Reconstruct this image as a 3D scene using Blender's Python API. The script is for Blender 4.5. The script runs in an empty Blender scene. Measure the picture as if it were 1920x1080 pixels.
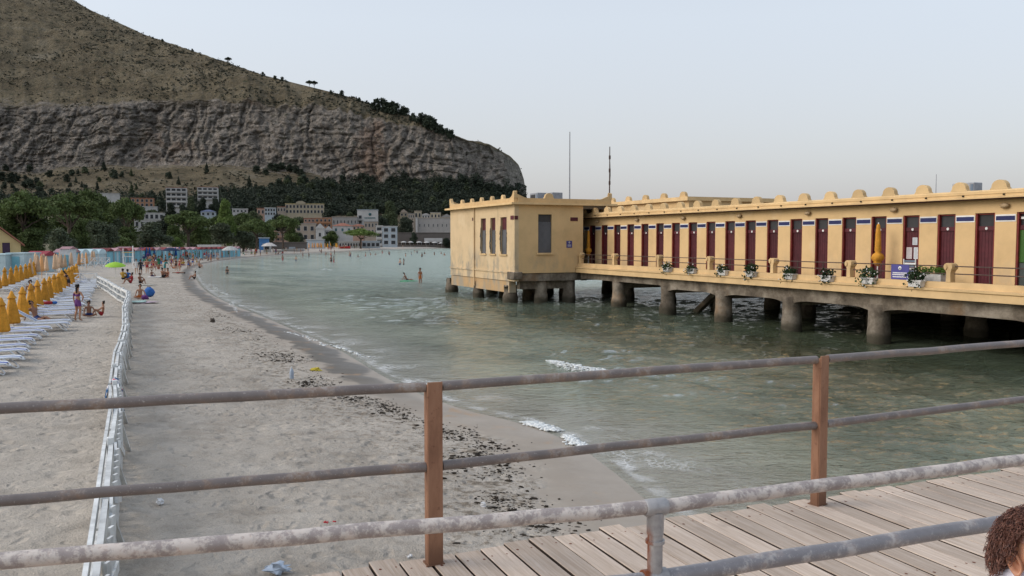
import bpy, bmesh, math, random
import numpy as np
from math import sin, cos, pi, radians, sqrt, atan2
from mathutils import Vector, Matrix

SC = bpy.context.scene
COL = SC.collection
R = random.Random(7)
NR = np.random.RandomState(11)

# ------------------------------------------------------------------ camera
EYE = 4.2
FPX = 1600.0
PITCH = math.atan(90.0 / FPX)
cam_d = bpy.data.cameras.new('camera')
cam = bpy.data.objects.new('camera', cam_d)
COL.objects.link(cam)
cam.location = (0, 0, EYE)
cam.rotation_euler = (pi / 2 - PITCH, 0, 0)
cam_d.sensor_width = 36.0
cam_d.lens = FPX / 1920 * 36.0
cam_d.clip_start = 0.05
cam_d.clip_end = 12000
SC.camera = cam

# ------------------------------------------------------------------ sky, sun, exposure
SUN_EL, SUN_AZ = radians(34), radians(262)      # azimuth clockwise from +Y: low, behind and to the left
W = bpy.data.worlds.new('World')
SC.world = W
W.use_nodes = True
wn = W.node_tree.nodes
wl = W.node_tree.links
sky = wn.new('ShaderNodeTexSky')
sky.sky_type = 'NISHITA'
sky.sun_disc = False
sky.sun_elevation = SUN_EL
sky.sun_rotation = SUN_AZ
sky.altitude = 0
sky.air_density = 1.0
sky.dust_density = 3.5
sky.ozone_density = 1.6
hsv = wn.new('ShaderNodeHueSaturation')
hsv.inputs['Saturation'].default_value = 0.75
veil = wn.new('ShaderNodeMix')
veil.data_type = 'RGBA'
veil.inputs[0].default_value = 0.50
# thin summer haze over the clear sky: faintly rosy at the horizon, bluish higher up, the same all round
tcw = wn.new('ShaderNodeTexCoord'); sxw = wn.new('ShaderNodeSeparateXYZ'); wl.new(tcw.outputs['Generated'], sxw.inputs[0])
rmp = wn.new('ShaderNodeValToRGB'); wl.new(sxw.outputs[2], rmp.inputs[0])
for i_, (p_, c_) in enumerate(((0.0, (.64, .61, .625, 1)), (.09, (.75, .745, .755, 1)), (.24, (.82, .87, .925, 1)), (.6, (.70, .80, .95, 1)))):
    e_ = rmp.color_ramp.elements[i_] if i_ < 2 else rmp.color_ramp.elements.new(p_)
    e_.position = p_; e_.color = c_
vsc = wn.new('ShaderNodeVectorMath'); vsc.operation = 'SCALE'; vsc.inputs[3].default_value = 9.0
wl.new(rmp.outputs[0], vsc.inputs[0]); wl.new(vsc.outputs[0], veil.inputs[7])
wl.new(sky.outputs[0], hsv.inputs['Color'])
wl.new(hsv.outputs[0], veil.inputs[6])
wl.new(veil.outputs[2], wn['Background'].inputs[0])
wn['Background'].inputs[1].default_value = 0.143
sun_d = bpy.data.lights.new('sun', 'SUN')
sun_d.energy = 1.5
sun_d.angle = radians(35)
sun_d.color = (1.0, 0.93, 0.86)
sun = bpy.data.objects.new('sun', sun_d)
COL.objects.link(sun)
sd = Vector((sin(SUN_AZ) * cos(SUN_EL), cos(SUN_AZ) * cos(SUN_EL), sin(SUN_EL)))
sun.rotation_euler = sd.to_track_quat('Z', 'Y').to_euler()
sun.location = (-20, -20, 40)
SC.view_settings.view_transform = 'Standard'
SC.view_settings.look = 'None'
SC.view_settings.gamma = 1
SC.view_settings.use_curve_mapping = False
SC.view_settings.exposure = 0.0
try:
    SC.cycles.use_denoising = True
    SC.cycles.denoiser = 'OPENIMAGEDENOISE'
    SC.cycles.max_bounces = 6
    SC.cycles.diffuse_bounces = 3
    SC.cycles.glossy_bounces = 3
    SC.cycles.transparent_max_bounces = 8
    SC.cycles.caustics_reflective = False
    SC.cycles.caustics_refractive = False
except Exception:
    pass

# ------------------------------------------------------------------ projection helpers (photo pixels -> places)
CP, SP = cos(PITCH), sin(PITCH)
def ray(px, py):
    a = (px - 960) / FPX; b = (540 - py) / FPX
    return (a, CP + b * SP, -SP + b * CP)
def at(px, py, Y):
    d = ray(px, py); t = Y / d[1]
    return Vector((d[0] * t, Y, EYE + d[2] * t))
def gz(px, py, z):
    d = ray(px, py); t = (z - EYE) / d[2]
    return Vector((d[0] * t, d[1] * t, z))
def proj(x, y, z):
    dz = z - EYE
    f = y * CP - dz * SP
    u = y * SP + dz * CP
    return 960 + FPX * x / f, 540 - FPX * u / f
def gp(px, py):
    z = 0.6
    for _ in range(8):
        p = gz(px, py, z)
        z = float(ground_h(np.array([p.x]), np.array([p.y]))[0])
    return Vector((p.x, p.y, z))
def gh(x, y):
    return float(ground_h(np.array([float(x)]), np.array([float(y)]))[0])

# ------------------------------------------------------------------ noise
def _hash(ix, iy, seed):
    h = (ix.astype(np.int64) * 374761393 + iy.astype(np.int64) * 668265263 + seed * 974634721) & 0x7fffffff
    h = ((h ^ (h >> 13)) * 1274126177) & 0x7fffffff
    h = h ^ (h >> 16)
    return (h & 0xffff) / 65535.0
def vnoise(x, y, seed=0):
    x = np.asarray(x, float); y = np.asarray(y, float)
    ix = np.floor(x); iy = np.floor(y)
    fx = x - ix; fy = y - iy
    fx = fx * fx * fx * (fx * (fx * 6 - 15) + 10); fy = fy * fy * fy * (fy * (fy * 6 - 15) + 10)
    a = _hash(ix, iy, seed); b = _hash(ix + 1, iy, seed)
    c = _hash(ix, iy + 1, seed); d = _hash(ix + 1, iy + 1, seed)
    return (a + (b - a) * fx) * (1 - fy) + (c + (d - c) * fx) * fy
def fbm(x, y, seed=0, octv=4, gain=0.5):
    s = 0; a = 1; t = 0
    for i in range(octv):
        s = s + a * (vnoise(x * 2 ** i + 13.7 * i, y * 2 ** i - 7.3 * i, seed + i) - 0.5); t += a; a *= gain
    return s / t * 2
def smooth(a, b, x):
    t = np.clip((x - a) / (b - a), 0, 1)
    return t * t * (3 - 2 * t)

# ------------------------------------------------------------------ objects
def tag(o, label=None, cat=None, group=None, kind=None):
    if label: o['label'] = label
    if cat: o['category'] = cat
    if group: o['group'] = group
    if kind: o['kind'] = kind
    return o
def empty(name, loc=(0, 0, 0), rz=0.0):
    o = bpy.data.objects.new(name, None)
    o.empty_display_size = 0.2
    o.location = loc; o.rotation_euler = (0, 0, rz)
    COL.objects.link(o)
    return o
def thing(name, label, cat, loc=(0, 0, 0), rz=0.0, group=None):
    return tag(empty(name, loc, rz), label, cat, group)
def link(name, me, parent=None, loc=None, rz=None, mat=None):
    o = bpy.data.objects.new(name, me)
    COL.objects.link(o)
    if parent is not None: o.parent = parent
    if loc is not None: o.location = loc
    if rz is not None: o.rotation_euler = (0, 0, rz)
    if mat is not None:
        if len(me.materials) == 0: me.materials.append(mat)
        else:
            o.material_slots[0].link = 'OBJECT'; o.material_slots[0].material = mat
    return o
def override(o, m):
    o.material_slots[0].link = 'OBJECT'; o.material_slots[0].material = m
def kids(o):
    return [c for c in o.children]
def copy_tree(o, parent=None):
    c = o.copy(); COL.objects.link(c)
    if parent is not None: c.parent = parent
    for ch in kids(o): copy_tree(ch, c)
    return c
def fast_mesh(name, V, F, smooth_=False):
    V = np.ascontiguousarray(V, dtype=np.float32); F = np.ascontiguousarray(F, dtype=np.int32)
    me = bpy.data.meshes.new(name)
    me.vertices.add(len(V)); me.vertices.foreach_set('co', V.ravel())
    n, k = F.shape
    me.loops.add(n * k); me.loops.foreach_set('vertex_index', F.ravel())
    me.polygons.add(n); me.polygons.foreach_set('loop_start', np.arange(n, dtype=np.int32) * k)
    if smooth_: me.polygons.foreach_set('use_smooth', np.ones(n, dtype=bool))
    me.update(calc_edges=True)
    return me
def grid_faces(nr, nc):
    i = np.arange(nr * nc).reshape(nr, nc)
    return np.stack([i[:-1, :-1], i[:-1, 1:], i[1:, 1:], i[1:, :-1]], -1).reshape(-1, 4)
def attr(me, name, vals):
    a = me.attributes.new(name, 'FLOAT', 'POINT')
    a.data.foreach_set('value', np.ascontiguousarray(vals, dtype=np.float32).ravel())

class MB:
    """collects simple shapes and links them as one mesh"""
    def __init__(s): s.v = []; s.f = []; s.sm = []
    def add(s, vs, fs, sm=False):
        b = len(s.v); s.v += [tuple(v) for v in vs]
        s.f += [tuple(b + i for i in f) for f in fs]; s.sm += [sm] * len(fs)
        return s
    def box(s, c, d, rz=0.0):
        x, y, z = d[0] / 2, d[1] / 2, d[2] / 2
        cr, sr = cos(rz), sin(rz)
        vs = []
        for dz in (-z, z):
            for dx, dy in ((-x, -y), (x, -y), (x, y), (-x, y)):
                vs.append((c[0] + dx * cr - dy * sr, c[1] + dx * sr + dy * cr, c[2] + dz))
        return s.add(vs, [(0, 3, 2, 1), (4, 5, 6, 7), (0, 1, 5, 4), (1, 2, 6, 5), (2, 3, 7, 6), (3, 0, 4, 7)])
    def bx(s, x0, x1, y0, y1, z0, z1):
        return s.box(((x0 + x1) / 2, (y0 + y1) / 2, (z0 + z1) / 2), (abs(x1 - x0), abs(y1 - y0), abs(z1 - z0)))
    def beam(s, p0, p1, w, h, up=(0, 0, 1)):
        p0 = Vector(p0); p1 = Vector(p1); d = (p1 - p0).normalized(); up = Vector(up)
        if abs(d.dot(up)) > .98: up = Vector((1, 0, 0))
        a = d.cross(up).normalized() * (w / 2); b = a.cross(d).normalized() * (h / 2)
        vs = [p + q for p in (p0, p1) for q in (-a - b, a - b, a + b, -a + b)]
        return s.add(vs, [(0, 3, 2, 1), (4, 5, 6, 7), (0, 1, 5, 4), (1, 2, 6, 5), (2, 3, 7, 6), (3, 0, 4, 7)])
    def tube(s, pts, r, n=8, cap=True, sm=True):
        pts = [Vector(p) for p in pts]
        rs = r if hasattr(r, '__len__') else [r] * len(pts)
        vs = []; fs = []; ref = None
        for i, p in enumerate(pts):
            t = (pts[min(i + 1, len(pts) - 1)] - pts[max(i - 1, 0)])
            t = t.normalized() if t.length > 1e-9 else Vector((0, 0, 1))
            if ref is None:
                ref = t.orthogonal().normalized()
            ref = (ref - t * ref.dot(t))
            ref = ref.normalized() if ref.length > 1e-6 else t.orthogonal().normalized()
            b = t.cross(ref)
            for k in range(n):
                a = 2 * pi * k / n
                vs.append(p + (ref * cos(a) + b * sin(a)) * rs[i])
        for i in range(len(pts) - 1):
            for k in range(n):
                k2 = (k + 1) % n
                fs.append((i * n + k, i * n + k2, (i + 1) * n + k2, (i + 1) * n + k))
        s.add(vs, fs, sm)
        if cap:
            s.add(vs[:n], [tuple(reversed(range(n)))]); s.add(vs[-n:], [tuple(range(n))])
        return s
    def lathe(s, prof, n=12, c=(0, 0, 0), sm=True, wob=None):
        vs = []; fs = []
        for j, (r, z) in enumerate(prof):
            for k in range(n):
                a = 2 * pi * k / n
                rr = r * (wob(a, j) if wob else 1)
                vs.append((c[0] + rr * cos(a), c[1] + rr * sin(a), c[2] + z))
        for j in range(len(prof) - 1):
            for k in range(n):
                k2 = (k + 1) % n
                fs.append((j * n + k, j * n + k2, (j + 1) * n + k2, (j + 1) * n + k))
        if prof[0][0] > 1e-4: fs.append(tuple(reversed(range(n))))
        if prof[-1][0] > 1e-4: fs.append(tuple((len(prof) - 1) * n + k for k in range(n)))
        return s.add(vs, fs, sm)
    def prism(s, poly, fn, t0, t1, sm=False):
        n = len(poly)
        vs = [fn(a, b, t0) for a, b in poly] + [fn(a, b, t1) for a, b in poly]
        fs = [tuple(reversed(range(n))), tuple(range(n, 2 * n))]
        fs += [(i, (i + 1) % n, n + (i + 1) % n, n + i) for i in range(n)]
        return s.add(vs, fs, sm)
    def blob(s, c, rad, seed=0, n=8, m=5, amp=.25, sm=True):
        rr = random.Random(seed)
        vs = [(c[0], c[1], c[2] - rad[2])]; fs = []
        for j in range(1, m):
            t = pi * j / m
            for k in range(n):
                a = 2 * pi * k / n + j * .3
                q = 1 + amp * (rr.random() - .5) * 2
                vs.append((c[0] + rad[0] * sin(t) * cos(a) * q, c[1] + rad[1] * sin(t) * sin(a) * q, c[2] - rad[2] * cos(t) * q))
        vs.append((c[0], c[1], c[2] + rad[2]))
        for k in range(n):
            fs.append((0, 1 + (k + 1) % n, 1 + k))
            fs.append((len(vs) - 1, 1 + (m - 2) * n + k, 1 + (m - 2) * n + (k + 1) % n))
        for j in range(m - 2):
            for k in range(n):
                k2 = (k + 1) % n
                fs.append((1 + j * n + k, 1 + j * n + k2, 1 + (j + 1) * n + k2, 1 + (j + 1) * n + k))
        return s.add(vs, fs, sm)
    def map(s, fn):
        s.v = [tuple(fn(*v)) for v in s.v]; return s
    def shift(s, d):
        s.v = [(v[0] + d[0], v[1] + d[1], v[2] + d[2]) for v in s.v]; return s
    def mesh(s, name):
        me = bpy.data.meshes.new(name)
        me.from_pydata(s.v, [], s.f)
        me.polygons.foreach_set('use_smooth', s.sm)
        me.update()
        bm = bmesh.new(); bm.from_mesh(me); bmesh.ops.recalc_face_normals(bm, faces=bm.faces); bm.to_mesh(me); bm.free()
        return me
    def build(s, name, m, parent=None, loc=None, rz=None, bevel=0.0, seg=1):
        me = s.mesh(name)
        if m is not None: me.materials.append(m)
        o = link(name, me, parent, loc, rz)
        if bevel:
            b = o.modifiers.new('bevel', 'BEVEL'); b.width = bevel; b.segments = seg; b.limit_method = 'ANGLE'; b.angle_limit = radians(40)
        return o

# ------------------------------------------------------------------ materials
def lin(c):
    c = c / 255.0
    return c / 12.92 if c <= .04045 else ((c + .055) / 1.055) ** 2.4
def rgb(r, g, b): return (lin(r), lin(g), lin(b), 1)
def mixc(a, b, t): return tuple(a[i] * (1 - t) + b[i] * t for i in range(3)) + (1,)
class NT:
    def __init__(s, name):
        s.m = bpy.data.materials.new(name); s.m.use_nodes = True
        s.t = s.m.node_tree; s.b = s.t.nodes['Principled BSDF']; s.out = s.t.nodes['Material Output']
        s._co = None
    def n(s, ty, **kw):
        x = s.t.nodes.new(ty)
        for k, v in kw.items(): setattr(x, k, v)
        return x
    def l(s, a, b): s.t.links.new(a, b)
    def co(s, which='Object'):
        if s._co is None: s._co = s.n('ShaderNodeTexCoord')
        return s._co.outputs[which]
    def geo_pos(s):
        return s.n('ShaderNodeNewGeometry').outputs['Position']
    def scaled(s, vec, sc):
        mp = s.n('ShaderNodeMapping'); s.l(vec, mp.inputs[0]); mp.inputs['Scale'].default_value = sc
        return mp.outputs[0]
    def noise(s, vec, scale, detail=4, rough=.55, dist=0.0):
        x = s.n('ShaderNodeTexNoise'); s.l(vec, x.inputs['Vector'])
        x.inputs['Scale'].default_value = scale; x.inputs['Detail'].default_value = detail
        x.inputs['Roughness'].default_value = rough; x.inputs['Distortion'].default_value = dist
        return x.outputs['Fac']
    def voro(s, vec, scale, feat='F1', out='Distance'):
        x = s.n('ShaderNodeTexVoronoi', feature=feat); s.l(vec, x.inputs['Vector']); x.inputs['Scale'].default_value = scale
        return x.outputs[out]
    def ramp(s, fac, stops, interp='LINEAR'):
        x = s.n('ShaderNodeValToRGB'); s.l(fac, x.inputs[0]); cr = x.color_ramp; cr.interpolation = interp
        while len(cr.elements) > 1: cr.elements.remove(cr.elements[0])
        cr.elements[0].position = stops[0][0]; c = stops[0][1]; cr.elements[0].color = c if hasattr(c, '__len__') else (c, c, c, 1)
        for p, c in stops[1:]:
            e = cr.elements.new(p); e.color = c if hasattr(c, '__len__') else (c, c, c, 1)
        return x.outputs[0]
    def mix(s, f, a, b, blend='MIX'):
        x = s.n('ShaderNodeMix', data_type='RGBA', blend_type=blend)
        for k, v in ((0, f), (6, a), (7, b)):
            if isinstance(v, bpy.types.NodeSocket): s.l(v, x.inputs[k])
            elif hasattr(v, '__len__'): x.inputs[k].default_value = v
            else: x.inputs[k].default_value = v if k == 0 else (v, v, v, 1)
        return x.outputs[2]
    def math(s, op, a, b=0.0, c=0.0, clamp=False):
        x = s.n('ShaderNodeMath', operation=op, use_clamp=clamp)
        for i, v in enumerate((a, b, c)):
            if isinstance(v, bpy.types.NodeSocket): s.l(v, x.inputs[i])
            else: x.inputs[i].default_value = v
        return x.outputs[0]
    def maprange(s, v, a, b, c=0.0, d=1.0):
        x = s.n('ShaderNodeMapRange'); s.l(v, x.inputs[0])
        for i, q in enumerate((a, b, c, d)): x.inputs[1 + i].default_value = q
        x.interpolation_type = 'SMOOTHSTEP'
        return x.outputs[0]
    def attr(s, name):
        x = s.n('ShaderNodeAttribute', attribute_name=name); return x.outputs['Fac']
    def rand(s): return s.n('ShaderNodeObjectInfo').outputs['Random']
    def sep(s, v):
        x = s.n('ShaderNodeSeparateXYZ'); s.l(v, x.inputs[0]); return x.outputs
    def bump(s, h, strength=.3, dist=.02, nrm=None):
        x = s.n('ShaderNodeBump'); s.l(h, x.inputs['Height']); x.inputs['Strength'].default_value = strength; x.inputs['Distance'].default_value = dist
        if nrm is not None: s.l(nrm, x.inputs['Normal'])
        return x.outputs[0]
    def fin(s, col=None, rough=None, nrm=None, metal=None, spec=None):
        for v, k in ((col, 'Base Color'), (rough, 'Roughness'), (nrm, 'Normal'), (metal, 'Metallic'), (spec, 'Specular IOR Level')):
            if v is None: continue
            if isinstance(v, bpy.types.NodeSocket): s.l(v, s.b.inputs[k])
            else: s.b.inputs[k].default_value = v
        return s.m
def plain(name, col, rough=.7, var=.12, scale=4.0, bump=.15, bscale=30.0, rnd=.08, spec=.3, metal=0.0):
    """a surface colour with mottling, per-object variation and fine relief"""
    t = NT(name)
    dark = tuple(c * (1 - var * 1.6) for c in col[:3]) + (1,)
    lite = tuple(min(1, c * (1 + var)) for c in col[:3]) + (1,)
    nz = t.noise(t.co(), scale, 5, .6)
    c = t.ramp(nz, [(.3, dark), (.55, col), (.75, lite)])
    if rnd:
        f = t.maprange(t.rand(), 0, 1, 1 - rnd * 2, 1 + rnd)
        c = t.mix(1.0, c, f, 'MULTIPLY')
    nb = t.noise(t.co(), bscale, 3, .6)
    return t.fin(c, rough, t.bump(nb, bump, .01), metal, spec)
# ------------------------------------------------------------------ ground: beach, sea bed, rising land
SHORE = [(20, -400), (14, -60), (6.2, -8), (4.8, 0), (4.0, 4), (3.4, 8), (2.9, 11), (2.3, 13.9), (2.1, 15.1), (1.5, 17.5), (.4, 19.5), (-1.4, 21.4), (-3.5, 25.4),
         (-6.5, 32.8), (-9.9, 39.5), (-14.1, 48), (-18.4, 56), (-25.4, 70.7), (-35.5, 96), (-45.5, 122), (-56.5, 160), (-61.5, 192),
         (-66, 240), (-64, 280), (-61, 373), (-34, 448), (-12, 520), (0, 640), (6, 800), (9, 1000), (4, 1150), (-60, 1400), (-400, 2000), (-2500, 4000)]
def _chaikin(P, n=2):
    for _ in range(n):
        Q = [P[0]]
        for a, b in zip(P[:-1], P[1:]):
            Q.append((a[0] * .75 + b[0] * .25, a[1] * .75 + b[1] * .25)); Q.append((a[0] * .25 + b[0] * .75, a[1] * .25 + b[1] * .75))
        Q.append(P[-1]); P = Q
    return P
SH = np.array(_chaikin(SHORE, 2))
def shore_d(x, y):
    """signed distance from the waterline, positive on land"""
    x = np.asarray(x, float).ravel(); y = np.asarray(y, float).ravel()
    best = np.full(x.shape, 1e18); side = np.zeros(x.shape)
    for (ax, ay), (bx, by) in zip(SH[:-1], SH[1:]):
        dx, dy = bx - ax, by - ay; L = dx * dx + dy * dy
        t = np.clip(((x - ax) * dx + (y - ay) * dy) / L, 0, 1)
        qx = ax + t * dx - x; qy = ay + t * dy - y
        d = qx * qx + qy * qy
        m = d < best
        best = np.where(m, d, best)
        cr = dx * (y - ay) - dy * (x - ax)
        side = np.where(m, cr, side)
    return np.sqrt(best) * np.where(side >= 0, 1, -1)
_BD = [-1e4, -200, -60, -25, -10, -3, 0, 3, 8, 14, 40, 60, 90, 130, 200, 300, 450, 700, 3000]
_BZ = [-9, -6, -3.0, -1.4, -.55, -.15, 0, .17, .42, .55, .72, .9, 1.6, 3.0, 6, 10, 13, 14, 10]
def ground_h(x, y, d=None):
    x = np.asarray(x, float); sh = x.shape
    xf = x.ravel(); yf = np.asarray(y, float).ravel()
    if d is None: d = shore_d(xf, yf)
    z = np.interp(d, _BD, _BZ)
    far = smooth(430, 640, yf) * np.clip(d, 0, 260) * .045 * smooth(900, 640, yf)
    z = z + np.where(d > 6, far, 0)
    flat = smooth(330, 230, yf)            # the low back shore behind the near beach
    z = np.where(d > 40, z * (1 - flat) + flat * (np.interp(d, [40, 120, 300, 3000], [.72, 1.6, 4, 8])), z)
    return z.reshape(sh)
def axis(*segs):
    out = []
    for a, b, st in segs: out += list(np.arange(a, b, st))
    return np.array(out)
def geo(a, b, st, g):
    out = []; x = a
    while x < b: out.append(x); x += st; st *= g
    return np.array(out)
gx = np.concatenate([-geo(80, 4000, 1.4, 1.16)[::-1], axis((-80, -30, .9), (-30, -13, .24), (-13, 5, .11), (5, 9, .5)), geo(9, 4500, 1.5, 1.2)])
gy = np.concatenate([-geo(12, 500, 3, 1.5)[::-1], axis((-12, 6, 1.2), (6, 21, .1), (21, 40, .19), (40, 70, .45)), geo(70, 260, .6, 1.013), geo(260, 760, 5, 1.02), geo(760, 4200, 30, 1.2)])
GX, GY = np.meshgrid(gx, gy)
GD = shore_d(GX, GY).reshape(GX.shape)
GZ = ground_h(GX, GY, GD.ravel())
near = smooth(75, 45, GY) * smooth(1.6, 4.0, GD + fbm(GX * .9, GY * .9, 5, 3) * 1.4)
dent = fbm(GX * 2.3, GY * 2.3, 21, 4, .6)
steps = np.abs(fbm(GX * 3.4 + 5, GY * 3.4, 31, 2, .5))
GZ = GZ + near * (dent * .045 - smooth(.22, .0, steps) * .035 + fbm(GX * .5, GY * .5, 41, 3) * .06)
GZ = GZ + smooth(60, 30, GY) * smooth(0, 1.5, GD) * (1 - near) * fbm(GX * .7, GY * .7, 51, 2) * .012
gme = fast_mesh('ground', np.stack([GX, GY, GZ], -1).reshape(-1, 3), grid_faces(*GX.shape), True)
attr(gme, 'shore', GD)

t = NT('sand')
P = t.geo_pos(); sh = t.attr('shore'); ys = t.sep(P)[1]
wob = t.math('MULTIPLY', t.math('SUBTRACT', t.noise(P, .9, 5, .6), .5), 2.6)
shw = t.math('ADD', sh, wob)
dry = t.ramp(t.noise(P, 1.1, 9, .72), [(.30, (.375, .332, .278, 1)), (.5, (.462, .413, .352, 1)), (.70, (.52, .47, .405, 1))])
big = t.ramp(t.noise(P, .22, 3, .5), [(.3, .86), (.7, 1.08)])
dry = t.mix(1.0, dry, big, 'MULTIPLY')
grain = t.ramp(t.noise(P, 60, 3, .7), [(.25, .72), (.5, 1.0), (.75, 1.18)])
dry = t.mix(1.0, dry, grain, 'MULTIPLY')
wet = t.ramp(t.noise(P, .7, 4, .6), [(.3, (.295, .252, .205, 1)), (.7, (.365, .315, .26, 1))])
wetf = t.maprange(shw, 1.5, 2.4, 1, 0)
c = t.mix(wetf, dry, wet)
# ochre streaks and dark wet band close to the water
band = t.math('MULTIPLY', t.maprange(t.math('ADD', sh, t.math('MULTIPLY', t.math('SUBTRACT', t.noise(P, .35, 4, .6), .5), 2.2)), .35, .65),
              t.maprange(t.math('ADD', sh, t.math('MULTIPLY', t.math('SUBTRACT', t.noise(P, .8, 4, .6), .5), 1.8)), 1.75, 1.4))
band = t.math('MULTIPLY', band, t.maprange(ys, 19, 27))
c = t.mix(t.math('MULTIPLY', band, .85), c, (.105, .098, .085, 1))
och = t.math('MULTIPLY', t.maprange(t.noise(t.scaled(P, (1, .6, 1)), 1.1, 4, .6), .56, .7), t.math('MULTIPLY', t.maprange(sh, .1, .5), t.maprange(sh, 1.9, 1.0)))
c = t.mix(t.math('MULTIPLY', och, .55), c, (.40, .24, .12, 1))
deb = t.math('MULTIPLY', t.maprange(shw, 1.7, 2.3), t.maprange(shw, 5.2, 2.8))
debn = t.maprange(t.noise(P, 4.5, 6, .75), .47, .62)
c = t.mix(t.math('MULTIPLY', t.math('MULTIPLY', deb, debn), .85), c, (.15, .118, .082, 1))
log_ = t.math('MULTIPLY', t.maprange(sh, 2.6, 4.2), t.maprange(sh, 11, 5.5)); c = t.mix(t.math('MULTIPLY', t.math('MULTIPLY', log_, t.maprange(t.noise(P, 1.3, 7, .72), .44, .66)), .42), c, (.23, .19, .145, 1))
spk = t.maprange(t.noise(P, 9, 3, .6), .68, .74)
c = t.mix(t.math('MULTIPLY', spk, .18), c, (.16, .13, .10, 1))
soil = t.ramp(t.noise(P, .15, 6, .65), [(.35, (.06, .065, .03, 1)), (.55, (.15, .13, .08, 1)), (.75, (.24, .20, .14, 1))])
c = t.mix(t.maprange(t.math('ADD', sh, t.math('MULTIPLY', wob, 4)), 44, 60), c, soil)
# sea bed patches of weed and pale sand
bed = t.ramp(t.noise(t.scaled(P, (1, .5, 1)), .13, 5, .6), [(.38, (.11, .11, .075, 1)), (.48, (.27, .25, .185, 1)), (.60, (.44, .41, .32, 1))])
c = t.mix(t.maprange(sh, -1.0, -5.0), c, bed)
warp = t.n('ShaderNodeVectorMath', operation='MULTIPLY_ADD'); nzc = t.n('ShaderNodeTexNoise'); t.l(P, nzc.inputs['Vector']); nzc.inputs['Scale'].default_value = 3.0
t.l(nzc.outputs['Color'], warp.inputs[0]); warp.inputs[1].default_value = (.3, .3, 0); t.l(P, warp.inputs[2])
def dips(sc, r0, r1, thr):
    v = t.n('ShaderNodeTexVoronoi', feature='F1'); t.l(t.scaled(warp.outputs[0], (1, 1.0, 1)), v.inputs['Vector']); v.inputs['Scale'].default_value = sc
    rnd_ = t.sep(v.outputs['Color'])[0]
    return t.math('MULTIPLY', t.maprange(v.outputs['Distance'], r0, r1, -1, 0), t.maprange(rnd_, thr, thr + .25))
hb = t.math('ADD', t.math('ADD', t.math('MULTIPLY', dips(2.4, .05, .50, .35), .75), t.math('MULTIPLY', dips(5.0, .05, .48, .3), .42)), t.math('ADD', t.math('MULTIPLY', t.noise(P, 9, 5, .7), .55), t.math('MULTIPLY', t.noise(P, 45, 3, .7), .16)))
drym = t.maprange(shw, 1.6, 2.6, .04, 1)
bn = t.n('ShaderNodeBump'); t.l(t.math('MULTIPLY', hb, drym), bn.inputs['Height']); bn.inputs['Strength'].default_value = 1.0; bn.inputs['Distance'].default_value = .11
SAND = t.fin(c, t.maprange(shw, .2, 2.2, .42, .95), bn.outputs[0], None, .25)
gme.materials.append(SAND)
tag(link('ground', gme), kind='structure')

# ------------------------------------------------------------------ water
wx = np.concatenate([-geo(70, 4000, 1.5, 1.2)[::-1], axis((-70, -25, .8), (-25, -6, .34), (-6, 14, .15), (14, 34, .3)), geo(34, 4500, .5, 1.12)])
wy = np.concatenate([-geo(2, 600, 2, 1.5)[::-1], axis((-2, 9, .8), (9, 30, .13), (30, 62, .26), (62, 120, .8)), geo(120, 4500, 1.2, 1.05)])
WX, WY = np.meshgrid(wx, wy)
WD = shore_d(WX, WY).reshape(WX.shape)
dep = np.maximum(-ground_h(WX, WY, WD.ravel()), -.5)
damp = smooth(-.02, .5, dep) * smooth(150, 60, WY)
sw = -WD
wv = (np.sin(sw * 1.45 + fbm(WX * .18, WY * .18, 3, 3) * 5.0) * .03 * (0.4 + vnoise(WX * .2, WY * .2, 8))
      + fbm(WX * .75, WY * 1.15, 71, 4, .62) * .13 + (1 - np.abs(fbm(WX * 1.6 + 4, WY * 2.3, 77, 3, .6)) * 2) * .022)
WZ = 0.012 + wv * damp
wme = fast_mesh('sea', np.stack([WX, WY, WZ], -1).reshape(-1, 3), grid_faces(*WX.shape), True)
attr(wme, 'depth', dep)
t = NT('sea_water')
P = t.geo_pos(); dpt = t.attr('depth')
w1 = t.noise(t.scaled(P, (1.0, 1.5, 1)), 1.3, 4, .6, .6)
w2 = t.noise(t.scaled(P, (1.0, 1.7, 1)), 4.2, 4, .6, .5)
w3 = t.noise(t.scaled(P, (.5, .9, 1)), .35, 4, .55, .3)
rdg = t.math('SUBTRACT', 1.0, t.math('ABSOLUTE', t.math('MULTIPLY', t.math('SUBTRACT', t.noise(t.scaled(P, (.8, 1.6, 1)), 1.9, 3, .55, .8), .5), 4.0)))
hsum = t.math('ADD', t.math('ADD', t.math('MULTIPLY', w1, .5), t.math('MULTIPLY', rdg, .10)), t.math('ADD', t.math('MULTIPLY', w2, .20), t.math('MULTIPLY', w3, .6)))
nb = t.n('ShaderNodeBump'); t.l(hsum, nb.inputs['Height']); nb.inputs['Strength'].default_value = 1.0; nb.inputs['Distance'].default_value = .32
nf = t.n('ShaderNodeBump'); t.l(hsum, nf.inputs['Height']); nf.inputs['Strength'].default_value = 1.0; nf.inputs['Distance'].default_value = .62
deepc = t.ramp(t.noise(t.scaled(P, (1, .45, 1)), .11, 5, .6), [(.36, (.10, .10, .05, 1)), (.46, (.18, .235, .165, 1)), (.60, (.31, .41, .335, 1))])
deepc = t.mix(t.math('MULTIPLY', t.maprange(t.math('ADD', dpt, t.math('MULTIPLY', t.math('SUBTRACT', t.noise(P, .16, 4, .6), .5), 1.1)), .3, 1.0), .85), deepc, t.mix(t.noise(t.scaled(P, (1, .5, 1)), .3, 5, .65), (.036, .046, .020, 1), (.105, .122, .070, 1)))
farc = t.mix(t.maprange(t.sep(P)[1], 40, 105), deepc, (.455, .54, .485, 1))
dif = t.n('ShaderNodeBsdfDiffuse'); t.l(farc, dif.inputs[0])
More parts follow.
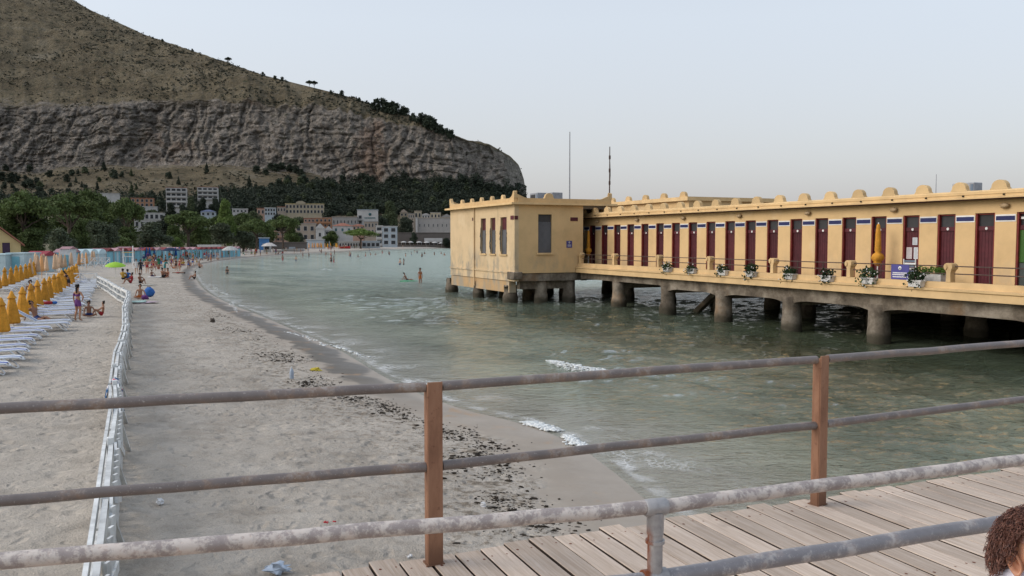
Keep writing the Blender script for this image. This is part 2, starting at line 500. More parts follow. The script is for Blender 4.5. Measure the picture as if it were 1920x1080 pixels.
tr = t.n('ShaderNodeBsdfTransparent'); tr.inputs[0].default_value = (.93, .97, .95, 1)
body = t.n('ShaderNodeMixShader'); t.l(t.math('SUBTRACT', 1.0, t.math('POWER', 2.718, t.math('MULTIPLY', t.math('MAXIMUM', dpt, 0.0), -.75))), body.inputs[0])
t.l(tr.outputs[0], body.inputs[1]); t.l(dif.outputs[0], body.inputs[2])
gl = t.n('ShaderNodeBsdfGlossy'); gl.inputs['Roughness'].default_value = .07; t.l(nb.outputs[0], gl.inputs['Normal'])
ge = t.n('ShaderNodeNewGeometry'); dt = t.n('ShaderNodeVectorMath', operation='DOT_PRODUCT'); t.l(nf.outputs[0], dt.inputs[0]); t.l(ge.outputs['Incoming'], dt.inputs[1])
cth = t.math('MAXIMUM', dt.outputs['Value'], .07)
schl = t.math('ADD', .02, t.math('MULTIPLY', .98, t.math('POWER', t.math('SUBTRACT', 1.0, cth, 0.0, True), 5.0)))
frv = t.math('MULTIPLY', schl, t.math('SUBTRACT', 1.0, ge.outputs['Backfacing']))
srf = t.n('ShaderNodeMixShader'); t.l(t.math('MULTIPLY', frv, t.maprange(t.sep(P)[1], 30, 130, .95, .66)), srf.inputs[0]); t.l(body.outputs[0], srf.inputs[1]); t.l(gl.outputs[0], srf.inputs[2])
# lacy foam where the film runs out on the sand
fo = t.n('ShaderNodeBsdfDiffuse'); fo.inputs[0].default_value = (.78, .79, .78, 1)
lace = t.voro(t.math('ADD', 0, 0) if False else t.scaled(P, (1, 1, 1)), 7.0, 'DISTANCE_TO_EDGE')
edge = t.math('MULTIPLY', t.maprange(dpt, -.005, .012), t.maprange(dpt, .11, .02))
patch = t.maprange(t.noise(P, .55, 3, .5), .47, .62)
ff = t.math('MULTIPLY', t.math('MULTIPLY', edge, patch), t.maprange(lace, .16, .03))
rim = t.math('MULTIPLY', t.maprange(dpt, -.004, .004), t.math('MULTIPLY', t.maprange(dpt, .022, .008), t.maprange(t.noise(P, 1.3, 4, .6), .42, .6)))
fac = t.math('MINIMUM', t.math('ADD', t.math('MULTIPLY', ff, .42), t.math('MULTIPLY', rim, .30)), .8)
fin_ = t.n('ShaderNodeMixShader'); t.l(fac, fin_.inputs[0]); t.l(srf.outputs[0], fin_.inputs[1]); t.l(fo.outputs[0], fin_.inputs[2])
t.l(fin_.outputs[0], t.out.inputs[0])
WATER = t.m
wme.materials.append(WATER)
tag(link('sea', wme), kind='structure')

# ------------------------------------------------------------------ mountain (profiles by bearing; real distances)
def pl(x, pts):
    xs = [p[0] for p in pts]; ys = [p[1] for p in pts]
    return np.interp(x, xs, ys)
mpx = np.concatenate([np.arange(-900, -60, 14), np.arange(-60, 975, 2.2), np.arange(975, 1001, 1.0)])
RIDGE = [(-900, 60), (-600, -130), (-250, -170), (0, -85), (60, -55), (130, -12), (151, 0), (183, 19), (260, 54.5), (281, 65), (330, 82), (369, 95), (422, 114), (500, 141), (563, 157), (623, 172), (667, 184), (713, 200),
         (767, 214), (797, 232), (850, 253), (880, 265), (917, 270), (957, 293), (973, 310), (982, 337), (987, 367), (1001, 420)]
CTOP = [(-900, 230), (0, 196), (100, 197), (300, 194), (400, 188), (450, 186), (547, 193), (613, 195), (680, 214), (720, 226), (770, 233), (813, 245), (850, 256), (880, 267), (917, 273), (957, 296), (973, 312), (982, 338), (987, 368), (1001, 421)]
CBOT = [(-900, 330), (0, 323), (140, 318), (300, 317), (420, 313), (480, 323), (580, 330), (667, 347), (747, 350), (813, 352), (897, 362), (960, 370), (982, 376), (987, 380), (1001, 424)]
FOOT_Y = [(-900, 560), (0, 560), (500, 560), (800, 640), (1001, 760)]
CB_Y = [(-900, 900), (300, 930), (600, 900), (850, 870), (950, 900), (985, 980), (1001, 1080)]
def zpx(py, Y):
    b = (540 - py) / FPX
    return EYE + (-SP + b * CP) / (CP + b * SP) * Y
az = (mpx - 960) / FPX
foot_Y = pl(mpx, FOOT_Y); cb_Y = pl(mpx, CB_Y); ct_Y = cb_Y + 45
rd_Y = ct_Y + np.maximum(6, (pl(mpx, CTOP) - pl(mpx, RIDGE)) * 2.2)
foot_z = np.full_like(mpx, 6.0)
_j = fbm(mpx / 34, mpx * 0 + 3, 61, 4, .6); _k = fbm(mpx / 70, mpx * 0 + 9, 67, 3, .5); _in = smooth(985, 900, mpx)
ctop_px = np.maximum(pl(mpx, CTOP) + _j * (7 + 14 * smooth(380, 520, mpx) * smooth(800, 700, mpx)) * _in, pl(mpx, RIDGE) + 1.2)
cb_z = zpx(pl(mpx, CBOT) + _k * 9 * _in, cb_Y); ct_z = zpx(ctop_px, ct_Y); rd_z = zpx(pl(mpx, RIDGE), rd_Y)
rows = []
NT_, NC_, NS_, NB_ = 60, 110, 100, 24
def seg(Y0, z0, Y1, z1, n, shape):
    for i in range(n):
        s = i / n
        rows.append((Y0 + (Y1 - Y0) * s, z0 + (z1 - z0) * shape(s), s))
KIND = []
seg(foot_Y, foot_z, cb_Y, cb_z, NT_, lambda s: s ** 1.35); KIND += [0] * NT_
seg(cb_Y, cb_z, ct_Y, ct_z, NC_, lambda s: s); KIND += [1] * NC_
seg(ct_Y, ct_z, rd_Y, rd_z, NS_, lambda s: s + .12 * s * (1 - s)); KIND += [2] * NS_
bk_Y = rd_Y + 700; seg(rd_Y, rd_z, bk_Y, np.full_like(mpx, -5.0), NB_, lambda s: s * s); KIND += [3] * NB_
MY = np.array([r[0] for r in rows]); MZ = np.array([r[1] for r in rows]); MS = np.array([r[2] * np.ones_like(mpx) for r in rows])
MK = np.array(KIND)[:, None] * np.ones_like(mpx)
MX = az[None, :] * MY
cl = (MK == 1)
# vertical buttresses, ledges and gullies pushed out of the cliff; rounded relief on the slopes
crk = np.clip(1 - np.abs(fbm(MX / 15 + fbm(MX / 30, MZ / 30, 97, 2) * .8, MZ / 70, 103, 3, .55)) * 5, 0, 1)
bed = np.clip(1 - np.abs(fbm(MX / 90, MZ / 11 + fbm(MX / 40, MZ / 60, 98, 2) * 1.2, 105, 3, .55)) * 5, 0, 1)
but = (fbm(MX / 75, MZ / 160, 101, 3, .5) * 16 - crk * 7.5 - bed * 4.5 + (vnoise(MX / 8, MZ / 7, 107) - .5) * 7 + fbm(MX / 4.5, MZ / 4.0, 111, 3, .6) * 5.5)
ledge = np.clip(MS, 0, 1)
env = .62 * np.where(cl, np.minimum(1, np.minimum(MS, 1 - MS) * 9 + .12), 0)
MY = MY - but * env
slope_r = fbm(MX / 60, MY / 60, 131, 5, .55) * 9 + fbm(MX / 14, MY / 14, 141, 3, .55) * 2.2
edge_r = np.minimum(1, np.where(MK == 2, np.minimum(MS * 6, 1), 1))
MZ = MZ + np.where((MK == 2), slope_r * edge_r * np.clip((1 - MS) * 5, .22, 1) * smooth(1000, 700, mpx)[None, :], 0) + np.where(MK == 0, slope_r * .45 * np.sin(np.clip(MS, 0, 1) * pi), 0)
MZ = MZ + np.where((MK == 2) | (MK == 1), fbm(MX / 7, MY / 9 + MZ / 9, 151, 3) * 1.3, 0)
MX = az[None, :] * MY
mme = fast_mesh('mountain', np.stack([MX, MY, MZ], -1).reshape(-1, 3), grid_faces(*MX.shape), False)
attr(mme, 'cliff', np.where(cl, np.minimum(1, np.minimum(MS, 1 - MS) * 14 + .3), np.where(MK == 2, np.clip(.45 - MS * 5, 0, 1), np.where(MK == 0, np.clip((MS - .93) * 8, 0, 1), 0))))
attr(mme, 'talus', np.where(MK == 0, 1.0, 0.0))
t = NT('mountain_rock')
P = t.geo_pos(); cf = t.attr('cliff'); tal = t.attr('talus')
grass = t.ramp(t.noise(P, .022, 8, .70), [(.30, (.085, .070, .045, 1)), (.45, (.135, .110, .071, 1)), (.56, (.175, .144, .093, 1)), (.7, (.225, .194, .14, 1))])
scrub = t.maprange(t.noise(t.scaled(P, (1, .8, 2.0)), .14, 5, .7), .56, .63)
grass = t.mix(t.math('MULTIPLY', scrub, .8), grass, (.048, .052, .030, 1))
stone = t.maprange(t.noise(P, .2, 4, .7), .60, .66)
grass = t.mix(t.math('MULTIPLY', stone, .6), grass, (.21, .19, .165, 1))
rk = t.ramp(t.noise(t.scaled(P, (1, .5, .7)), .16, 10, .80, .3), [(.30, (.070, .060, .050, 1)), (.44, (.185, .162, .138, 1)), (.56, (.285, .252, .216, 1)), (.70, (.42, .375, .325, 1))])
blk = t.voro(t.scaled(P, (1, .6, .8)), .17, 'DISTANCE_TO_EDGE'); rk = t.mix(t.maprange(blk, .06, .0, 0, .45), rk, (.075, .066, .056, 1))
strat = t.ramp(t.noise(t.scaled(P, (.25, .25, 3.2)), .06, 6, .7), [(.36, .68), (.5, .97), (.65, 1.12)])
rk = t.mix(1.0, rk, strat, 'MULTIPLY')
rust = t.maprange(t.noise(t.scaled(P, (1, .5, .9)), .012, 5, .6), .56, .66)
rk = t.mix(t.math('MULTIPLY', rust, .45), rk, (.235, .14, .09, 1))
shrubs = t.maprange(t.noise(P, .09, 5, .7), .60, .66)
rk = t.mix(t.math('MULTIPLY', shrubs, .7), rk, (.045, .052, .03, 1))
cc = t.math('ADD', cf, t.math('MULTIPLY', t.math('SUBTRACT', t.noise(P, .05, 5, .7), .5), .8))
col = t.mix(t.maprange(cc, .3, .55), grass, rk)
hb = t.math('ADD', t.noise(t.scaled(P, (1, 1, .6)), .2, 9, .78), t.math('MULTIPLY', t.voro(P, .30), .5))
MOUNT = t.fin(col, .95, t.bump(hb, 1.0, 5.0), None, .1)
mme.materials.append(MOUNT)
tag(link('mountain', mme), kind='structure')
_MPY = proj(MX, MY, MZ)[1]
def mount(px, py):
    """the place on the mountain that is seen at this bearing and height"""
    j = int(np.argmin(np.abs(mpx - px)))
    c = _MPY[:, j]
    ok = np.where(c <= py)[0]
    i = int(ok[0]) if len(ok) else NT_ + NC_ + NS_ - 1
    return Vector((MX[i, j], MY[i, j], MZ[i, j]))
# ------------------------------------------------------------------ the bathing pier. Local frame: x along the pier towards us, y away from us
TH = atan2(-.9136, .4066)
CU, SU = cos(TH), sin(TH)
def L2W(lx, ly, z=0.0): return Vector((lx * CU - ly * SU, lx * SU + ly * CU, z))
def W2L(X, Y): return (X * CU + Y * SU, -X * SU + Y * CU)
def lx_at(px, ly):
    """pier x of the point on the plane local y = ly that lies at this bearing"""
    # X = lx*CU - ly*SU ; Y = lx*SU + ly*CU ; X = a*Y
    a = (px - 960) / FPX
    return ly * (SU + a * CU) / (CU - a * SU)
def z_at(py, lx, ly):
    p = L2W(lx, ly); return zpx(py, p.y)
PR = Vector((-38.0, 29.0, 0.0))
class PB(MB):
    def put(s, name, m, parent, root=PR, bevel=0.0, seg=1):
        s.shift((-root.x, -root.y, -root.z)); return s.build(name, m, parent, bevel=bevel, seg=seg)

def wallpaint(name, col, soot=.5):
    t = NT(name)
    P = t.co(); z = t.sep(P)[2]
    n1 = t.noise(P, .7, 6, .65); n2 = t.noise(t.scaled(P, (1, 1, .25)), 1.6, 6, .7)
    c = t.ramp(n1, [(.3, tuple(v * .84 for v in col[:3]) + (1,)), (.52, col), (.72, tuple(min(1, v * 1.06) for v in col[:3]) + (1,))])
    st = t.maprange(n2, .57, .75)
    c = t.mix(t.math('MULTIPLY', st, soot * .5), c, (.33, .27, .17, 1))
    low = t.math('MULTIPLY', t.maprange(z, 4.2, 2.3), t.maprange(t.noise(t.scaled(P, (1, 1, .5)), .8, 6, .7), .46, .62))
    c = t.mix(t.math('MULTIPLY', low, soot), c, (.34, .29, .22, 1))
    patch = t.maprange(t.noise(P, .45, 3, .5), .60, .66)
    c = t.mix(t.math('MULTIPLY', patch, .22), c, (.74, .60, .40, 1))
    return t.fin(c, .85, t.bump(t.noise(P, 14, 5, .65), .25, .012), None, .15)
M_YEL = wallpaint('ochre_plaster', (.66, .455, .23, 1), .38)
M_YELD = wallpaint('weathered_ochre_plaster', (.62, .465, .28, 1), 1.0)
M_YTRIM = plain('ochre_trim', (.67, .465, .235, 1), .8, .10, 1.5, .2, 25)
def concrete():
    t = NT('sea_worn_concrete'); P = t.co(); g = t.geo_pos(); z = t.sep(g)[2]
    c = t.ramp(t.noise(P, 1.1, 8, .7), [(.3, (.06, .047, .035, 1)), (.48, (.16, .132, .10, 1)), (.68, (.33, .285, .225, 1))])
    c = t.mix(t.math('MULTIPLY', t.maprange(t.noise(P, .6, 4, .6), .55, .68), .5), c, (.27, .165, .085, 1))
    zz = t.math('ADD', z, t.math('MULTIPLY', t.math('SUBTRACT', t.noise(P, 2.0, 4, .6), .5), .5))
    c = t.mix(t.math('MULTIPLY', t.maprange(zz, .62, .2), .85), c, (.045, .040, .026, 1))
    return t.fin(c, .9, t.bump(t.noise(P, 6, 8, .75), .8, .06), None, .2)
M_CONC = concrete()
M_MAR = plain('maroon_door_paint', (.090, .016, .022, 1), .55, .2, 2.5, .25, 40, .12)
M_RED = plain('red_frame_paint', (.20, .030, .024, 1), .55, .2, 3, .2, 40)
M_DARK = plain('dark_transom', (.045, .045, .048, 1), .35, .2, 2, .1, 30, .1)
M_WHT = plain('white_gloss', (.75, .74, .71, 1), .45, .08, 3, .1, 30)
M_BLUE = plain('navy_tile', (.020, .026, .10, 1), .35, .1, 6, .1, 20)
M_RAILD = plain('dark_rusty_rail', (.085, .055, .045, 1), .6, .25, 6, .3, 60)
M_STEEL = plain('grey_steel', (.33, .34, .36, 1), .45, .15, 4, .1, 40, .05, .4)
M_BLACK = plain('black_gap', (.012, .011, .010, 1), .9, .1)
M_BEIGE = plain('beige_lamp', (.42, .30, .17, 1), .5, .1)
M_GREY = plain('grey_shutter', (.115, .115, .122, 1), .75, .18, 1.2, .25, 14)
M_ROOF = plain('roof_felt', (.22, .20, .18, 1), .95, .2, .6, .2, 8)

ZD, ZW0, ZD1, ZC, ZP = 2.45, 2.45, 5.2, 5.72, 6.03          # deck, wall foot, door top, cornice, parapet top
LW, LO = 29.0, 27.2                                           # wall plane, outer edge of the balcony
XF, XN = -58.0, -4.0                                          # far and near end of the wing
SP_D = 1.646
def door_x(k): return -28.5 + SP_D * (k - 14)

# ---- substructure
pier = thing('pier', 'concrete pier on round piles standing in the sea under the yellow cabins', 'pier', L2W(PR.x, PR.y), TH)
m = PB(); m.bx(-58.5, XN, LO + .22, 37.2, 2.06, ZD - .012); m.bx(-56, XN + 8, 37.21, 66, 2.06, ZD - .012); m.put('deck_slab', M_CONC, pier)  # the wide rear slab is out of view, added to darken the underside
m = PB(); m.bx(-62.7, -50.65, 22.9, LO + .2, 1.5, 2.0)
m.bx(-62.7, -50.65, 27.45, 37.0, 1.5, 2.03); m.put('deck_slab', M_CONC, pier)
PX = [lx_at(p, LO + .45) for p in (1158, 1250, 1355, 1483, 1648)]
PX += [PX[-1] + 4.98 * i for i in (1.45, 2.45, 3.45)]
rp = random.Random(3)
def pile(lx, ly, r, top, bulge, seed):
    q = random.Random(seed)
    prof = [(r * 1.0, -3.0), (r * 1.02, -.4), (r * (1.04 + bulge), .0), (r * (1.05 + bulge), .38), (r * (1.02 + bulge * .4), .58), (r * 1.0, .72), (r * .98, 1.2), (r * 1.0, top)]
    w = [1 + q.uniform(-.06, .06) for _ in range(200)]
    mm = PB(); mm.lathe(prof, 16, (lx, ly, 0), True, lambda a, j: w[(int(a * 2.3) * 8 + j) % 200] * .5 + .5); return mm
for i, x in enumerate(PX):
    pile(x, LO + .55, .43 if i > 1 else .40, 1.6, .18 if i < 2 else .04, i).put('pile', M_CONC, pier)
for i, x in enumerate(PX[:8]):
    for j, ly in enumerate((31.6, 35.2) if i < 2 else (33.2, 38.4, 44, 50)):
        pile(x + rp.uniform(-.3, .3), ly, .42, 1.6, .1, 20 + i * 3 + j).put('pile', M_CONC, pier)
# edge beam with haunched arches between the piles
def arch_beam(x0, x1, y0, y1, ztop, zmid, zend, hl):
    n = 12; mm = PB(); top = []; bot = []
    for i in range(n + 1):
        s = i / n; x = x0 + (x1 - x0) * s
        e = min(s, 1 - s) * (x1 - x0)
        f = max(0, 1 - e / hl); z = zmid - (zmid - zend) * f ** 2.2
        bot.append((x, z))
    poly = [(x0, ztop)] + bot + [(x1, ztop)]
    mm.prism(poly, lambda a, b, t_: (a, t_, b), y0, y1); return mm
XB = [-50.5] + PX
for a, b in zip(XB[:-1], XB[1:]):
    near_ = a > -42
    arch_beam(a, b, LO + .32, LO + .78, 2.055, 1.46 if near_ else 1.62, 1.20 if near_ else 1.48, 1.3 if near_ else .6).put('edge_beam', M_CONC, pier)
for x in PX:
    m = PB(); m.bx(x - .24, x + .24, LO + .8, 37 if x < -46 else 64, 1.2, 2.05); m.put('cross_beam', M_CONC, pier)
m = PB(); m.bx(-60, XN + 8, 60, 60.5, -3, 2.055); m.put('light_blocking_wall', M_CONC, pier)  # unseen wall added to stop light coming in from behind under the deck
# brace strut between piles near the pavilion
m = PB(); m.beam((PX[1] - 1.2, 30.2, -.4), (PX[1] + 1.9, 30.2, 1.7), .3, .3); m.put('brace', M_CONC, pier)
# piles and skirt of the pavilion
LB = 22.7
XR, XL = -50.6, -62.8
for i, px in enumerate((847, 897, 957)):
    x = lx_at(px, LB + .35)
    pile(x, LB + .35, .44 if i != 1 else .36, 1.1, .12, 60 + i).put('pile', M_CONC, pier)
for i, (x, y) in enumerate(((-51.2, 24.9), (-51.2, 27.0), (-54.6, 25.6), (-58.4, 25.4), (-54.6, 28.5), (-58.4, 29), (-62.3, 26), (-62, 29.5), (-50.9, 31.5), (-54, 33), (-58, 34))):
    pile(x, y, .42, 1.6, .06, 70 + i).put('pile', M_CONC, pier)
m = PB(); m.bx(XL + .02, XR - 1.0, LB + .06, LB + .55, .72, 1.47); m.put('skirt_wall', wallpaint('stained_skirt', (.50, .33, .17, 1), 1.0), pier)
m = PB(); m.bx(XR - 1.0, XR - .5, LB + .6, 27.4, .95, 1.47); m.put('cross_beam', M_CONC, pier)
m = PB(); m.bx(XR - .95, XR + .16, LB - .14, LB + .52, 1.62, 2.12); m.put('corner_block', M_CONC, pier, bevel=.05)
# balcony edge: fascia, ledge and low kerb, with posts and rails
m = PB()
prof = [(LO - .02, 2.03), (LO + .3, 2.03), (LO + .3, 2.43), (LO + .42, 2.43), (LO + .42, 2.65), (LO + .16, 2.65), (LO + .14, 2.42), (LO - .05, 2.40), (LO - .05, 2.33), (LO, 2.30)]
m.prism(prof, lambda a, b, t_: (t_, a, b), -50.57, XN); m.put('balcony_kerb', M_YTRIM, pier)
m = PB(); m.bx(-50.5, XN, LO + .425, LW - .02, 2.452, 2.47); m.put('balcony_floor', plain('floor_tile', (.36, .26, .17, 1), .7, .15, 2), pier)
post_px = (1090, 1153, 1236.5, 1332, 1451, 1595, 1783)
PPX = [lx_at(p, LO + .27) for p in post_px]; PPX += [PPX[-1] + 4.72, PPX[-1] + 9.4]
mm = MB()
sil = [(-.15, 0), (.15, 0), (.13, .34), (.17, .42), (.25, .46), (.28, .56), (.24, .66), (.14, .70), (-.14, .70), (-.24, .66), (-.28, .56), (-.25, .46), (-.17, .42), (-.13, .34)]
mm.prism(sil, lambda a, b, t_: (a, t_, b), -.15, .15)
for sx in (-1, 1): mm.tube([(sx * .17, -.19, .56), (sx * .17, .19, .56)], .105, 10)
mm.map(lambda x, y, z: (x * .66, y * .85, z)); POSTME = mm.mesh('balcony_post'); POSTME.materials.append(M_YTRIM)
for x in PPX:
    link('balcony_post', POSTME, pier, (x - PR.x, LO + .27 - PR.y, 2.655))
for a, b in zip(PPX[:-1], PPX[1:]):
    for z in (3.235, 2.96):
        m = PB(); m.tube([(a + .16, LO + .27, z), (b - .16, LO + .27, z)], .022, 6); m.put('rail', M_RAILD, pier)
    for s in (1 / 3, 2 / 3):
        x = a + (b - a) * s
        m = PB(); m.tube([(x, LO + .27, 2.66), (x, LO + .27, 3.235)], .02, 6); m.put('baluster', M_RAILD, pier)

# ---- cabin wing
wing = thing('cabin_wing', 'long yellow row of bathing cabins with maroon doors and rounded merlons on the pier', 'building', L2W(PR.x, PR.y), TH)
DW = .80
doors = list(range(-3, 26))
edges = [XF] + [v for k in doors for v in (door_x(k) - DW / 2, door_x(k) + DW / 2)] + [XN]
m = PB()
for a, b in zip(edges[0::2], edges[1::2]):
    m.bx(a, b, LW, LW + .3, ZW0, ZD1)
m.put('wall', M_YEL, wing)
m = PB(); m.bx(XF, XN, LW, LW + .3, ZD1 + .002, ZC); m.put('lintel_wall', M_YEL, wing)
m = PB(); m.bx(XF, XF + .3, LW + .302, 35.5, ZW0, ZC); m.bx(XF, XN, 35.2, 35.5, ZW0, ZC); m.put('back_wall', M_YEL, wing)
m = PB(); m.bx(XF + .3, XN, LW + .4, 35.2, ZC - .1, ZC + .12); m.put('roof', M_ROOF, wing)
m = PB(); m.prism([(LW - .42, ZC), (LW - .42, ZC + .05), (LW - .34, ZC + .08), (LW - .34, ZP - .05), (LW - .30, ZP), (LW - .1, ZP), (LW - .1, ZC + .12), (LW + .3, ZC + .12), (LW + .3, ZC + .002), (LW - .1, ZC)],
                  lambda a, b, t_: (t_, a, b), XF - .2, XN); m.put('cornice', M_YTRIM, wing)
m = PB(); m.bx(XF - .2, XN, LW - .365, LW - .34, ZC + .165, ZC + .19); m.put('string_course', M_YTRIM, wing)
m = PB(); m.bx(XF - .1, XN, LW - .36, LW - .012, ZC - .035, ZC - .004); m.put('eaves_board', plain('eaves_dark_red', (.075, .018, .016, 1), .7), wing)
arc = [(-.36, 0), (-.33, .06), (-.30, .07)] + [(-.30 * cos(pi * i / 8), .10 + .25 * sin(pi * i / 8)) for i in range(9)] + [(.30, .07), (.33, .06), (.36, 0)]
mm = MB(); mm.prism(arc, lambda a, b, t_: (a, t_, b), -.10, .10)
MERL = mm.mesh('merlon'); MERL.materials.append(M_YTRIM)
sp = MB(); sp.tube([(0, 0, 0), (0, -.06, -.01)], .03, 6); SPOUT = sp.mesh('spout'); SPOUT.materials.append(M_BLACK)
for k in range(-3, 27):
    x = door_x(k - .55)
    if x < XN - .3: link('merlon', MERL, wing, (x - PR.x, LW - .205 - PR.y, ZP + .002))
    link('spout', SPOUT, wing, (x + .25 - PR.x, LW - .345 - PR.y, ZC + .125))
# door: leaf of upright boards, dark transom, red frame, number disc
dm = MB()
for i in range(5):
    w = (DW - .12) / 5; x0 = -DW / 2 + .06 + i * w
    dm.bx(x0 + .006, x0 + w - .006, .14, .18, .04, 2.1)
dm.bx(-DW / 2 + .06, DW / 2 - .06, .165, .2, .02, 2.12)
DOORME = dm.mesh('door'); DOORME.materials.append(M_MAR)
fm = MB()
fm.bx(-DW / 2 + .001, -DW / 2 + .06, .03, .22, 0, 2.745); fm.bx(DW / 2 - .06, DW / 2 - .001, .03, .22, 0, 2.745); fm.bx(-DW / 2 + .06, DW / 2 - .06, .09, .22, 2.69, 2.745)
FRME = fm.mesh('door_frame'); FRME.materials.append(M_RED)
fb = MB(); fb.bx(-DW / 2 + .06, DW / 2 - .06, .1, .2, 2.1, 2.26); BARME = fb.mesh('crossbar'); BARME.materials.append(M_MAR)
tm = MB(); tm.bx(-DW / 2 + .06, DW / 2 - .06, .15, .19, 2.26, 2.69); TRME = tm.mesh('transom'); TRME.materials.append(M_DARK)
nm = MB(); nm.tube([(0, 0, 0), (0, -.015, 0)], .055, 10); NUME = nm.mesh('number_disc'); NUME.materials.append(M_WHT)
for k in doors:
    if k == 19: continue
    d = link('door', DOORME, wing, (door_x(k) - PR.x, LW - PR.y, ZW0))
    link('door_frame', FRME, d); link('crossbar', BARME, d); link('transom', TRME, d)
    link('number_disc', NUME, d, (0, .098, 2.18))
# the glazed café door at the near end
x19 = door_x(19)
d = link('door', FRME, wing, (x19 - PR.x, LW - PR.y, ZW0)); d['label'] = 'glazed door with a green pane and a lit ceiling lamp behind it'
gm = MB(); gm.bx(-.34, .34, .12, .14, .95, 2.1)
tt = NT('green_door_glass'); tt.b.inputs['Base Color'].default_value = (.05, .12, .03, 1); tt.b.inputs['Roughness'].default_value = .08
gm.build('pane', tt.m, d)
gm = MB(); gm.bx(-.34, .34, .12, .15, .04, .93); gm.build('lower_panel', plain('grey_green_panel', (.07, .085, .08, 1), .4), d)
gm = MB(); gm.bx(-.34, .34, .10, .2, 2.12, 2.28); gm.build('crossbar', M_MAR, d)
gm = MB(); gm.bx(-.34, .34, .16, .19, 2.285, 2.69); gm.build('transom', M_DARK, d)
gm = MB(); gm.bx(-.3, .0, .1, .15, 2.5, 2.58); gm.build('ceiling_lamp', M_WHT, d)
# white and navy tile bands between the doors
wb = SP_D - DW - .004
bm_ = MB(); bm_.bx(-wb / 2 + .02, wb / 2 - .02, -.012, -.001, 2.42, 2.68); BANDME = bm_.mesh('tile_band'); BANDME.materials.append(M_WHT)
bn_ = MB(); bn_.bx(-wb / 2 + .05, wb / 2 - .05, -.02, -.0125, 2.465, 2.625); TILME = bn_.mesh('navy_tile'); TILME.materials.append(M_BLUE)
lampm = MB(); lampm.blob((0, -.09, 0), (.19, .09, .1), 4, 10, 6, .04); LAMPME = lampm.mesh('wall_lamp'); LAMPME.materials.append(M_BEIGE)
for k in doors[:-1]:
    b = link('tile_band', BANDME, wing, (door_x(k + .5) - PR.x, LW - PR.y, ZW0)); link('navy_tile', TILME, b)
    if k % 3 == 0: link('wall_lamp', LAMPME, wing, (door_x(k + .5) - PR.x, LW - PR.y, ZC - .27))
# rear hall showing above the far end
m = PB(); m.bx(-66, -46, 33.0, 40, 2.5, 6.75); m.put('rear_hall_wall', M_YEL, wing)
m = PB(); m.bx(-66.3, -45.8, 32.75, 40.2, 6.752, 7.0); m.put('rear_hall_cornice', M_YTRIM, wing)
for i in range(9): link('merlon', MERL, wing, (-64.5 + i * 2.25 - PR.x, 32.95 - PR.y, 7.003))
wm = MB(); wm.bx(-.8, .8, -.02, .0, 0, .35); WME = wm.mesh('window'); WME.materials.append(M_BLACK)
for px in (1038, 1062, 1084, 1106):
    link('window', WME, wing, (lx_at(px, 33) - PR.x, 32.998 - PR.y, 6.15))

# ---- corner pavilion
pav = thing('corner_pavilion', 'square yellow pavilion with shuttered windows standing over the sea at the pier end', 'building', L2W(PR.x, PR.y), TH)
ZT = 6.5
def hole_wall(mm, axis_, c0, c1, t0, t1, z0, z1, holes):
    """a wall along c with rectangular openings (a, b, za, zb)"""
    cuts = sorted(holes); x = c0
    def put_(a, b, za, zb):
        if b - a < 1e-4 or zb - za < 1e-4: return
        if axis_ == 'x': mm.bx(a, b, t0, t1, za, zb)
        else: mm.bx(t0, t1, a, b, za, zb)
    for a, b, za, zb in cuts:
        put_(x, a, z0, z1); put_(a, b, z0, za); put_(a, b, zb, z1); x = b
    put_(x, c1, z0, z1)
wins = []
for a, b in ((901.5, 911), (919.5, 929), (938.5, 950)):
    wins.append((lx_at(a, LB), lx_at(b, LB)))
zwa, zwb = 3.25, 5.72
def ly_at(px, lx):
    a = (px - 960) / FPX
    return lx * (CU - a * SU) / (SU + a * CU)
m = PB()
hole_wall(m, 'x', XL, XR, LB, LB + .3, 1.5, ZT, [(a, b, zwa, zwb) for a, b in wins])
m.put('sea_wall', M_YELD, pav)
fy0, fy1 = ly_at(1009, XR), ly_at(1034.5, XR)
fz0, fz1 = z_at(474, XR, (fy0 + fy1) / 2), z_at(402, XR, (fy0 + fy1) / 2)
m = PB(); hole_wall(m, 'y', LB + .302, LO + .55, XR - .3, XR, 2.03, ZT, [(fy0, fy1, fz0, fz1)]); m.put('side_wall', M_YEL, pav)
m = PB(); m.bx(XL, XL + .3, LB + .302, 30, 2.03, ZT); m.bx(XL + .3, XR, 29.7, 30, 2.03, ZT); m.put('back_wall', M_YEL, pav)
m = PB(); m.bx(XL + .3, XR - .302, LB + .302, 29.7, ZT - .2, ZT + .02); m.put('roof', M_ROOF, pav)
m = PB()
for (x0, x1, y0, y1) in ((XL - .35, XR + .35, LB - .35, LB + .1), (XR - .1, XR + .35, LB + .1, 30.2), (XL - .35, XL + .1, LB + .1, 30.2), (XL + .1, XR - .1, 29.8, 30.2)):
    m.bx(x0, x1, y0, y1, ZT + .003, ZT + .13)
m.put('cornice', M_YTRIM, pav)
m = PB(); zp = 6.93
for (x0, x1, y0, y1) in ((XL, XR, LB - .05, LB + .2), (XR - .2, XR + .05, LB + .2, 29.9), (XL - .05, XL + .2, LB + .2, 29.9), (XL + .2, XR - .2, 29.7, 29.9)):
    m.bx(x0, x1, y0, y1, ZT + .132, zp)
m.put('parapet', M_YTRIM, pav)
m = PB(); m.bx(XL - .02, XR + .06, LB - .06, LB - .003, 2.02, 2.13); m.put('plinth_band', M_YELD, pav)
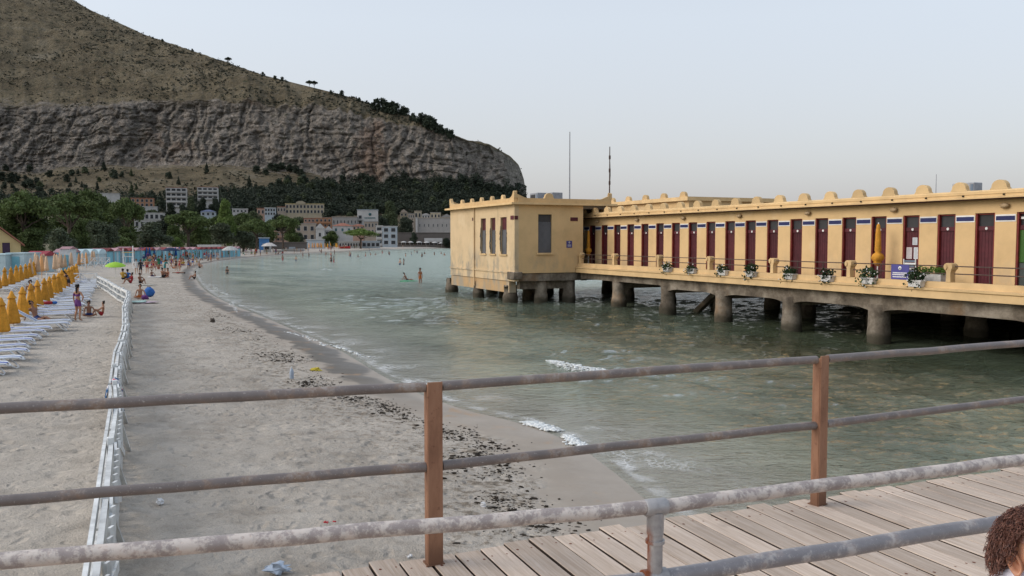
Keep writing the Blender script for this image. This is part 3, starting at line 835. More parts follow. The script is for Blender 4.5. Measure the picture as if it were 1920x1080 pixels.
# concave horned corners and rounded merlons
horn = [(0, 0), (.72, 0), (.5, .05), (.32, .13), (.2, .25), (.12, .40), (.02, .46), (-.1, .40), (-.1, 0)]
for (x, y, sx, sy) in ((XR - .05, LB + .05, -1, 1), (XL + .05, LB + .05, 1, 1), (XR - .05, 29.85, -1, -1)):
    m = PB(); m.prism(horn, lambda a, b, t_: (x + sx * a, y + t_, zp + .003 + b), -.1, .1)
    m.prism([(a + .11 if a > 0.2 else .11, b) for a, b in horn if a >= -.01], lambda a, b, t_: (x + t_, y + sy * a, zp + .004 + b), -.1, .1)
    m.put('corner_horn', M_YTRIM, pav)
for px in (866, 884, 902, 921.5, 942):
    link('merlon', MERL, pav, (lx_at(px, LB) - PR.x, LB + .07 - PR.y, zp + .002)).scale = (.68, .9, .8)
o = link('merlon', MERL, pav, (XR - .07 - PR.x, 25.2 - PR.y, zp + .002), pi / 2)
for i, (a, b) in enumerate(wins):
    m = PB(); m.bx(a + .004, b - .004, LB + .12, LB + .16, zwa + .004, zwa + (zwb - zwa) * .66); s_ = m.put('shutter', M_GREY, pav)
    m = PB(); m.bx(a + .004, b - .004, LB + .14, LB + .18, zwa + (zwb - zwa) * .66, zwb - .004); m.put('pane', M_MAR, s_)
    q = random.Random(i)
    m = PB()
    for j in range(9):
        z0 = zwa + .1 + j * .17 + q.uniform(0, .1); dx = q.uniform(-.1, .06)
        m.beam((a - .02 + dx, LB - .015, z0), (a + .03 + dx * .4, LB - .015, z0 + q.uniform(.2, .45)), .05, .02)
        m.beam((b - .03 + dx * .5, LB - .015, z0 - .1), (b + .02 - dx * .5, LB - .015, z0 + q.uniform(.1, .3)), .03, .02)
    m.put('torn_screen', plain('torn_mesh', (.16, .155, .15, 1), .8), s_)
    m = PB(); m.bx(a - .1, b + .1, LB - .08, LB - .003, zwa - .1, zwa - .002); m.put('sill', M_YTRIM, s_)
m = PB(); m.bx(XR - .16, XR - .11, fy0 + .004, fy1 - .004, fz0 + .004, fz1 - .5); s_ = m.put('shutter', M_GREY, pav)
m = PB(); m.bx(XR - .19, XR - .14, fy0 + .004, fy1 - .004, fz1 - .498, fz1 - .004); m.put('pane', M_DARK, s_)
m = PB(); m.bx(XR + .003, XR + .1, fy0 - .12, fy1 + .12, fz0 - .12, fz0 - .002); m.put('sill', M_YTRIM, s_)
xdp = lx_at(890.5, LB)
m = PB(); m.tube([(xdp, LB - .07, ZT), (xdp, LB - .07, 2.0), (xdp, LB - .06, .9)], .05, 8); m.put('drainpipe', M_YELD, pav)
for (lx, ly, w, h, f, py) in ((XR - .35, LB - .02, .5, .26, 'x', 408), (lx_at(887, LB), LB - .02, .2, .22, 'x', 411)):
    zc = z_at(py, lx, ly); m = PB(); m.bx(lx - w / 2, lx + w / 2, ly - .012, ly + .018, zc - h / 2, zc + h / 2); m.put('vent_plate', M_MAR, pav)
for (px, w) in ((967, .3), (1076, .55)):
    ly = ly_at(px, XR); zc = z_at(408 if px < 1000 else 411, XR, ly)
    m = PB(); m.bx(XR + .002, XR + .03, max(ly - w / 2, LB - .02), ly + w / 2, zc - .12, zc + .12); m.put('vent_plate', M_MAR, pav)

# ---- things on the pier (each its own)
def sign_thing(name, label, w, h, loc, rz, rows_):
    s = thing(name, label, 'sign', loc, rz)
    b = MB(); b.bx(-w / 2, w / 2, 0, .02, -h / 2, h / 2); b.build('board', M_SIGN, s)
    b = MB(); b.lathe([(0, -.001), (h * .13, -.001), (h * .13, .006), (0, .006)], 14); b.map(lambda x, y, z: (x, -.002 - z, y + h * .26)); b.build('emblem', M_WHT, s)
    b = MB(); b.lathe([(0, -.001), (h * .055, -.001), (h * .055, .004), (0, .004)], 10); b.map(lambda x, y, z: (x, -.009 - z, y + h * .26)); b.build('emblem_centre', M_SIGN, s)
    b = MB(); q = random.Random(3)
    for (zz, th, a, c) in rows_:
        x = a * w
        while x < c * w:
            l_ = q.uniform(.02, .05) * w * 1.6
            b.bx(x, min(x + l_, c * w), -.006, -.001, zz * h - th * h / 2, zz * h + th * h / 2); x += l_ + .014 * w
    b.build('lettering', M_WHT, s)
    return s
M_SIGN = plain('violet_blue_board', (.075, .07, .245, 1), .4, .08, 3, .05)
p_ = lx_at(1686.5, LO + .2); 
sign_thing('notice_board', 'wide violet-blue notice with white lines hung on the pier railing', .85, .58, L2W(p_, LO + .235, 2.95), TH, [(-.06, .07, -.40, .38), (-.18, .07, -.42, .30), (-.33, .07, -.40, .36)])
lyb = ly_at(1067, XR)
sg = sign_thing('wall_sign', 'small square blue sign with white emblem on the pavilion wall', .42, .46, L2W(XR + .03, lyb, z_at(458, XR, lyb)), TH + pi / 2, [(-.1, .08, -.3, .3), (-.26, .08, -.3, .3)])
# flower boxes on the ledge
M_PLANTER = plain('chalky_planter', (.62, .60, .57, 1), .8, .15, 6, .3, 30)
def leafmat(name, col, tr=.25, var=.35):
    t = NT(name); g = t.geo_pos()
    n_ = t.noise(g, .9, 3, .6)
    dk = tuple(c * (1 - var) for c in col[:3]) + (1,); lt = tuple(c * (1 + var) for c in col[:3]) + (1,)
    c = t.ramp(n_, [(.3, dk), (.7, lt)])
    c = t.mix(1.0, c, t.maprange(t.rand(), 0, 1, .82, 1.15), 'MULTIPLY')
    t.l(c, t.b.inputs['Base Color']); t.b.inputs['Roughness'].default_value = .7; t.b.inputs['Specular IOR Level'].default_value = .2
    tl = t.n('ShaderNodeBsdfTranslucent'); t.l(c, tl.inputs[0])
    mx = t.n('ShaderNodeMixShader'); mx.inputs[0].default_value = tr
    t.l(t.b.outputs[0], mx.inputs[1]); t.l(tl.outputs[0], mx.inputs[2]); t.l(mx.outputs[0], t.out.inputs[0])
    return t.m
M_LEAF = leafmat('geranium_leaf', (.030, .055, .022, 1))
M_LEAFB = leafmat('bright_leaf', (.09, .17, .03, 1))
def leaf_cloud(pts, size, rng, flat=0.0):
    """many small leaf blades, one quad each, at the given points"""
    n = len(pts)
    d = rng.normal(size=(n, 3)); d[:, 2] = d[:, 2] * (1 - flat) ; d /= np.linalg.norm(d, axis=1)[:, None] + 1e-9
    e = rng.normal(size=(n, 3)); e -= d * (e * d).sum(1)[:, None]; e /= np.linalg.norm(e, axis=1)[:, None] + 1e-9
    s = size * rng.uniform(.6, 1.35, (n, 1))
    a = d * s; b = e * s * .55
    V = np.stack([pts - a * .5, pts + b * .6, pts + a * .5, pts - b * .6], 1).reshape(-1, 3)
    return V, np.arange(4 * n).reshape(n, 4)
FLOWER_HEADS = []
def make_flower(seed, flowers):
    rg = np.random.RandomState(seed)
    n = 300
    p = rg.normal(size=(n, 3)); p /= np.linalg.norm(p, axis=1)[:, None]
    p *= rg.uniform(.25, 1, (n, 1)) ** .5
    lump = 1 + .35 * np.sin(p[:, :1] * 5 + seed) * np.cos(p[:, 2:] * 4 + seed)
    p = p * lump * np.array([.42, .24, .24]) + np.array([0, -.03, .36])
    dr = rg.rand(n) < .14; p[dr, 2] -= .28; p[dr, 1] -= .18; p[dr, 0] *= 1.15
    V, F = leaf_cloud(p, .115, rg)
    me = fast_mesh('plant', V, F); me.materials.append(M_LEAF)
    f = p[rg.choice(n, flowers)] * 1.03; f[:, 1] -= .05
    b = MB()
    for q in f: b.blob(q, (.03, .03, .028), 1, 5, 4, .2)
    fm_ = b.mesh('blossom'); fm_.materials.append(M_WHT)
    return me, fm_
pbm = MB(); pbm.prism([(-.27, 0), (.27, 0), (.31, .24), (-.31, .24)], lambda a, b, t_: (a, t_, b), -.13, .13)
pbm.bx(-.335, .335, -.155, .155, .2, .26); PBME = pbm.mesh('planter'); PBME.materials.append(M_PLANTER)
boxlab = ['white flower box on the pier ledge next to the second balcony post from the pavilion', 'white flower box with a low dark plant, second from the pavilion',
          'white flower box beside the fourth balcony post, plant leaning over its end', 'white flower box with a tall trailing plant, fourth from the pavilion',
          'white flower box standing just past the fifth balcony post', 'white flower box in the middle of a bay, plant spilling to one side',
          'white flower box with white blossoms beside the sixth balcony post', 'white flower box with white blossoms below the violet-blue notice']
for i, px in enumerate((1251, 1297, 1355, 1408, 1481, 1551, 1629, 1718)):
    x = lx_at(px, LO + .02)
    f = thing('flower_box', boxlab[i], 'flower box', L2W(x, LO + .06, 2.424), TH + R.uniform(-.06, .06), 'flower boxes along the pier ledge')
    pm_, fl_ = make_flower(200 + i, 10 if i < 6 else 26)
    link('planter', PBME, f); o = link('plant', pm_, f); o['kind'] = 'stuff'; o.scale = (R.uniform(.85, 1.1), 1, (.85, .7, .85, 1.1, .95, .9, 1.1, 1.1)[i]); link('blossom', fl_, f)
f = thing('planter_trough', 'large white trough with bright green plants behind the pier railing', 'planter', L2W(lx_at(1748, LO + .8), LO + .8, 2.472), TH)
m = MB(); m.bx(-.55, .55, -.2, .2, 0, .42); m.build('trough', M_PLANTER, f, bevel=.015)
rg = np.random.RandomState(5); p = rg.uniform(-1, 1, (260, 3)) * np.array([.6, .22, .13]) + np.array([0, 0, .56]); V, F = leaf_cloud(p, .11, rg)
me = fast_mesh('plant', V, F); me.materials.append(M_LEAFB); link('plant', me, f)
# deck chair
ch = thing('slatted_chair', 'blue and white slatted chair on the pier balcony behind the notice', 'chair', L2W(lx_at(1712, LO + 1.0), LO + 1.0, 2.472), TH + .2)
M_CHB = plain('faded_blue_plastic', (.16, .21, .27, 1), .5, .1)
for i in range(5):
    m = MB(); m.box((0, -.19 - i * .012, .5 + i * .1), (.46, .03, .065)); m.build('slat', M_CHB if i % 2 == 0 else M_WHT, ch)
for sx in (-.24, .24):
    m = MB(); m.beam((sx, -.16, 0), (sx, -.26, .98), .035, .035); m.build('back_post', M_WHT, ch)
    m = MB(); m.beam((sx, .2, 0), (sx, .2, .42), .035, .035); m.build('leg', M_WHT, ch)
m = MB(); m.bx(-.25, .25, -.17, .24, .4, .44); m.build('seat', M_CHB, ch)
# folded parasols by the doors
M_ORANGE = plain('orange_canvas', (.60, .275, .032, 1), .85, .18, 5, .3, 18, .10)
def thin_parasol(label, lx, ly):
    s = thing('closed_parasol', label, 'parasol', L2W(lx, ly, 2.472), TH)
    m = MB(); m.tube([(0, 0, 0), (0, 0, 2.45)], .025, 8); m.build('pole', M_WHT, s)
    m = MB(); m.lathe([(.02, 2.4), (.07, 2.34), (.10, 2.0), (.11, 1.5), (.13, 1.3), (.10, 1.22), (.2, 1.12), (.24, .98), (.19, .88), (.14, .82), (.17, .74), (.05, .66)], 12, (0, 0, 0), True, lambda a, j: 1 + .16 * sin(a * 5 + j * .8)); m.build('canopy', M_ORANGE, s)
    m = MB(); m.lathe([(.0, 0), (.26, 0), (.24, .07), (.04, .1), (.03, .2)], 12); m.build('foot', M_PLANTER, s)
thin_parasol('closed orange parasol with bunched canopy in front of a maroon cabin door', lx_at(1645.5, LW - .7), LW - .7)
thin_parasol('closed orange parasol in the dim corner beside the pavilion', lx_at(1103, LW - .45), LW - .45)
# paper notices on door 16
for i, (dx, z0, w, h) in enumerate(((.1, 1.55, .24, .30), (-.17, .98, .27, .47), (.18, .98, .25, .47))):
    m = MB(); m.bx(-w / 2, w / 2, 0, .004, 0, h)
    o = m.build('paper_notice', plain('notice_paper', (.62, .64, .66, 1) if i != 1 else (.64, .56, .55, 1), .8, .05), None, L2W(door_x(16) + dx, LW + .125, ZW0 + z0), TH)
    tag(o, ('small white paper notice, topmost on the maroon cabin door', 'pinkish printed paper taped to the maroon cabin door', 'pale blue printed paper taped to the maroon cabin door')[i], 'notice', 'papers taped to the cabin door')
    b = MB(); q = random.Random(i)
    for r_ in range(int(h / .035) - 1):
        b.bx(-w * .4, w * q.uniform(.1, .4), -.003, -.0005, h - .045 - r_ * .035, h - .033 - r_ * .035)
    b.build('print', M_STEEL, o)
# masts and rooftop gear
def mast(label, base, top, r, extras):
    s = thing('mast', label, 'mast', base)
    h = top - base.z
    m = MB(); m.tube([(0, 0, 0), (0, 0, h)], [r, r * .6], 8); m.build('pole', M_STEEL if not extras else M_RAILD, s)
    for z in extras:
        m = MB(); m.bx(-.07, .07, -.05, .05, h * z, h * z + .28); m.build('clamp', M_RAILD, s)
    if extras:
        m = MB(); m.tube([(0, 0, h * .25), (.06, .02, h * .5), (.03, .03, h * .72)], .02, 5); m.build('cable', M_RAILD, s)
x, y = -52.0, 26.6
w_ = L2W(lx_at(1067.5, 27.6), 27.6, 6.53); mast('thin pale mast on the pavilion roof', w_, zpx(247, w_.y), .05, [])
w_ = L2W(lx_at(1142, 33.6), 33.6, 7.0); mast('dark aerial mast with clamps rising behind the pavilion', w_, zpx(275, w_.y), .055, [.33, .55, .78])
w_ = L2W(lx_at(1751, 31), 31, ZC + .12); mast('short thin rod on the roof of the cabin row', w_, zpx(327, w_.y), .02, [])
def ac_unit(label, px, ly, z, w, h, dpt_):
    s = thing('rooftop_unit', label, 'roof unit', L2W(lx_at(px, ly), ly, z), TH)
    m = MB(); m.bx(-w / 2, w / 2, -dpt_ / 2, dpt_ / 2, 0, h); m.build('casing', M_STEEL, s, bevel=.02)
    m = MB(); m.bx(-w * .38, w * .2, -dpt_ / 2 - .03, -dpt_ / 2 - .001, h * .12, h * .88); m.build('grille', M_DARK, s)
    m = MB(); m.bx(w * .36, w * .47, -dpt_ / 2 - .02, -dpt_ / 2 - .001, h * .1, h * .9); m.build('panel', M_CHB, s)
ac_unit('grey air conditioning unit on the cabin row roof', 1809, 31.0, ZC + .12, 1.0, .66, .5)
ac_unit('grey water tank beside another on the pavilion roof, the broader one', 1011, 27.0, ZT + .03, 1.3, 1.05, .9)
ac_unit('smaller grey box at the edge of the pavilion roof', 1039, 27.2, ZT + .03, 1.0, .98, .8)
w_ = L2W(lx_at(1092, LW - .25), LW - .25, 0)
m = MB(); m.bx(-.18, .18, 0, .04, -.22, .22); tag(m.build('wall_box', M_STEEL, None, L2W(lx_at(1092, LW - .06), LW - .06, 4.95), TH), 'small grey meter box high on the wall beside the pavilion', 'meter box')
# ------------------------------------------------------------------ boardwalk with its two railings
ZDK = 2.45
Q1 = gz(817, 1060, ZDK); Q2 = gz(1541, 948, ZDK)
E = (Q2 - Q1).normalized()                       # along the walkway edge
DA = atan2(E.y, E.x)
NB_ = Vector((-E.y, E.x, 0))                     # outward, away from us
def D2W(b, c, z=0.0): return Vector((Q1.x + E.x * b + NB_.x * c, Q1.y + E.y * b + NB_.y * c, z))
def deckwood():
    t = NT('weathered_deck_wood'); P = t.co(); r = t.rand()
    off = t.n('ShaderNodeVectorMath', operation='ADD'); t.l(P, off.inputs[0])
    cmb = t.n('ShaderNodeCombineXYZ'); t.l(t.math('MULTIPLY', r, 37.0), cmb.inputs[0]); t.l(t.math('MULTIPLY', r, 91.0), cmb.inputs[1]); t.l(cmb.outputs[0], off.inputs[1])
    V = off.outputs[0]
    g1 = t.noise(t.scaled(V, (22, .9, 8)), 2.2, 6, .65, .6); g2 = t.noise(t.scaled(V, (60, 1.6, 20)), 3.0, 4, .7)
    c = t.ramp(g1, [(.26, (.38, .29, .22, 1)), (.46, (.50, .40, .318, 1)), (.6, (.57, .468, .385, 1)), (.78, (.64, .54, .46, 1))])
    c = t.mix(1.0, c, t.ramp(g2, [(.25, .80), (.45, .99), (.7, 1.04)]), 'MULTIPLY')
    c = t.mix(1.0, c, t.maprange(r, 0, 1, .80, 1.12), 'MULTIPLY')
    st = t.maprange(t.noise(V, 1.7, 5, .65), .57, .68)
    c = t.mix(t.math('MULTIPLY', st, .35), c, (.27, .21, .17, 1))
    sp_ = t.maprange(t.noise(V, 34, 3, .6), .70, .74); c = t.mix(t.math('MULTIPLY', sp_, .6), c, (.14, .07, .04, 1))
    return t.fin(c, .85, t.bump(t.math('ADD', g1, t.math('MULTIPLY', g2, .6)), .45, .006), None, .2)
M_DECK = deckwood()
M_EDGE = plain('shaded_gap_side', (.055, .038, .028, 1), .95, .3, 8)  # shade of the gaps between boards, put into the colour of the plank sides
M_RUST = plain('rust_spot', (.19, .06, .03, 1), .9, .3, 20, .2)
bw = tag(empty('boardwalk', D2W(0, 0, ZDK), DA), kind='structure')
PW, GAP, LEN = .158, .013, 8.4
planks = []
for v in range(5):
    q = random.Random(v); m = MB()
    m.bx(-(PW - GAP) / 2, (PW - GAP) / 2, -LEN, 0, -.045, 0)
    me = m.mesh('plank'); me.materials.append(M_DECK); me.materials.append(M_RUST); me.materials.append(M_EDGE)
    bm = bmesh.new(); bm.from_mesh(me)
    bmesh.ops.bevel(bm, geom=[e for e in bm.edges], offset=.004, segments=1, affect='EDGES')
    bm.normal_update()
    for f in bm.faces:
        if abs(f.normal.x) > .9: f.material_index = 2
    for yy in (-.13, -1.25, -2.4, -3.55):
        for xx in (-.045, .045):
            r_ = q.uniform(.005, .009); cx = xx + q.uniform(-.01, .01); cy = yy + q.uniform(-.02, .02)
            vs = [bm.verts.new((cx + r_ * cos(a), cy + r_ * sin(a) * 1.3, .0012)) for a in (0, 1.05, 2.1, 3.14, 4.19, 5.24)]
            f = bm.faces.new(vs); f.material_index = 1
    bm.to_mesh(me); bm.free(); planks.append(me)
bpos = -4.2; k = 0
while bpos < 8.4:
    o = link('plank', planks[k % 5], bw, (bpos + R.uniform(-.002, .002), .16 + R.uniform(-.035, .035), R.uniform(-.004, .003)), R.uniform(-.0022, .0022))
    o.rotation_euler.y = R.uniform(-.006, .006)
    bpos += PW; k += 1
for yy in (-.13, -1.25, -2.4, -3.55, -5.0):
    m = MB(); m.bx(-4.2, 8.3, yy - .05, yy + .05, -.22, -.041); m.build('joist', M_CONC, bw)
for xx in (-3.0, -.4, 2.3, 4.9, 7.6):
    for yy in (-.13, -3.55):
        m = MB(); m.bx(xx - .08, xx + .08, yy - .08, yy + .08, -3.2, -.225); m.build('support_post', M_CONC, bw)

def rustpipe(name, base, flake, fl_amt, rust, sc=14):
    t = NT(name); P = t.co()
    n1 = t.noise(P, sc, 6, .68, .3); n2 = t.noise(P, sc * .35, 4, .6); n3 = t.noise(P, sc * 5, 3, .7)
    c = t.ramp(n2, [(.3, tuple(v * .72 for v in base[:3]) + (1,)), (.7, base)])
    c = t.mix(t.maprange(n2, .50, .66), c, rust)
    n4 = t.noise(P, sc * 2.2, 5, .75)
    fk = t.maprange(t.math('ADD', t.math('MULTIPLY', t.math('ADD', n1, n4), .5), t.math('MULTIPLY', t.math('SUBTRACT', n2, .5), .7)), .56 - fl_amt, .70 - fl_amt)
    c = t.mix(t.math('MULTIPLY', fk, .82), c, t.mix(n3, tuple(v * .85 for v in flake[:3]) + (1,), flake))
    c = t.mix(t.math('MULTIPLY', t.maprange(n3, .63, .7), .6), c, (.60, .57, .52, 1))
    h = t.math('ADD', t.math('MULTIPLY', fk, .5), t.math('MULTIPLY', n3, .35))
    return t.fin(c, t.maprange(fk, 0, 1, .42, .62), t.bump(h, .5, .003), .15, .45)
M_PIPE = rustpipe('peeling_galvanised_pipe', (.42, .355, .33, 1), (.70, .63, .565, 1), .13, (.50, .37, .31, 1), 44)
M_PIPE2 = rustpipe('peeling_lower_pipe', (.30, .285, .295, 1), (.55, .52, .50, 1), .05, (.36, .30, .275, 1), 30)
M_BPIPE = rustpipe('dull_bronze_pipe', (.22, .185, .17, 1), (.36, .32, .29, 1), .03, (.245, .175, .13, 1), 22)
def rustpost():
    t = NT('rust_brown_post'); P = t.co()
    c = t.ramp(t.noise(t.scaled(P, (1, 1, .25)), 9, 6, .65), [(.3, (.18, .085, .05, 1)), (.5, (.30, .155, .092, 1)), (.7, (.36, .20, .125, 1))])
    c = t.mix(t.math('MULTIPLY', t.maprange(t.noise(P, 28, 4, .7), .6, .68), .5), c, (.13, .05, .03, 1))
    c = t.mix(t.maprange(t.sep(P)[2], .16, .03), c, (.17, .085, .05, 1))
    return t.fin(c, .7, t.bump(t.noise(P, 40, 4, .7), .3, .003), None, .3)
M_POST = rustpost()
rail1 = thing('post_railing', 'low railing of brown posts and two dull pipes along the edge above the sand', 'railing', D2W(0, 0, ZDK), 0)
O1 = D2W(0, 0, ZDK)
def unit(deg): return Vector((sin(radians(deg)), cos(radians(deg)), 0))
A0 = Q1 - unit(72.6) * 2.62; A00 = A0 - unit(75.5) * 2.62
C0 = Q2 + unit(64.6) * 2.70; C00 = C0 + unit(62) * 2.7
pts1 = [Vector((p.x, p.y, ZDK)) for p in (A00, A0, Q1, Q2, C0, C00)]
for i, p in enumerate(pts1):
    d = (pts1[min(i + 1, 5)] - pts1[max(i - 1, 0)]); rz = atan2(d.y, d.x)
    m = MB(); m.bx(-.042, .042, -.004, .004, 0, .995); m.bx(-.042, -.034, .0045, .062, 0, .98); m.bx(.0345, .042, .0045, .062, 0, .98)
    m.bx(-.0335, .0335, .056, .062, 0, .95)
    o = m.build('post', M_POST, rail1, p - O1, rz + (.18 if i == 3 else .04), bevel=.003)
    m = MB(); m.bx(-.05, .05, -.008, .075, .001, .008); m.build('foot_plate', M_POST, o)
for a, b in zip(pts1[:-1], pts1[1:]):
    d = (b - a).normalized(); n = Vector((-d.y, d.x, 0)) * .03
    for z, r in ((.967, .0265), (.535, .0265)):
        q = random.Random(int(z * 100) + int(a.x * 10)); pa = a + d * .05 + n - O1; pb = b - d * .045 + n - O1; pp = []
        for s in range(9):
            v = pa.lerp(pb, s / 8); v.z += z - .0 + q.uniform(-.003, .003) ; pp.append(v)
        m = MB(); m.tube(pp, r, 12); m.build('pipe', M_BPIPE, rail1)
# galvanised pipe railing close to us
rail2 = thing('pipe_railing', 'round galvanised pipe railing with peeling pale paint and a tee joint', 'railing', (.456, 2.67, ZDK))
B0 = Vector((.456, 2.67, 0)); BR = B0 + unit(69.0) * 2.35; BL = B0 - unit(75.7) * 2.35; BRR = BR + unit(66) * 1.5
zu, zl = 3.352 - ZDK, 3.118 - ZDK
def seg_pipe(a, b, z, r, name, mat_, jit=.003, n=14):
    q = random.Random(int(z * 1000) + n); pp = []
    for s in range(14):
        v = a.lerp(b, s / 13) - B0; v.z = z + q.uniform(-jit, jit); pp.append(v)
    m = MB(); m.tube(pp, r, 18); return m.build(name, mat_, rail2)
seg_pipe(BL, B0 - unit(75.7) * .03, zu, .0228, 'upper_pipe', M_PIPE); seg_pipe(B0 + unit(69) * .03, BR, zu, .0228, 'upper_pipe', M_PIPE); seg_pipe(BR, BRR, zu, .0228, 'upper_pipe', M_PIPE)
seg_pipe(BL, B0 - unit(75.7) * .03, zl, .0275, 'lower_pipe', M_PIPE2); seg_pipe(B0 + unit(69) * .03, BR, zl, .0275, 'lower_pipe', M_PIPE2); seg_pipe(BR, BRR, zl, .0275, 'lower_pipe', M_PIPE2)
def galv():
    t = NT('galvanised_with_rust_run'); P = t.co()
    c = t.ramp(t.noise(P, 20, 5, .6), [(.3, (.26, .25, .25, 1)), (.6, (.40, .385, .38, 1)), (.8, (.52, .50, .48, 1))])
    xx = t.math('ADD', t.sep(P)[0], t.math('MULTIPLY', t.math('SUBTRACT', t.noise(t.scaled(P, (1, 1, .35)), 30, 4, .7), .5), .03))
    c = t.mix(t.math('MULTIPLY', t.maprange(xx, -.010, -.024), t.maprange(t.sep(P)[2], .86, .8)), c, (.24, .07, .025, 1))
    return t.fin(c, .4, t.bump(t.noise(P, 60, 3, .6), .25, .003), .3, .5)
M_GALV = galv()
for p in (B0, BR, BL):
    v = p - B0
    m = MB(); m.tube([(0, 0, 0), (0, 0, zu - .03)], .0245, 16); o = m.build('post', M_GALV, rail2, v)
    m = MB(); m.tube([(0, 0, zu - .085), (0, 0, zu - .015)], .0275, 16)
    d = unit(72); m.tube([tuple(d * -.038 + Vector((0, 0, zu))), tuple(d * -.033 + Vector((0, 0, zu))), tuple(d * .033 + Vector((0, 0, zu))), tuple(d * .038 + Vector((0, 0, zu)))], [.0245, .028, .028, .0245], 18)
    m.tube([(0, 0, zu - .115), (0, 0, zu - .105)], .031, 16)
    m.build('tee_joint', M_GALV, o, (0, 0, 0), bevel=.002)
    m = MB(); d = unit(72); m.tube([tuple(d * -.04 + Vector((0, 0, zl))), tuple(d * .04 + Vector((0, 0, zl)))], .034, 16); m.build('lower_joint', M_GALV, o)
    m = MB(); m.lathe([(0, 0), (.07, 0), (.07, .008), (.03, .012)], 16, (0, 0, .002)); m.build('flange', M_GALV, o)
# ------------------------------------------------------------------ white braced fence on the sand
M_FENCE = plain('chipped_white_wood', (.66, .67, .655, 1), .8, .22, 3.5, .4, 30, .06)
fence = thing('beach_fence', 'white wooden fence with crossed braces running down the beach towards the boardwalk', 'fence', (-4.8, 9.66, gh(-4.8, 9.66)))
FO = Vector(fence.location)
fp = []
p = Vector((-3.55, 7.0)); d = Vector((-.4035, .915))
for i in range(18): fp.append(p.copy()); p = p + d * (2.72)
d2 = Vector((-.50, .866)); p = fp[-1].copy()
for i in range(8): p = p + d2 * 2.7; fp.append(p.copy())
FP = []
for i, q in enumerate(fp):
    FP.append(Vector((q.x + R.uniform(-.03, .03) + .05 * sin(i * .9), q.y, gh(q.x, q.y) - .04)))
for i, q in enumerate(FP):
    h = .97 + R.uniform(-.03, .06)
    m = MB(); m.box((0, 0, h / 2), (.095, .095, h))
    dn_ = Vector((.915, .4035, 0)); da_ = Vector((-.4035, .915, 0))
    for e_s in (.6,):
        ms = MB(); ms.beam(dn_ * .05 + Vector((0, 0, .78)), dn_ * .2 + da_ * e_s + Vector((0, 0, .02)), .065, .03); ms.build('strut', M_FENCE, fence, q - FO)
    o = m.build('post', M_FENCE, fence, q - FO, .41 + R.uniform(-.08, .08), bevel=.008); o.rotation_euler.x = R.uniform(-.02, .02); o.rotation_euler.y = R.uniform(-.03, .02)
for i, (a, b) in enumerate(zip(FP[:-1], FP[1:])):
    a = a - FO; b = b - FO; dd = (b - a).normalized(); s = Vector((dd.y, -dd.x, 0)) * .075
    def rl(z0, z1, off, w, h, nm):
        m = MB(); m.beam(a + dd * .03 + s * off + Vector((0, 0, z0)), b - dd * .03 + s * off + Vector((0, 0, z1)), w, h); m.build(nm, M_FENCE, fence)
    j = R.uniform(-.03, .03)
    rl(.88 + j, .88 - j, -1, .045, .13, 'rail'); rl(.18, .16 + j, -1, .04, .12, 'rail'); rl(.53, .53 + j, -1, .04, .10, 'rail')
    rl(.92, .9, .2, .06, .05, 'rail')
    rl(.14, .90, 1, .035, .11, 'brace'); rl(.90, .14, 1.6, .035, .11, 'brace')
    for w_ in (.12, .25, .38, .5, .62, .75, .88):
        c_ = a.lerp(b, w_); m = MB(); m.beam(c_ + s + Vector((0, 0, .02)), c_ + s * 1.3 + Vector((0, 0, .92)), .09, .03); m.build('upright', M_FENCE, fence)
# cross fences closing the walkway further off
def cross_fence(label, pa, pb, n, h):
    f = thing('gate_fence', label, 'fence', pa)
    for i in range(n + 1):
        q = pa.lerp(pb, i / n); m = MB(); m.box((0, 0, h / 2), (.09, .09, h)); m.build('post', M_FENCE, f, q - pa)
    for i in range(n):
        a = pa.lerp(pb, i / n) - pa; b = pa.lerp(pb, (i + 1) / n) - pa
        for z in (h - .06, h * .62): m = MB(); m.beam(a + Vector((0, 0, z)), b + Vector((0, 0, z)), .05, .09); m.build('rail', M_FENCE, f)
        m = MB(); m.beam(a + Vector((0, .03, .1)), b + Vector((0, .03, h - .1)), .04, .08); m.build('brace', M_FENCE, f)
        m = MB(); m.beam(a + Vector((0, .07, h - .1)), b + Vector((0, .07, .1)), .04, .08); m.build('brace', M_FENCE, f)
e_ = FP[-1]
cross_fence('white cross-braced gate closing the sandy lane at the far end of the long fence', Vector((e_.x - 4.1, e_.y, e_.z)), Vector((e_.x - .12, e_.y, e_.z)), 3, 1.2)
pa, pb = gp(96, 505), gp(160, 505)
cross_fence('white cross-braced fence behind the farthest orange parasols', pa, pb, 3, 1.4)
pa, pb = gp(162, 503), gp(206, 502)
cross_fence('white cross-braced fence just beyond the gate of the sandy lane', pa, pb, 3, 1.4)

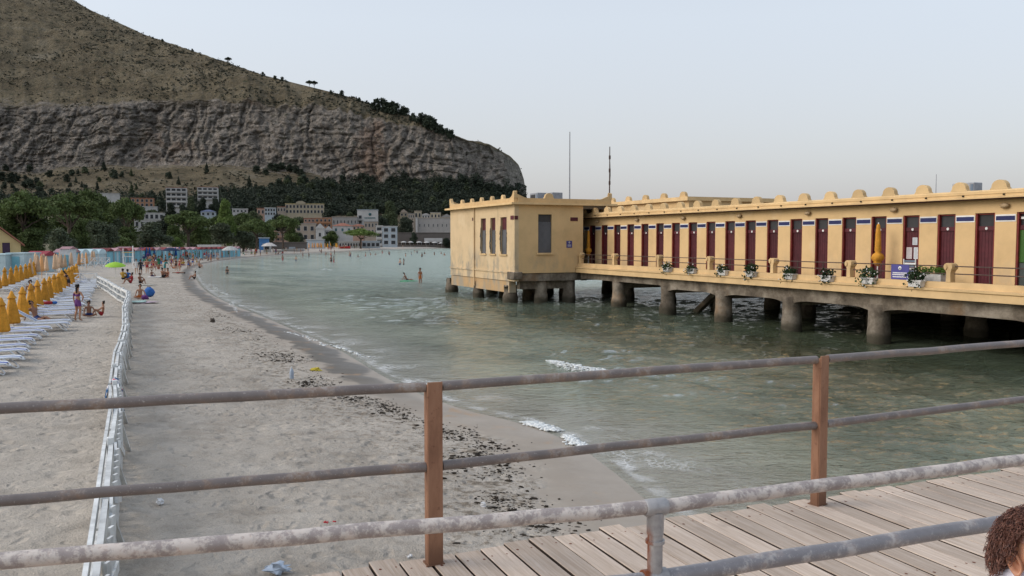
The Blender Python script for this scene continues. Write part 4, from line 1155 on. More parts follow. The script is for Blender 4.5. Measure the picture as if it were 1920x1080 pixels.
# ------------------------------------------------------------------ orange folded parasols
pm = MB(); pm.tube([(0, 0, -.1), (0, 0, 2.3)], .024, 8); POLE = pm.mesh('pole'); POLE.materials.append(M_WHT)
def canopy(seed):
    q = random.Random(seed); ph = q.uniform(0, 6)
    def wob(a, j):
        k = min(1, j / 5); return 1 + (.22 * k) * sin(a * 8 + ph) + .10 * k * sin(a * 3 + ph * 2)
    m = MB(); m.lathe([(.028, 2.2), (.07, 2.12), (.10, 1.95), (.135, 1.7), (.17, 1.4), (.205, 1.1), (.235, .8), (.255, .62), (.24, .52), (.17, .50)], 24, (q.uniform(-.02, .02), 0, 0), True, wob)
    me = m.mesh('canopy'); me.materials.append(M_ORANGE); return me
CAN = [canopy(i) for i in range(4)]
cm = MB(); cm.lathe([(.02, 2.26), (.06, 2.2), (.12, 2.02), (.17, 1.9), (.19, 1.84), (.13, 1.86)], 16, (0, 0, 0), True, lambda a, j: 1 + (.16 if j > 2 else .04) * sin(a * 8 + 1)); CAPME = cm.mesh('top_flounce'); CAPME.materials.append(M_ORANGE)
fm = MB(); fm.tube([(0, 0, 2.2), (0, 0, 2.36)], .018, 6); FIN = fm.mesh('finial'); FIN.materials.append(M_WHT)
def parasol(x, y, label, group, name='folded_parasol'):
    u = thing(name, label, 'parasol', (x, y, gh(x, y)), R.uniform(0, 6), group)
    link('pole', POLE, u)
    c = link('canopy', CAN[R.randrange(4)], u); c.scale = (R.uniform(.95, 1.12),) * 2 + (1,)
    link('top_flounce', CAPME, u); link('finial', FIN, u); u.rotation_euler.x = R.uniform(-.03, .03); u.scale = (.82, .82, R.uniform(.72, .77))
    return u
ORD = ['first', 'second', 'third', 'fourth', 'fifth', 'sixth', 'seventh', 'eighth', 'ninth', 'tenth', 'eleventh', 'twelfth', 'thirteenth', 'fourteenth', 'fifteenth', 'sixteenth', 'seventeenth', 'eighteenth',
       'nineteenth', 'twentieth'] + ['twenty-' + w for w in 'first second third fourth fifth sixth seventh eighth ninth'.split()] + ['thirtieth'] + ['thirty-' + w for w in 'first second third fourth fifth sixth seventh eighth ninth'.split()]
U1 = []
for i in range(15):
    Y = 30.9 + 3.02 * i; X = -18.55 - .445 * (Y - 30.9)
    U1.append((X, Y))
    parasol(X, Y, 'folded orange parasol, %s of the row beside the sandy lane counting away from the boardwalk' % ORD[i], 'orange parasols beside the lane')
U2 = []
for i in range(8):
    Y = 57.4 + 3.0 * i; X = -34.6 - .445 * (Y - 57.4)
    U2.append((X, Y))
    parasol(X, Y, 'folded orange parasol, %s of the rear row counting away from the boardwalk' % ORD[i], 'orange parasols of the rear row')
# ------------------------------------------------------------------ sun loungers
M_TUBE = plain('white_tube', (.66, .68, .70, 1), .4, .08, 4, .05, 30, .03)
def sling(name, a, b, n):
    t = NT(name); y = t.sep(t.co())[1]
    w = t.math('SINE', t.math('MULTIPLY', y, n))
    c = t.mix(t.maprange(w, -.62, -.35), a, b); c = t.mix(1.0, c, t.maprange(t.rand(), 0, 1, .85, 1.08), 'MULTIPLY')
    return t.fin(c, .7, t.bump(t.noise(t.co(), 30, 3), .2, .005), None, .2)
M_SLA = sling('blue_striped_sling', (.62, .65, .70, 1), (.045, .075, .30, 1), 20)
M_SLB = sling('pale_striped_sling', (.66, .68, .70, 1), (.16, .21, .36, 1), 20)
M_NAVY = sling('navy_sling', (.10, .11, .18, 1), (.035, .04, .09, 1), 34)
lm = MB()
for s in (-1, 1):
    lm.tube([(-.95, s * .31, .30), (.75, s * .31, .34), (.92, s * .27, .32), (1.0, s * .14, .26)], .026, 7)
lm.tube([(1.0, -.14, .26), (1.03, 0, .24), (1.0, .14, .26)], .026, 7)
lm.tube([(.55, -.33, .32), (.78, -.33, .1), (.86, -.2, .02), (.9, 0, .015), (.86, .2, .02), (.78, .33, .1), (.55, .33, .32)], .026, 7)
lm.tube([(-.55, -.33, .3), (-.75, -.33, .1), (-.82, -.2, .02), (-.84, 0, .015), (-.82, .2, .02), (-.75, .33, .1), (-.55, .33, .3)], .026, 7)
LFRAME = lm.mesh('frame'); LFRAME.materials.append(M_TUBE)
def sheet(pts, y0, y1):
    m = MB(); th = .012
    for (x0, z0), (x1, z1) in zip(pts[:-1], pts[1:]):
        m.add([(x0, y0, z0), (x1, y0, z1), (x1, y1, z1), (x0, y1, z0), (x0, y0, z0 - th), (x1, y0, z1 - th), (x1, y1, z1 - th), (x0, y1, z0 - th)], [(0, 1, 2, 3), (7, 6, 5, 4), (0, 4, 5, 1), (1, 5, 6, 2), (2, 6, 7, 3), (3, 7, 4, 0)])
    return m
SLING = sheet([(-.3, .33), (.2, .325), (.7, .35), (.95, .32)], -.29, .29).mesh('sling')
SLING.materials.append(M_SLA)
def backm(h):
    m = sheet([(-.32, .34), (-.6, .34 + h * .5), (-.98, .34 + h)], -.29, .29); me = m.mesh('backrest'); me.materials.append(M_SLA)
    f = MB()
    for s in (-1, 1): f.tube([(-.3, s * .31, .33), (-1.0, s * .31, .36 + h)], .022, 6)
    f.tube([(-1.0, -.31, .36 + h), (-1.0, .31, .36 + h)], .022, 6)
    fme = f.mesh('backrest_frame'); fme.materials.append(M_TUBE); return me, fme
BACKS = [backm(.05), backm(.18), backm(.42)]
def lounger(x, y, label, group, mat_, rz):
    g = thing('sun_lounger', label, 'sun lounger', (x, y, gh(x, y) - .01), rz, group)
    link('frame', LFRAME, g)
    o = link('sling', SLING, g); override(o, mat_)
    b, f = BACKS[R.choice((0, 0, 1, 1, 2))]; o = link('backrest', b, g); override(o, mat_); link('backrest_frame', f, o)
    return g
AXN = atan2(.4066, .9136)
n_ = Vector((.9136, .4066)); al = Vector((-.4066, .9136))
i = 0; Y = 23.0
while Y < 74:
    X = -18.55 - .445 * (Y - 30.9); c_ = Vector((X, Y)) + n_ * (R.uniform(.2, .5) if Y < 33 else R.uniform(.85, 1.15))
    if not (36.6 < Y < 37.9):
        mt = M_NAVY if 51 < Y < 57 else (M_SLA if R.random() < .62 else M_SLB)
        lounger(c_.x, c_.y, 'white sun lounger with %s, %s along the lane from the boardwalk' % ('dark navy sling' if mt is M_NAVY else 'blue stripes' if mt is M_SLA else 'pale stripes', ORD[i]), 'sun loungers along the sandy lane', mt, AXN + R.uniform(-.07, .07))
        i += 1
    Y += 1.18 + (.5 if i % 2 == 0 else 0)
for k in range(15):
    Y = 46 + k * 2.0; X = -30.2 - .445 * (Y - 46); c_ = Vector((X, Y)) + n_ * .4
    if (X / Y) < -.615: continue
    lounger(c_.x, c_.y, 'blue striped sun lounger between the two orange parasol rows, %s from the boardwalk' % ORD[k], 'sun loungers between the parasol rows', M_SLA if k % 2 else M_SLB, AXN + R.uniform(-.1, .1))
# ------------------------------------------------------------------ second lido: pale peach parasols, blue ones
def small_parasol(name, me, x, y, label, group, s=1.0, mat_=None):
    o = link(name, me, None, (x, y, gh(x, y)), R.uniform(0, 6)); o.scale = (s, s, s); tag(o, label, 'parasol', group)
    if mat_: override(o, mat_)
    return o
sm = MB(); sm.tube([(0, 0, 0), (0, 0, 2.25)], .025, 5); sm.lathe([(.02, 2.2), (.10, 2.05), (.16, 1.6), (.22, 1.0), (.25, .7), (.12, .66)], 10, (0, 0, 0), True, lambda a, j: 1 + .14 * sin(a * 5))
SMP = sm.mesh('folded_parasol'); M_PEACH = plain('peach_canvas', (.62, .42, .27, 1), .85, .12, 2, .1, 10, .16); SMP.materials.append(M_PEACH)
M_APR = plain('apricot_canvas', (.60, .31, .13, 1), .85, .12, 2, .1, 10, .16)
n_p = 0
for r_ in range(9):
    for k in range(20):
        Y = 75.5 + k * 2.9 + R.uniform(-.4, .4); X = -36.8 - r_ * 2.5 - .36 * (Y - 80) + R.uniform(-.3, .3)
        px, py = proj(X, Y, 1.5)
        if px < 58 or px > 236 or shore_d(X, Y)[0] < 12 or X < np.interp(Y, [86, 107, 127, 146], [-56, -60, -62.2, -64]) + 2.2: continue
        small_parasol('folded_parasol', SMP, X, Y, 'small folded peach parasol in the crowded second lido behind the white fences', 'peach parasols of the second lido', R.uniform(.92, 1.05), M_APR if R.random() < .28 else None); n_p += 1
M_BLUC = plain('blue_canvas', (.012, .075, .26, 1), .8, .12, 2, .1, 10, .12)
for i, (px, py) in enumerate(((222, 487), (229, 487), (263, 486), (268, 486), (275, 486), (281, 486), (289, 485), (300, 484), (312, 483), (318, 483), (330, 483), (337, 482))):
    p = gp(px, py + 4); small_parasol('folded_parasol', SMP, p.x, p.y, 'small folded blue parasol before the huts, %s counting from the orange rows' % ORD[i], 'blue parasols before the huts', 1.1, M_BLUC)
def open_parasol(label, p, r, z0, z1, mat_, ribs=8):
    u = thing('open_parasol', label, 'parasol', p, R.uniform(0, 1))
    m = MB(); m.tube([(0, 0, 0), (0, 0, z1 + .08)], .025, 6); m.build('pole', M_WHT, u)
    m = MB(); m.lathe([(r, z0), (r * .98, z0 + .03), (r * .66, z0 + (z1 - z0) * .55), (r * .3, z1 - .06), (.02, z1)], 16, (0, 0, 0), True, lambda a, j: 1 + .035 * cos(a * 8)); 
    m.build('canopy', mat_, u); return u
M_LIME = plain('lime_canvas', (.30, .52, .045, 1), .7, .08, 2, .1, 10)
p = gp(217, 521); open_parasol('open lime green parasol at the end of the white fence', p, .98, 1.2, 1.62, M_LIME).rotation_euler = (.12, .05, 0)
p = gp(321, 490); open_parasol('open dark blue parasol in front of the pale blue huts', p, 1.6, 1.9, 2.5, plain('navy_canvas', (.012, .03, .075, 1), .8))
p = gp(432, 486); open_parasol('open grey and white parasol among the crowd by the last huts', p, 1.9, 1.9, 2.8, plain('grey_white_canvas', (.42, .42, .40, 1), .8, .3, 3))
p = gp(505, 477); open_parasol('open whitish parasol at the far tip of the hut row', p, 2.2, 2.2, 3.2, plain('off_white_canvas', (.52, .48, .45, 1), .8, .2, 3))
# ------------------------------------------------------------------ bathing huts
M_HUTB = plain('pale_turquoise_boards', (.20, .46, .55, 1), .75, .10, 1.2, .2, 12, .10)
M_HUTW = plain('pale_blue_white_boards', (.47, .60, .64, 1), .75, .10, 1.2, .2, 12, .08)
M_HUTR = plain('dark_red_roof', (.22, .045, .045, 1), .8, .2, 2, .2, 12, .2)
M_HUTP = plain('pinkish_roof', (.42, .25, .27, 1), .8, .2, 2, .2, 12, .1)
def hut(x, y, rz, w, d_, h, wallm, roofm, label, group, arched=False, ridge=.5):
    g = thing('beach_hut', label, 'beach hut', (x, y, gh(x, y) - .05), rz, group)
    m = MB(); m.bx(-w / 2 + .04, w / 2 - .04, 0, d_, 0, h); m.build('wall', wallm, g)
    m = MB(); m.bx(-w / 2 + .03, -w / 2 + .16, -.05, -.002, 0, h); m.bx(w / 2 - .16, w / 2 - .03, -.05, -.002, 0, h); m.build('corner_board', M_STEEL if not arched else M_WHT, g)
    m = MB(); m.bx(-.42, .42, -.035, -.004, .02, min(1.95, h - .1)); dd_ = m.build('door', wallm if R.random() < .7 else M_HUTW, g)
    m = MB()
    if arched:
        arc_ = [(-w / 2 * cos(pi * i / 10), h + .003 + .75 * sin(pi * i / 10)) for i in range(11)]; m.prism(arc_, lambda a, b, t_: (a, t_, b), -.12, d_ + .1)
    else:
        m.prism([(-w / 2, h + .003), (w / 2, h + .003), (0, h + ridge)], lambda a, b, t_: (a, t_, b), -.22, d_ + .15)
    m.build('roof', roofm, g)
HL = [(-56, 86), (-60, 107), (-62.2, 127), (-64, 146), (-65.5, 170), (-66, 190), (-67, 212)]
hp = []
for (ax, ay), (bx_, by_) in zip(HL[:-1], HL[1:]):
    L = sqrt((bx_ - ax) ** 2 + (by_ - ay) ** 2); n = max(1, int(L / 3.1))
    for i in range(n): hp.append((ax + (bx_ - ax) * i / n, ay + (by_ - ay) * i / n, atan2(by_ - ay, bx_ - ax)))
for i, (x, y, a) in enumerate(hp):
    px, py = proj(x, y, 2)
    if px < 140: continue
    ar = 150 < px < 205; hut_n = globals().get('hut_n', -1) + (0 if ar else 1); arc_n = globals().get('arc_n', -1) + (1 if ar else 0)
    hut(x, y, a + pi * 0 , 3.0, 2.4, 1.95 if not ar else 1.6, M_HUTW if ar or R.random() < .12 else M_HUTB, (M_HUTW if ar else (M_HUTR if R.random() < .6 else M_HUTP)),
        ('small arched pale hut behind the peach parasols, %s of its row' % ORD[arc_n] if ar else 'turquoise bathing hut with low roof, %s in the long row counting from the arched huts' % ORD[max(hut_n, 0)]), 'arched huts of the second lido' if ar else 'turquoise huts of the long row', ar)
# bigger pale sheds near the frame edge
def shed(label, px0, px1, ytop, Y, wallm, roofm, ridge, eave=.25, depth=3.0):
    a = at(px0, ytop, Y); b = at(px1, ytop, Y); w = b.x - a.x; x = (a.x + b.x) / 2; z0 = gh(x, Y) - .1
    g = thing('beach_shed', label, 'shed', (x, Y, z0), 0)
    h = a.z - z0
    m = MB(); m.bx(-w / 2, w / 2, 0, depth, 0, h); m.build('wall', wallm, g)
    m = MB()
    if ridge > 0: m.prism([(-eave, h + .003), (depth + eave, h + .003), (depth / 2, h + ridge)], lambda a_, b_, t_: (t_, a_, b_), -w / 2 - eave, w / 2 + eave)
    else: m.bx(-w / 2 - .1, w / 2 + .1, -.1, depth + .1, h + .003, h + .12)
    m.build('roof', roofm, g)
    m = MB(); m.bx(-.4, .4, -.05, -.003, .05, min(2.0, h * .9)); m.build('door', M_STEEL if w > 2.5 else M_HUTB, g)
    return g
shed('long pale blue-white screen wall with a dark slot below the yellow house', -40, 10, 478, 88, M_HUTW, M_HUTW, 0)
shed('pale blue-white changing block right of a dark slot below the yellow house', 13, 45, 476, 89, M_HUTW, M_HUTW, 0)
shed('low white shed with a crimson roof beside the pale changing block', 47, 78, 480, 96, M_HUTW, plain('crimson_roof', (.34, .05, .07, 1), .8), .55)
shed('tall narrow white kiosk with pink roof edge among the parasols', 112, 130, 467, 100, plain('white_boards', (.62, .66, .67, 1), .7), M_HUTP, .3, .1, 1.6)
shed('low white pavilion roof above the middle of the hut row', 218, 238, 465, 165, plain('cream_boards', (.62, .58, .50, 1), .7), M_HUTP, .25)
shed('long white flat roofed pavilion showing over the hut row', 370, 407, 460, 215, plain('white_render', (.62, .62, .61, 1), .7), M_WHT, 0)
for i, (px, yb, yt) in enumerate(((250, 503, 463), (231.5, 497, 468))):
    b = gp(px, yb); h = zpx(yt, b.y) - b.z
    m = MB(); m.tube([(0, 0, 0), (0, 0, h)], [.10, .07], 8); s = thing('flag_pole', 'tall white pole standing on the sand near the lime parasol' if i == 0 else 'slimmer white pole between the peach and blue parasols', 'pole', b); m.build('shaft', M_WHT, s)
    m = MB(); m.blob((0, 0, h + .05), (.1, .1, .1), 1, 8, 5, 0); m.build('ball', M_WHT, s)
b = gp(241, 497); st = thing('lifeguard_stand', 'yellow and white lifeguard stand between the two white poles', 'stand', b); st.scale = (.6, .6, .62)
for sx, sy in ((-1, -.6), (1, -.6), (-1, .6), (1, .6)):
    m = MB(); m.beam((sx * 1.2, sy, 0), (sx * .9, sy * .8, 2.0), .1, .1); m.build('leg', M_WHT, st)
m = MB(); m.bx(-1.1, 1.1, -.6, .6, 2.0, 2.12); m.build('platform', M_WHT, st)
m = MB(); m.bx(-1.3, 1.3, -.75, .75, 3.0, 3.1); m.build('canopy', plain('yellow_board', (.70, .46, .06, 1), .6), st)
for sx in (-1, 1): m = MB(); m.bx(sx * 1.0 - .04, sx * 1.0 + .04, -.04, .04, 2.121, 2.999); m.build('roof_post', M_WHT, st)

# ------------------------------------------------------------------ weed, litter and foam (real lumps on the sand and water)
M_WEED = plain('dark_sea_weed', (.035, .026, .017, 1), .9, .4, 8, .5, 40)
rg = np.random.RandomState(31); wb_ = MB()
cnt = 0
for _ in range(16000):
    Y = 9 + 42 * rg.rand() ** 1.5; i_ = np.argmin(np.abs(SH[:, 1] - Y) + (SH[:, 1] > 75) * 1e3); x0 = np.interp(Y, SH[:88, 1], SH[:88, 0])
    dd_ = rg.normal(2.35, .36)
    X = x0 - dd_ * (1.05 if Y < 22 else 1.25); 
    dens = float(fbm(np.array([X * .55]), np.array([Y * .55]), 91, 3)[0])
    if dens + rg.rand() * .5 < (.16 if Y < 23 else .34): continue
    s = .0145 * rg.uniform(.6, 1) * (1 + (rg.rand() < .14) * rg.uniform(.5, 1.8)) * min(1, 1.25 - Y * .012)
    wb_.blob((X, Y, gh(X, Y) + s * .3), (s * rg.uniform(1, 2.4), s * rg.uniform(.8, 1.4), s * .6), cnt, 5, 3, .5, False); cnt += 1
    if cnt > 4600: break
o = wb_.build('seaweed_litter', M_WEED); tag(o, 'dark strands and clumps of seaweed along the high water line', 'seaweed', kind='stuff')
M_FOAM = plain('wave_foam', (.72, .74, .73, 1), .8, .06, 10, .6, 60, 0)
def foam(label, pts, wid, hgt, n, seed, cat='wave'):
    rg = np.random.RandomState(seed); b = MB(); P_ = [gz(x, y, .05) for x, y in pts]
    for i in range(n):
        s = rg.rand() * (len(P_) - 1); k = int(s); q = P_[k].lerp(P_[min(k + 1, len(P_) - 1)], s - k)
        e = 1 - abs(s / (len(P_) - 1) * 2 - 1) ** 2; e = .35 + .65 * e
        off = rg.normal(0, .45) * wid * e
        b.blob((q.x + rg.normal(0, .08), q.y - off, .03 + max(0, hgt * e * (1 - (off / wid) ** 2)) * rg.uniform(.1, 1)), (rg.uniform(.015, .075), rg.uniform(.012, .045), rg.uniform(.008, .026)), i, 6, 4, .45)
    o = b.build('foam_crest', M_FOAM); tag(o, label, 'wave foam', kind='stuff')
foam('white breaking crest of a small wave off the pier', [(1032, 678), (1058, 688), (1090, 694), (1138, 697)], .30, .17, 1300, 1)
foam('foam of a wavelet running up to the wet sand', [(990, 790), (1012, 798), (1042, 806)], .2, .035, 380, 2)
foam('thin foam ribbon sliding along the wet sand', [(1060, 815), (1078, 828), (1098, 836)], .1, .02, 160, 3)
foam('broken foam ribbon half way along the water edge', [(538, 622), (575, 632), (610, 648)], .14, .03, 60, 4)
foam('broken foam ribbon nearer the boardwalk', [(615, 645), (650, 656), (684, 668)], .14, .03, 60, 5)
foam('small whitecap far out in the bay', [(600, 506), (612, 505), (625, 507)], .4, .12, 60, 6)
foam('foam along the water edge where the beach bends', [(432, 568), (445, 585), (470, 596)], .25, .03, 60, 7)
foam('foam along the water edge farther up the bend', [(400, 535), (415, 548), (428, 552)], .3, .03, 50, 8)
def crumple(name, label, cat, px, py, mat_, size, seed, n=9):
    p = gp(px, py); b = MB(); q = random.Random(seed)
    b.blob((0, 0, size[2] * .7), size, seed, n, 6, .55, False)
    for i in range(3): b.blob((q.uniform(-1, 1) * size[0] * .8, q.uniform(-1, 1) * size[1] * .8, size[2] * .5), tuple(v * q.uniform(.3, .6) for v in size), seed + i, 7, 4, .6, False)
    o = b.build(name, mat_, None, p); tag(o, label, cat); return o
M_PAPER = plain('white_paper', (.66, .66, .66, 1), .8, .1)
M_FILM = plain('pale_blue_plastic', (.36, .42, .50, 1), .3, .15, 12, .4, 30)
crumple('plastic_bag', 'crumpled pale blue plastic bag lying on the sand by the deck edge', 'plastic bag', 522, 1072, M_FILM, (.14, .10, .06), 1)
crumple('paper_scrap', 'crumpled white paper on the sand beside the brown post', 'litter', 905, 950, M_PAPER, (.045, .04, .035), 2)
crumple('paper_scrap', 'small white paper scrap at the foot of the brown post', 'litter', 768, 1046, M_PAPER, (.03, .03, .025), 9)
crumple('paper_scrap', 'white paper scrap on the sand near the white fence', 'litter', 300, 944, M_PAPER, (.05, .05, .04), 4)
crumple('red_scrap', 'bright red plastic scrap on the smooth sand, bigger of two', 'litter', 612, 983, plain('red_plastic', (.50, .02, .03, 1), .4), (.03, .03, .025), 5)
crumple('red_scrap', 'bright red plastic scrap on the smooth sand, smaller of two', 'litter', 627, 981, plain('red_plastic', (.50, .02, .03, 1), .4), (.025, .02, .018), 6)
crumple('yellow_bag', 'crumpled yellow bag lying in the seaweed line', 'litter', 593, 695, plain('yellow_plastic', (.60, .48, .05, 1), .5), (.16, .09, .06), 7)
p = gp(547, 710); b = thing('plastic_bottle', 'clear plastic bottle standing in the sand', 'bottle', p)
m = MB(); m.lathe([(.0, 0), (.06, 0), (.065, .02), (.06, .1), (.065, .18), (.05, .25), (.022, .29), (.02, .32)], 10); m.build('body', M_FILM, b)
m = MB(); m.lathe([(0, .32), (.025, .32), (.025, .35), (0, .35)], 8); m.build('cap', M_WHT, b)
crumple('dark_stone', 'lone dark stone near the wet band half way up the beach', 'stone', 399, 604, plain('dark_stone_grey', (.12, .10, .085, 1), .9), (.14, .12, .11), 8)
# towel on the fence
i_ = 6
pf = FP[4].lerp(FP[5], .15)
tw = MB(); N_ = 7
hang = [(-.16, .55), (-.12, .75), (-.06, .93), (.0, .97), (.07, .92), (.13, .72), (.15, .40)]
ddv = (FP[5] - FP[4]).normalized()
vs = []; 
for j in range(9):
    for (o_, z) in hang: vs.append((ddv.x * (j - 4) * .085 - (-ddv.y) * o_ * 1.1 + .02 * sin(j * 2 + z * 5), ddv.y * (j - 4) * .085 - ddv.x * o_ * 1.1, z - .03 * cos(j * 1.3) * (1 if abs(o_) > .1 else 0)))
fs = [(j * N_ + k, (j + 1) * N_ + k, (j + 1) * N_ + k + 1, j * N_ + k + 1) for j in range(8) for k in range(N_ - 1)]
tw.add(vs, fs, True)
tt = NT('striped_towel_cloth'); c = tt.ramp(tt.noise(tt.scaled(tt.co(), (1, 1, .8)), 3.2, 2), [(.3, (.60, .10, .13, 1)), (.42, (.66, .62, .62, 1)), (.5, (.03, .10, .22, 1)), (.6, (.12, .35, .48, 1)), (.7, (.55, .62, .64, 1))], 'CONSTANT')
tt.fin(c, .9, None, None, .1)
o = tw.build('beach_towel', tt.m, None, pf); sm_ = o.modifiers.new('solid', 'SOLIDIFY'); sm_.thickness = .012; tag(o, 'red, white and blue towel hung over the white fence', 'towel')
# ------------------------------------------------------------------ people
def skin_mesh(J, B, root, sub=1):
    """one continuous body grown over a jointed skeleton; J: name -> (x, y, z, radius)"""
    names = list(J); idx = {n: i for i, n in enumerate(names)}
    me = bpy.data.meshes.new('skeleton')
    me.from_pydata([J[n][:3] for n in names], [(idx[a], idx[b]) for a, b in B], [])
    o = bpy.data.objects.new('skeleton', me); COL.objects.link(o)
    sk = o.modifiers.new('skin', 'SKIN'); sk.use_smooth_shade = True; sk.branch_smoothing = .4
    ss = o.modifiers.new('sub', 'SUBSURF'); ss.levels = sub; ss.render_levels = sub
    for n in names:
        r = J[n][3]; v = me.skin_vertices[0].data[idx[n]]
        v.radius = r if hasattr(r, '__len__') else (r, r); v.use_root = (n == root)
    bpy.context.view_layer.update()
    dg = bpy.context.evaluated_depsgraph_get()
    ev = o.evaluated_get(dg)
    res = bpy.data.meshes.new_from_object(ev)
    bpy.data.objects.remove(o); bpy.data.meshes.remove(me)
    return res
def base_pose(fem=False):
    w = .155 if fem else .185; hp = .092 if fem else .085
    return {'pel': (0, 0, .93, (.135, .105)), 'waist': (0, 0, 1.09, (.112 if fem else .13, .088)), 'chest': (0, .01, 1.29, (.135 if fem else .155, .098)), 'neckb': (0, .012, 1.44, (.075, .06)), 'neck': (0, 0, 1.50, .052),
            'jaw': (0, -.012, 1.575, (.066, .074)), 'head': (0, -.004, 1.645, (.074, .088)), 'crown': (0, .006, 1.705, (.055, .066)),
            'shL': (w, .01, 1.40, .052), 'elL': (w + .05, .04, 1.13, .038), 'wrL': (w + .06, -.03, .90, .027), 'haL': (w + .06, -.06, .81, (.02, .034)),
            'shR': (-w, .01, 1.40, .052), 'elR': (-w - .05, .04, 1.13, .038), 'wrR': (-w - .06, -.03, .90, .027), 'haR': (-w - .06, -.06, .81, (.02, .034)),
            'hiL': (hp, 0, .86, .092), 'knL': (hp + .01, -.015, .49, .056), 'caL': (hp + .01, .02, .34, .05), 'anL': (hp + .01, .03, .085, .034), 'toL': (hp + .03, -.12, .035, (.034, .024)),
            'hiR': (-hp, 0, .86, .092), 'knR': (-hp - .01, -.015, .49, .056), 'caR': (-hp - .01, .02, .34, .05), 'anR': (-hp - .01, .03, .085, .034), 'toR': (-hp - .03, -.12, .035, (.034, .024))}
BONES = [('pel', 'waist'), ('waist', 'chest'), ('chest', 'neckb'), ('neckb', 'neck'), ('neck', 'jaw'), ('jaw', 'head'), ('head', 'crown')]
for s in 'LR': BONES += [('chest', 'sh' + s), ('sh' + s, 'el' + s), ('el' + s, 'wr' + s), ('wr' + s, 'ha' + s), ('pel', 'hi' + s), ('hi' + s, 'kn' + s), ('kn' + s, 'ca' + s), ('ca' + s, 'an' + s), ('an' + s, 'to' + s)]
def setj(J, **kw):
    for k, v in kw.items(): J[k] = tuple(v) + (J[k][3],)
    return J
def pose_stand(fem, v):
    J = base_pose(fem)
    if v == 1:   # weight on one leg, hand on the hip
        setj(J, knL=(.13, -.07, .50), caL=(.14, .0, .34), anL=(.16, .03, .09), toL=(.2, -.11, .035), elR=(-.36, .06, 1.16), wrR=(-.2, -.06, .99), haR=(-.14, -.08, .96))
    if v == 2:   # stepping
        setj(J, knL=(.1, -.2, .52), caL=(.1, -.14, .35), anL=(.1, -.16, .09), toL=(.12, -.31, .04), knR=(-.1, .08, .50), caR=(-.1, .2, .36), anR=(-.1, .30, .14), toR=(-.11, .18, .04), elL=(.23, .16, 1.15), wrL=(.22, .16, .92), haL=(.21, .14, .83), elR=(-.23, -.1, 1.15), wrR=(-.2, -.26, 1.0), haR=(-.18, -.32, .95))
    if v == 3:   # reaching forward, bent
        setj(J, waist=(0, -.05, 1.08), chest=(0, -.17, 1.25), neckb=(0, -.24, 1.37), neck=(0, -.28, 1.41), jaw=(0, -.33, 1.46), head=(0, -.36, 1.52), crown=(0, -.37, 1.58), shL=(.17, -.2, 1.33), shR=(-.17, -.2, 1.33), elL=(.22, -.34, 1.12), wrL=(.18, -.52, 1.02), haL=(.16, -.6, 1.0), elR=(-.22, -.3, 1.1), wrR=(-.2, -.4, .9), haR=(-.19, -.44, .82))
    return J
def pose_sit(v):
    J = base_pose(False); dz = -.80
    for k in list(J):
        x, y, z, r = J[k]
        J[k] = (x, y + (0 if z < 1.0 else (z - .93) * (.05 if v != 2 else .45)), z + dz, r)
    if v == 0:   # knees drawn up, arms round them
        setj(J, hiL=(.10, -.04, .11), hiR=(-.10, -.04, .11), knL=(.15, -.42, .46), knR=(-.15, -.42, .46), caL=(.14, -.52, .30), caR=(-.14, -.52, .30), anL=(.12, -.62, .07), anR=(-.12, -.62, .07), toL=(.13, -.77, .035), toR=(-.13, -.77, .035),
             elL=(.24, -.2, .42), wrL=(.14, -.42, .38), haL=(.07, -.47, .36), elR=(-.24, -.2, .42), wrR=(-.14, -.42, .40), haR=(-.07, -.47, .38))
    if v == 1:   # cross legged, one arm out to the sand
        setj(J, hiL=(.11, -.05, .12), hiR=(-.11, -.05, .12), knL=(.36, -.30, .16), knR=(-.36, -.30, .16), caL=(.2, -.4, .10), caR=(-.2, -.4, .11), anL=(.02, -.42, .07), anR=(-.04, -.36, .08), toL=(-.12, -.42, .06), toR=(.1, -.32, .06),
             elL=(.32, -.1, .33), wrL=(.38, -.30, .16), haL=(.40, -.38, .08), elR=(-.26, -.08, .32), wrR=(-.28, -.28, .2), haR=(-.27, -.35, .16))
    if v == 2:   # leaning back on the hands, legs out
        setj(J, hiL=(.10, -.05, .11), hiR=(-.10, -.05, .11), knL=(.12, -.45, .22), knR=(-.14, -.44, .15), caL=(.12, -.62, .14), caR=(-.14, -.62, .10), anL=(.12, -.84, .06), anR=(-.14, -.85, .05), toL=(.13, -.92, .15), toR=(-.15, -.93, .14),
             elL=(.27, .36, .30), wrL=(.27, .42, .09), haL=(.28, .48, .04), elR=(-.27, .36, .30), wrR=(-.27, .42, .09), haR=(-.28, .48, .04))
    return J
def pose_lie():
    J = base_pose(False); K = {}
    for k, (x, y, z, r) in J.items(): K[k] = (x, -(z - .93), .12 + y * .8, r)
    return K
